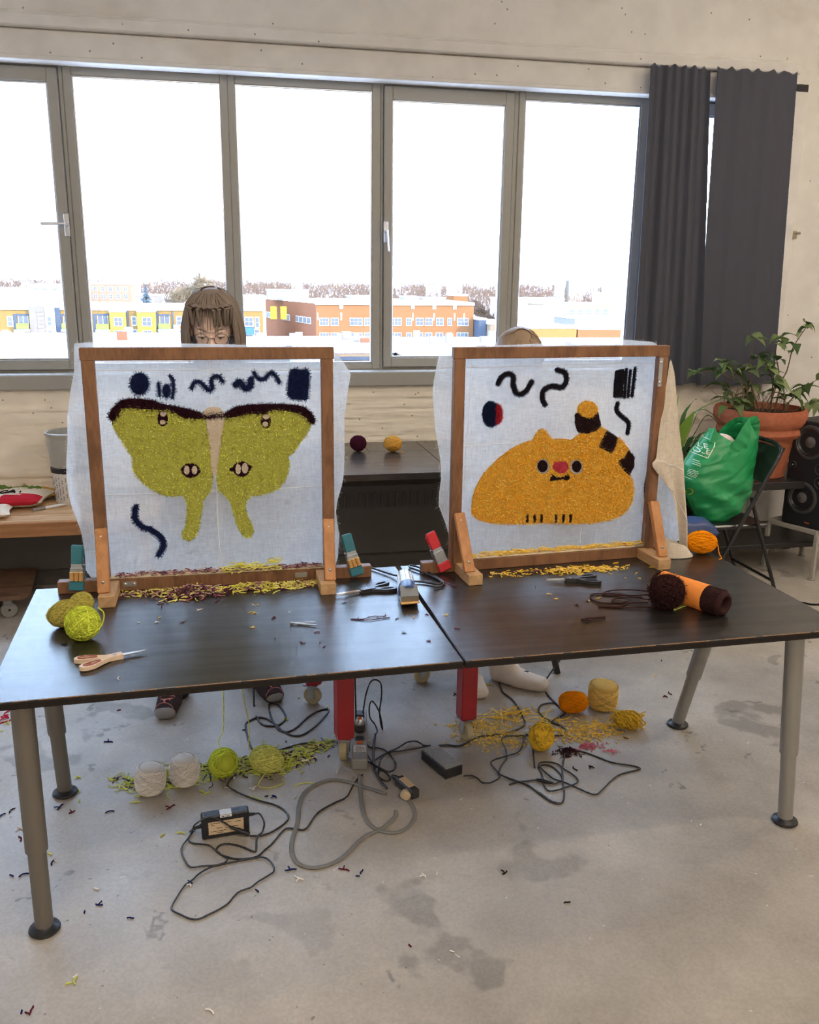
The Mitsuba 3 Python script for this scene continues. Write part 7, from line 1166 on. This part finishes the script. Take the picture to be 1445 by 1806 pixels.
# --- left middle distance
k = block('house', 'white two storey block, far left of the view', -56, -45, 250, 262, -2.6, 'pale')
for i in range(4): win(k, -54+2.4*i, -52.9+2.4*i, -4.4, -3.4, 250.)
k = block('house', 'white terraced block left of the brick rows', -43, -34, 230, 242, -1.3, 'pale')
for i in range(4): win(k, -42+2.1*i, -41+2.1*i, -2.9, -1.9, 230.)
k = block('house', 'brown brick terrace with fenced balconies on the left', -35, -28, 190, 200, -2.2, 'brick_shade')
for i in range(5): win(k, -34.4+1.35*i, -33.7+1.35*i, -3.5, -2.6, 190.)
k = block('house', 'tall tan brick tenement behind the spruce', -25.5, -17.5, 200, 212, -.6, 'tan')
for j in range(3):
    for i in range(5): win(k, -24.9+1.5*i, -24.2+1.5*i, -1.9-1.5*j, -1.1-1.5*j, 200.)
block('house', 'pale flat tenement on the left skyline', -26, -19, 236, 246, .5, 'pale'); block('house', 'wide white industrial roof behind the ochre row', -35, -22, 150, 168, -2.3, 'pale', snow=.6); block('house', 'grey brick house among the bare trees', -15.5, -10.5, 186, 194, -2.6, 'stone')
# --- nearest snowy roofs
def gable(label, x0, x1, y0, y1, ze, zr, wall='tan'):
    k = thing('house', label, 'house'); part(k, 'wall', box((x0, y0, GZ), (x1, y1, ze)), 'mat_city_'+wall)
    ym = (y0+y1)/2; v = np.array([(x0-.3, y0-.4, ze-.1), (x1+.3, y0-.4, ze-.1), (x1+.3, ym, zr), (x0-.3, ym, zr), (x0-.3, y1+.4, ze-.1), (x1+.3, y1+.4, ze-.1)], float)
    part(k, 'snowy_roof', hull(np.vstack([v, v+[0, 0, .25]])), 'mat_city_snow', label='pitched roof under snow'); return k
def flatrow(label, x0, x1, y0, y1, z, n, seed):
    k = block('row_house', label, x0, x1, y0, y1, z, 'tan', snow=.4, cat='house'); r = random.Random(seed)
    for i in range(n):
        x, y = r.uniform(x0+.5, x1-.8), r.uniform(y0+1, y1-2); w = r.uniform(.3, .9); c = part(k, 'chimney', box((x, y, z+.3), (x+w, y+w*.8, z+r.uniform(.7, 1.3))), 'mat_city_'+r.choice(['brick_shade', 'grey_box', 'stone']))
    part(k, 'parapet_shadow', box((x0, y0-.18, z-.55), (x1, y0-.15, z-.25)), 'mat_city_slate'); return k  # dark strip painted in as the shadow under the roof edge
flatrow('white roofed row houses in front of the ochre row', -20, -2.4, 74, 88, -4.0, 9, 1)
gable('steep snowy gable roof at the lower left of the view', -16.5, -11, 66, 74, -6.6, -3.4)
gable('small snowy gable roof beside the steep one', -11.4, -8.2, 62, 70, -6.4, -4.5, 'brick')
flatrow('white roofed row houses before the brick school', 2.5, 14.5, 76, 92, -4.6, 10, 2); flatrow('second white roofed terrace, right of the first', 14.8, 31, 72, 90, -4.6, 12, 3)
gable('white gabled house with a round dormer under the brick school', 5.8, 8.2, 68, 73, -5.2, -3.7, 'pale'); gable('white gabled shed beside it', 9.4, 11, 62, 67, -6.0, -4.7, 'pale')
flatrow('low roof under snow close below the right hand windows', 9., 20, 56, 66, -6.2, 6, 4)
k = thing('snow_dome', 'round dome shaped roof under snow before the ochre row', 'dome roof'); part(k, 'dome', lathe([(1.25*math.cos(a), 1.25*math.sin(a)) for a in np.linspace(0, 1.57, 12)], 32, (-4.7, 85, -4.5)), 'mat_city_snow', True); part(k, 'drum', lathe([(1.2, GZ+4.5), (1.2, 0)], 32, (-4.7, 85, -4.5)), 'mat_city_buff', True)
# --- trees
def tree_mesh(h, seed, lv=4, r0=.16, spread=.55, n0=5, up=.35, fine=3, rmin=.022):
    rng = np.random.RandomState(seed); ms = []
    def grow(p, d, l, r, k):
        q = [p]; dd = d.copy()
        for i in range(3): dd = dd+rng.normal(0, .10, 3)+np.array([0, 0, .04]); dd /= np.linalg.norm(dd); q.append(q[-1]+dd*l/3)
        ms.append(tube(np.array(q), np.maximum(np.linspace(r, r*.62, 4), rmin), 3 if k < lv-1 else 5, caps=False))
        if k == 0: return
        for i in range(n0 if k == lv else fine):
            t = rng.uniform(.35, 1.); a = q[min(3, int(t*3)+0)] if k < lv else q[1+rng.randint(3)]
            s = rng.normal(0, 1, 3); s -= dd*(s@dd); s /= np.linalg.norm(s); nd = dd*(1-spread*.4)+s*spread*rng.uniform(.7, 1.3)+np.array([0, 0, up*.4]); grow(a, nd/np.linalg.norm(nd), l*rng.uniform(.55, .8), r*.52, k-1)
    grow(np.zeros(3), np.array([0, 0, 1.]), h*.36, r0, lv); return join(ms)
def stand(name, label, mesh, x, y, z, mt='mat_city_twig', group=None, s=1., rz=0.): 
    k = thing(name, label, 'tree', group); scene[k] = {**mesh, 'to_world': T().translate([x, y, z]).rotate([0, 0, 1], math.degrees(rz)).scale(s)} if isinstance(mesh, dict) else mikit.ply(move(mesh, (x, y, z), rz, s=s), mt); return k
stand('bare_tree', 'big pale leafless tree rising over the ochre row', tree_mesh(12., 3, 6, .34, .62, 6, .3, 4), -3.4, 132, -7.5, 'mat_city_twig_pale')
TM = {i: mikit.ply(tree_mesh(7.5, 30+i, 5, .17, .6, 6, .3, 4, .038), 'mat_city_twig') for i in range(3)}
near = [(11.2, 62, -9.2), (12.2, 58, -8.6), (8.3, 60, -9.6), (15.2, 64, -9.2), (17.4, 60, -8.8), (19.6, 66, -9.0), (13.4, 66, -9.4), (21.6, 70, -8.8), (-17.5, 80, -10.), (-19.5, 84, -9.6)]
nl_ = ['twiggy bare tree at the right edge of the second window', 'bare shrubby tree just above the frame corner', 'small bare tree left of the white gabled house', 'bare tree at the lower left of the fourth window', 'bare tree with spreading twigs before the white terrace', 'bare tree right of the spreading one', 'thin bare tree behind the corner one', 'bare tree beside the window post on the right', 'bare tree at the lower left edge of the view', 'thin bare tree in front of the ochre row, far left']
for i, (x, y, z) in enumerate(near): stand('bare_tree', nl_[i], TM[i % 3], x, y, z, s=.8+.05*(i % 4), rz=i*1.3)
rng = np.random.RandomState(77)
def conifer(h, seed):
    r = np.random.RandomState(seed); ms = [cyl((0, 0, 0), (0, 0, h), .12, 6, .02)]
    for i in range(260):
        z = h*r.uniform(.12, .98); l = (h-z)*.30*r.uniform(.7, 1.2)+.15; a = r.rand()*6.28; p = np.array([0, 0, z]); q = p+[l*math.cos(a), l*math.sin(a), -l*.35]; s = np.array([-math.sin(a), math.cos(a), 0])*l*.22
        ms.append((np.array([p, q+s*.4-[0, 0, l*.1], q, q-s*.4-[0, 0, l*.1], p*.5+q*.5+s-[0, 0, l*.15], p*.5+q*.5-s-[0, 0, l*.15], p*.6+q*.4+[0, 0, l*.08]]), np.array([[0, 4, 6], [4, 1, 6], [1, 2, 6], [2, 3, 6], [3, 5, 6], [5, 0, 6]])))
    return join(ms)
stand('spruce', 'blue green spruce standing among the brick tenements', conifer(8.5, 1), -12.4, 170, -8.4, 'mat_city_spruce'); stand('spruce', 'second blue spruce lower and left of the first', conifer(6., 2), -12.0, 158, -8.2, 'mat_city_spruce'); stand('spruce', 'dark spruce cut off by the left edge of the view', conifer(9.5, 3), -45.6, 170, -7.4, 'mat_city_spruce')
FT = {i: mikit.ply(tree_mesh(9., 60+i, 4, .42, .6, 8, .3, 6), 'mat_city_twig') for i in range(3)}
for i in range(70):
    d = rng.uniform(185, 330); u = rng.uniform(-.21, .62); x = u*d
    if -30 < x < -15 and d < 245: x += 18
    if 66 < x < 96 and d < 235: x -= 34
    stand('bare_tree', 'bare brown tree in the wooded belt beyond the roofs', FT[i % 3], x, d, GZ-.5, group='trees of the wooded belt', s=rng.uniform(.75, 1.15), rz=rng.rand()*6.28)
n = 75000; d = 300+900*rng.rand(n)**1.6; u = rng.uniform(-.25, .75, n); cl = meshkit.noise(np.stack([u*40, d/60, d*0], 1), 4); kp = cl > .36; d, u = d[kp], u[kp]; n = len(d)
hgt = rng.uniform(2., 9.5, n)*(.7+.3*rng.rand(n)); p = np.stack([u*d, d, np.full(n, GZ-.3)+hgt*rng.rand(n)], 1); v = rng.normal(0, 1, (n, 3))*[.5, .2, .8]+[0, 0, .6]; v /= np.linalg.norm(v, axis=1, keepdims=True); q = p+v*rng.uniform(1.5, 3.4, (n, 1)); q[:, 2] = np.minimum(q[:, 2], GZ+9.); s = np.stack([np.full(n, 1.), np.zeros(n), np.zeros(n)], 1)*rng.uniform(.10, .30, (n, 1))*(d/400)[:, None]
V = np.stack([p-s, p+s, q+s*.3, p+[0, .3, 0]], 1).reshape(-1, 3); F4 = (np.array([[0, 1, 2], [1, 3, 2], [3, 0, 2]])[None]+np.arange(n)[:, None, None]*4).reshape(-1, 3)
solo('woodland', (V, F4), 'mat_city_twig', 'hazy brown leafless woodland stretching across the far city', 'woodland', kind='stuff')
for i in range(44):
    d = rng.uniform(420, 1500); u = -.24+.95*(i+rng.rand())/44; x = u*d; w = d*rng.uniform(.006, .022); h = rng.uniform(6, 15)*(1+(d-400)/2200); z = GZ+h
    block('far_building', 'flat roofed building on the skyline, coloured pale to stand for haze', x, x+w, d, d+w*.7, z, rng.choice(['far', 'pale', 'far', 'buff']), snow=.8, group='far buildings on the skyline')  # pale wall colours stand in for distance haze
# leaning stadium tower on the skyline
k = thing('leaning_tower', 'leaning concrete tower with splayed legs on the skyline', 'tower'); Dt = 3000.
part(k, 'mast', hull([(x, y, z) for x, z, w in ((382, 40, 7), (398, 60, 6), (412, 74, 13)) for y in (Dt-w, Dt+w) for x in (x-w*.45, x+w*.45)]), 'mat_city_concrete'); part(k, 'head', hull([(x, y, z) for x, z in ((402, 76), (422, 78), (404, 84), (424, 83)) for y in (Dt-10, Dt+10)]), 'mat_city_concrete')
for a, b in (((384, 46), (350, 2)), ((389, 50), (366, 2)), ((393, 54), (381, 2))): part(k, 'leg', beam((a[0], Dt, a[1]), (b[0], Dt, b[1]-8), 6, 6, up=(0, 1, 0), bev=.5), 'mat_city_concrete')
k = thing('stadium', 'low pale stadium bowl at the foot of the leaning tower', 'stadium'); part(k, 'bowl', lathe([(70, GZ), (78, 4), (70, 12), (20, 16), (0, 17)], 32, (385, 3100, 0)), 'mat_city_concrete', 40)
k = thing('twin_tower_church', 'pale unfinished tower with window holes at the right edge of the view', 'building'); part(k, 'shell', box((115.4, 260, GZ), (120.5, 266, 3.2)), 'mat_city_pale')
for j in range(4):
    for i in range(3): win(k, 116+1.5*i, 116.6+1.5*i, -1.2+1.15*j, -.5+1.15*j, 260., bars=0)
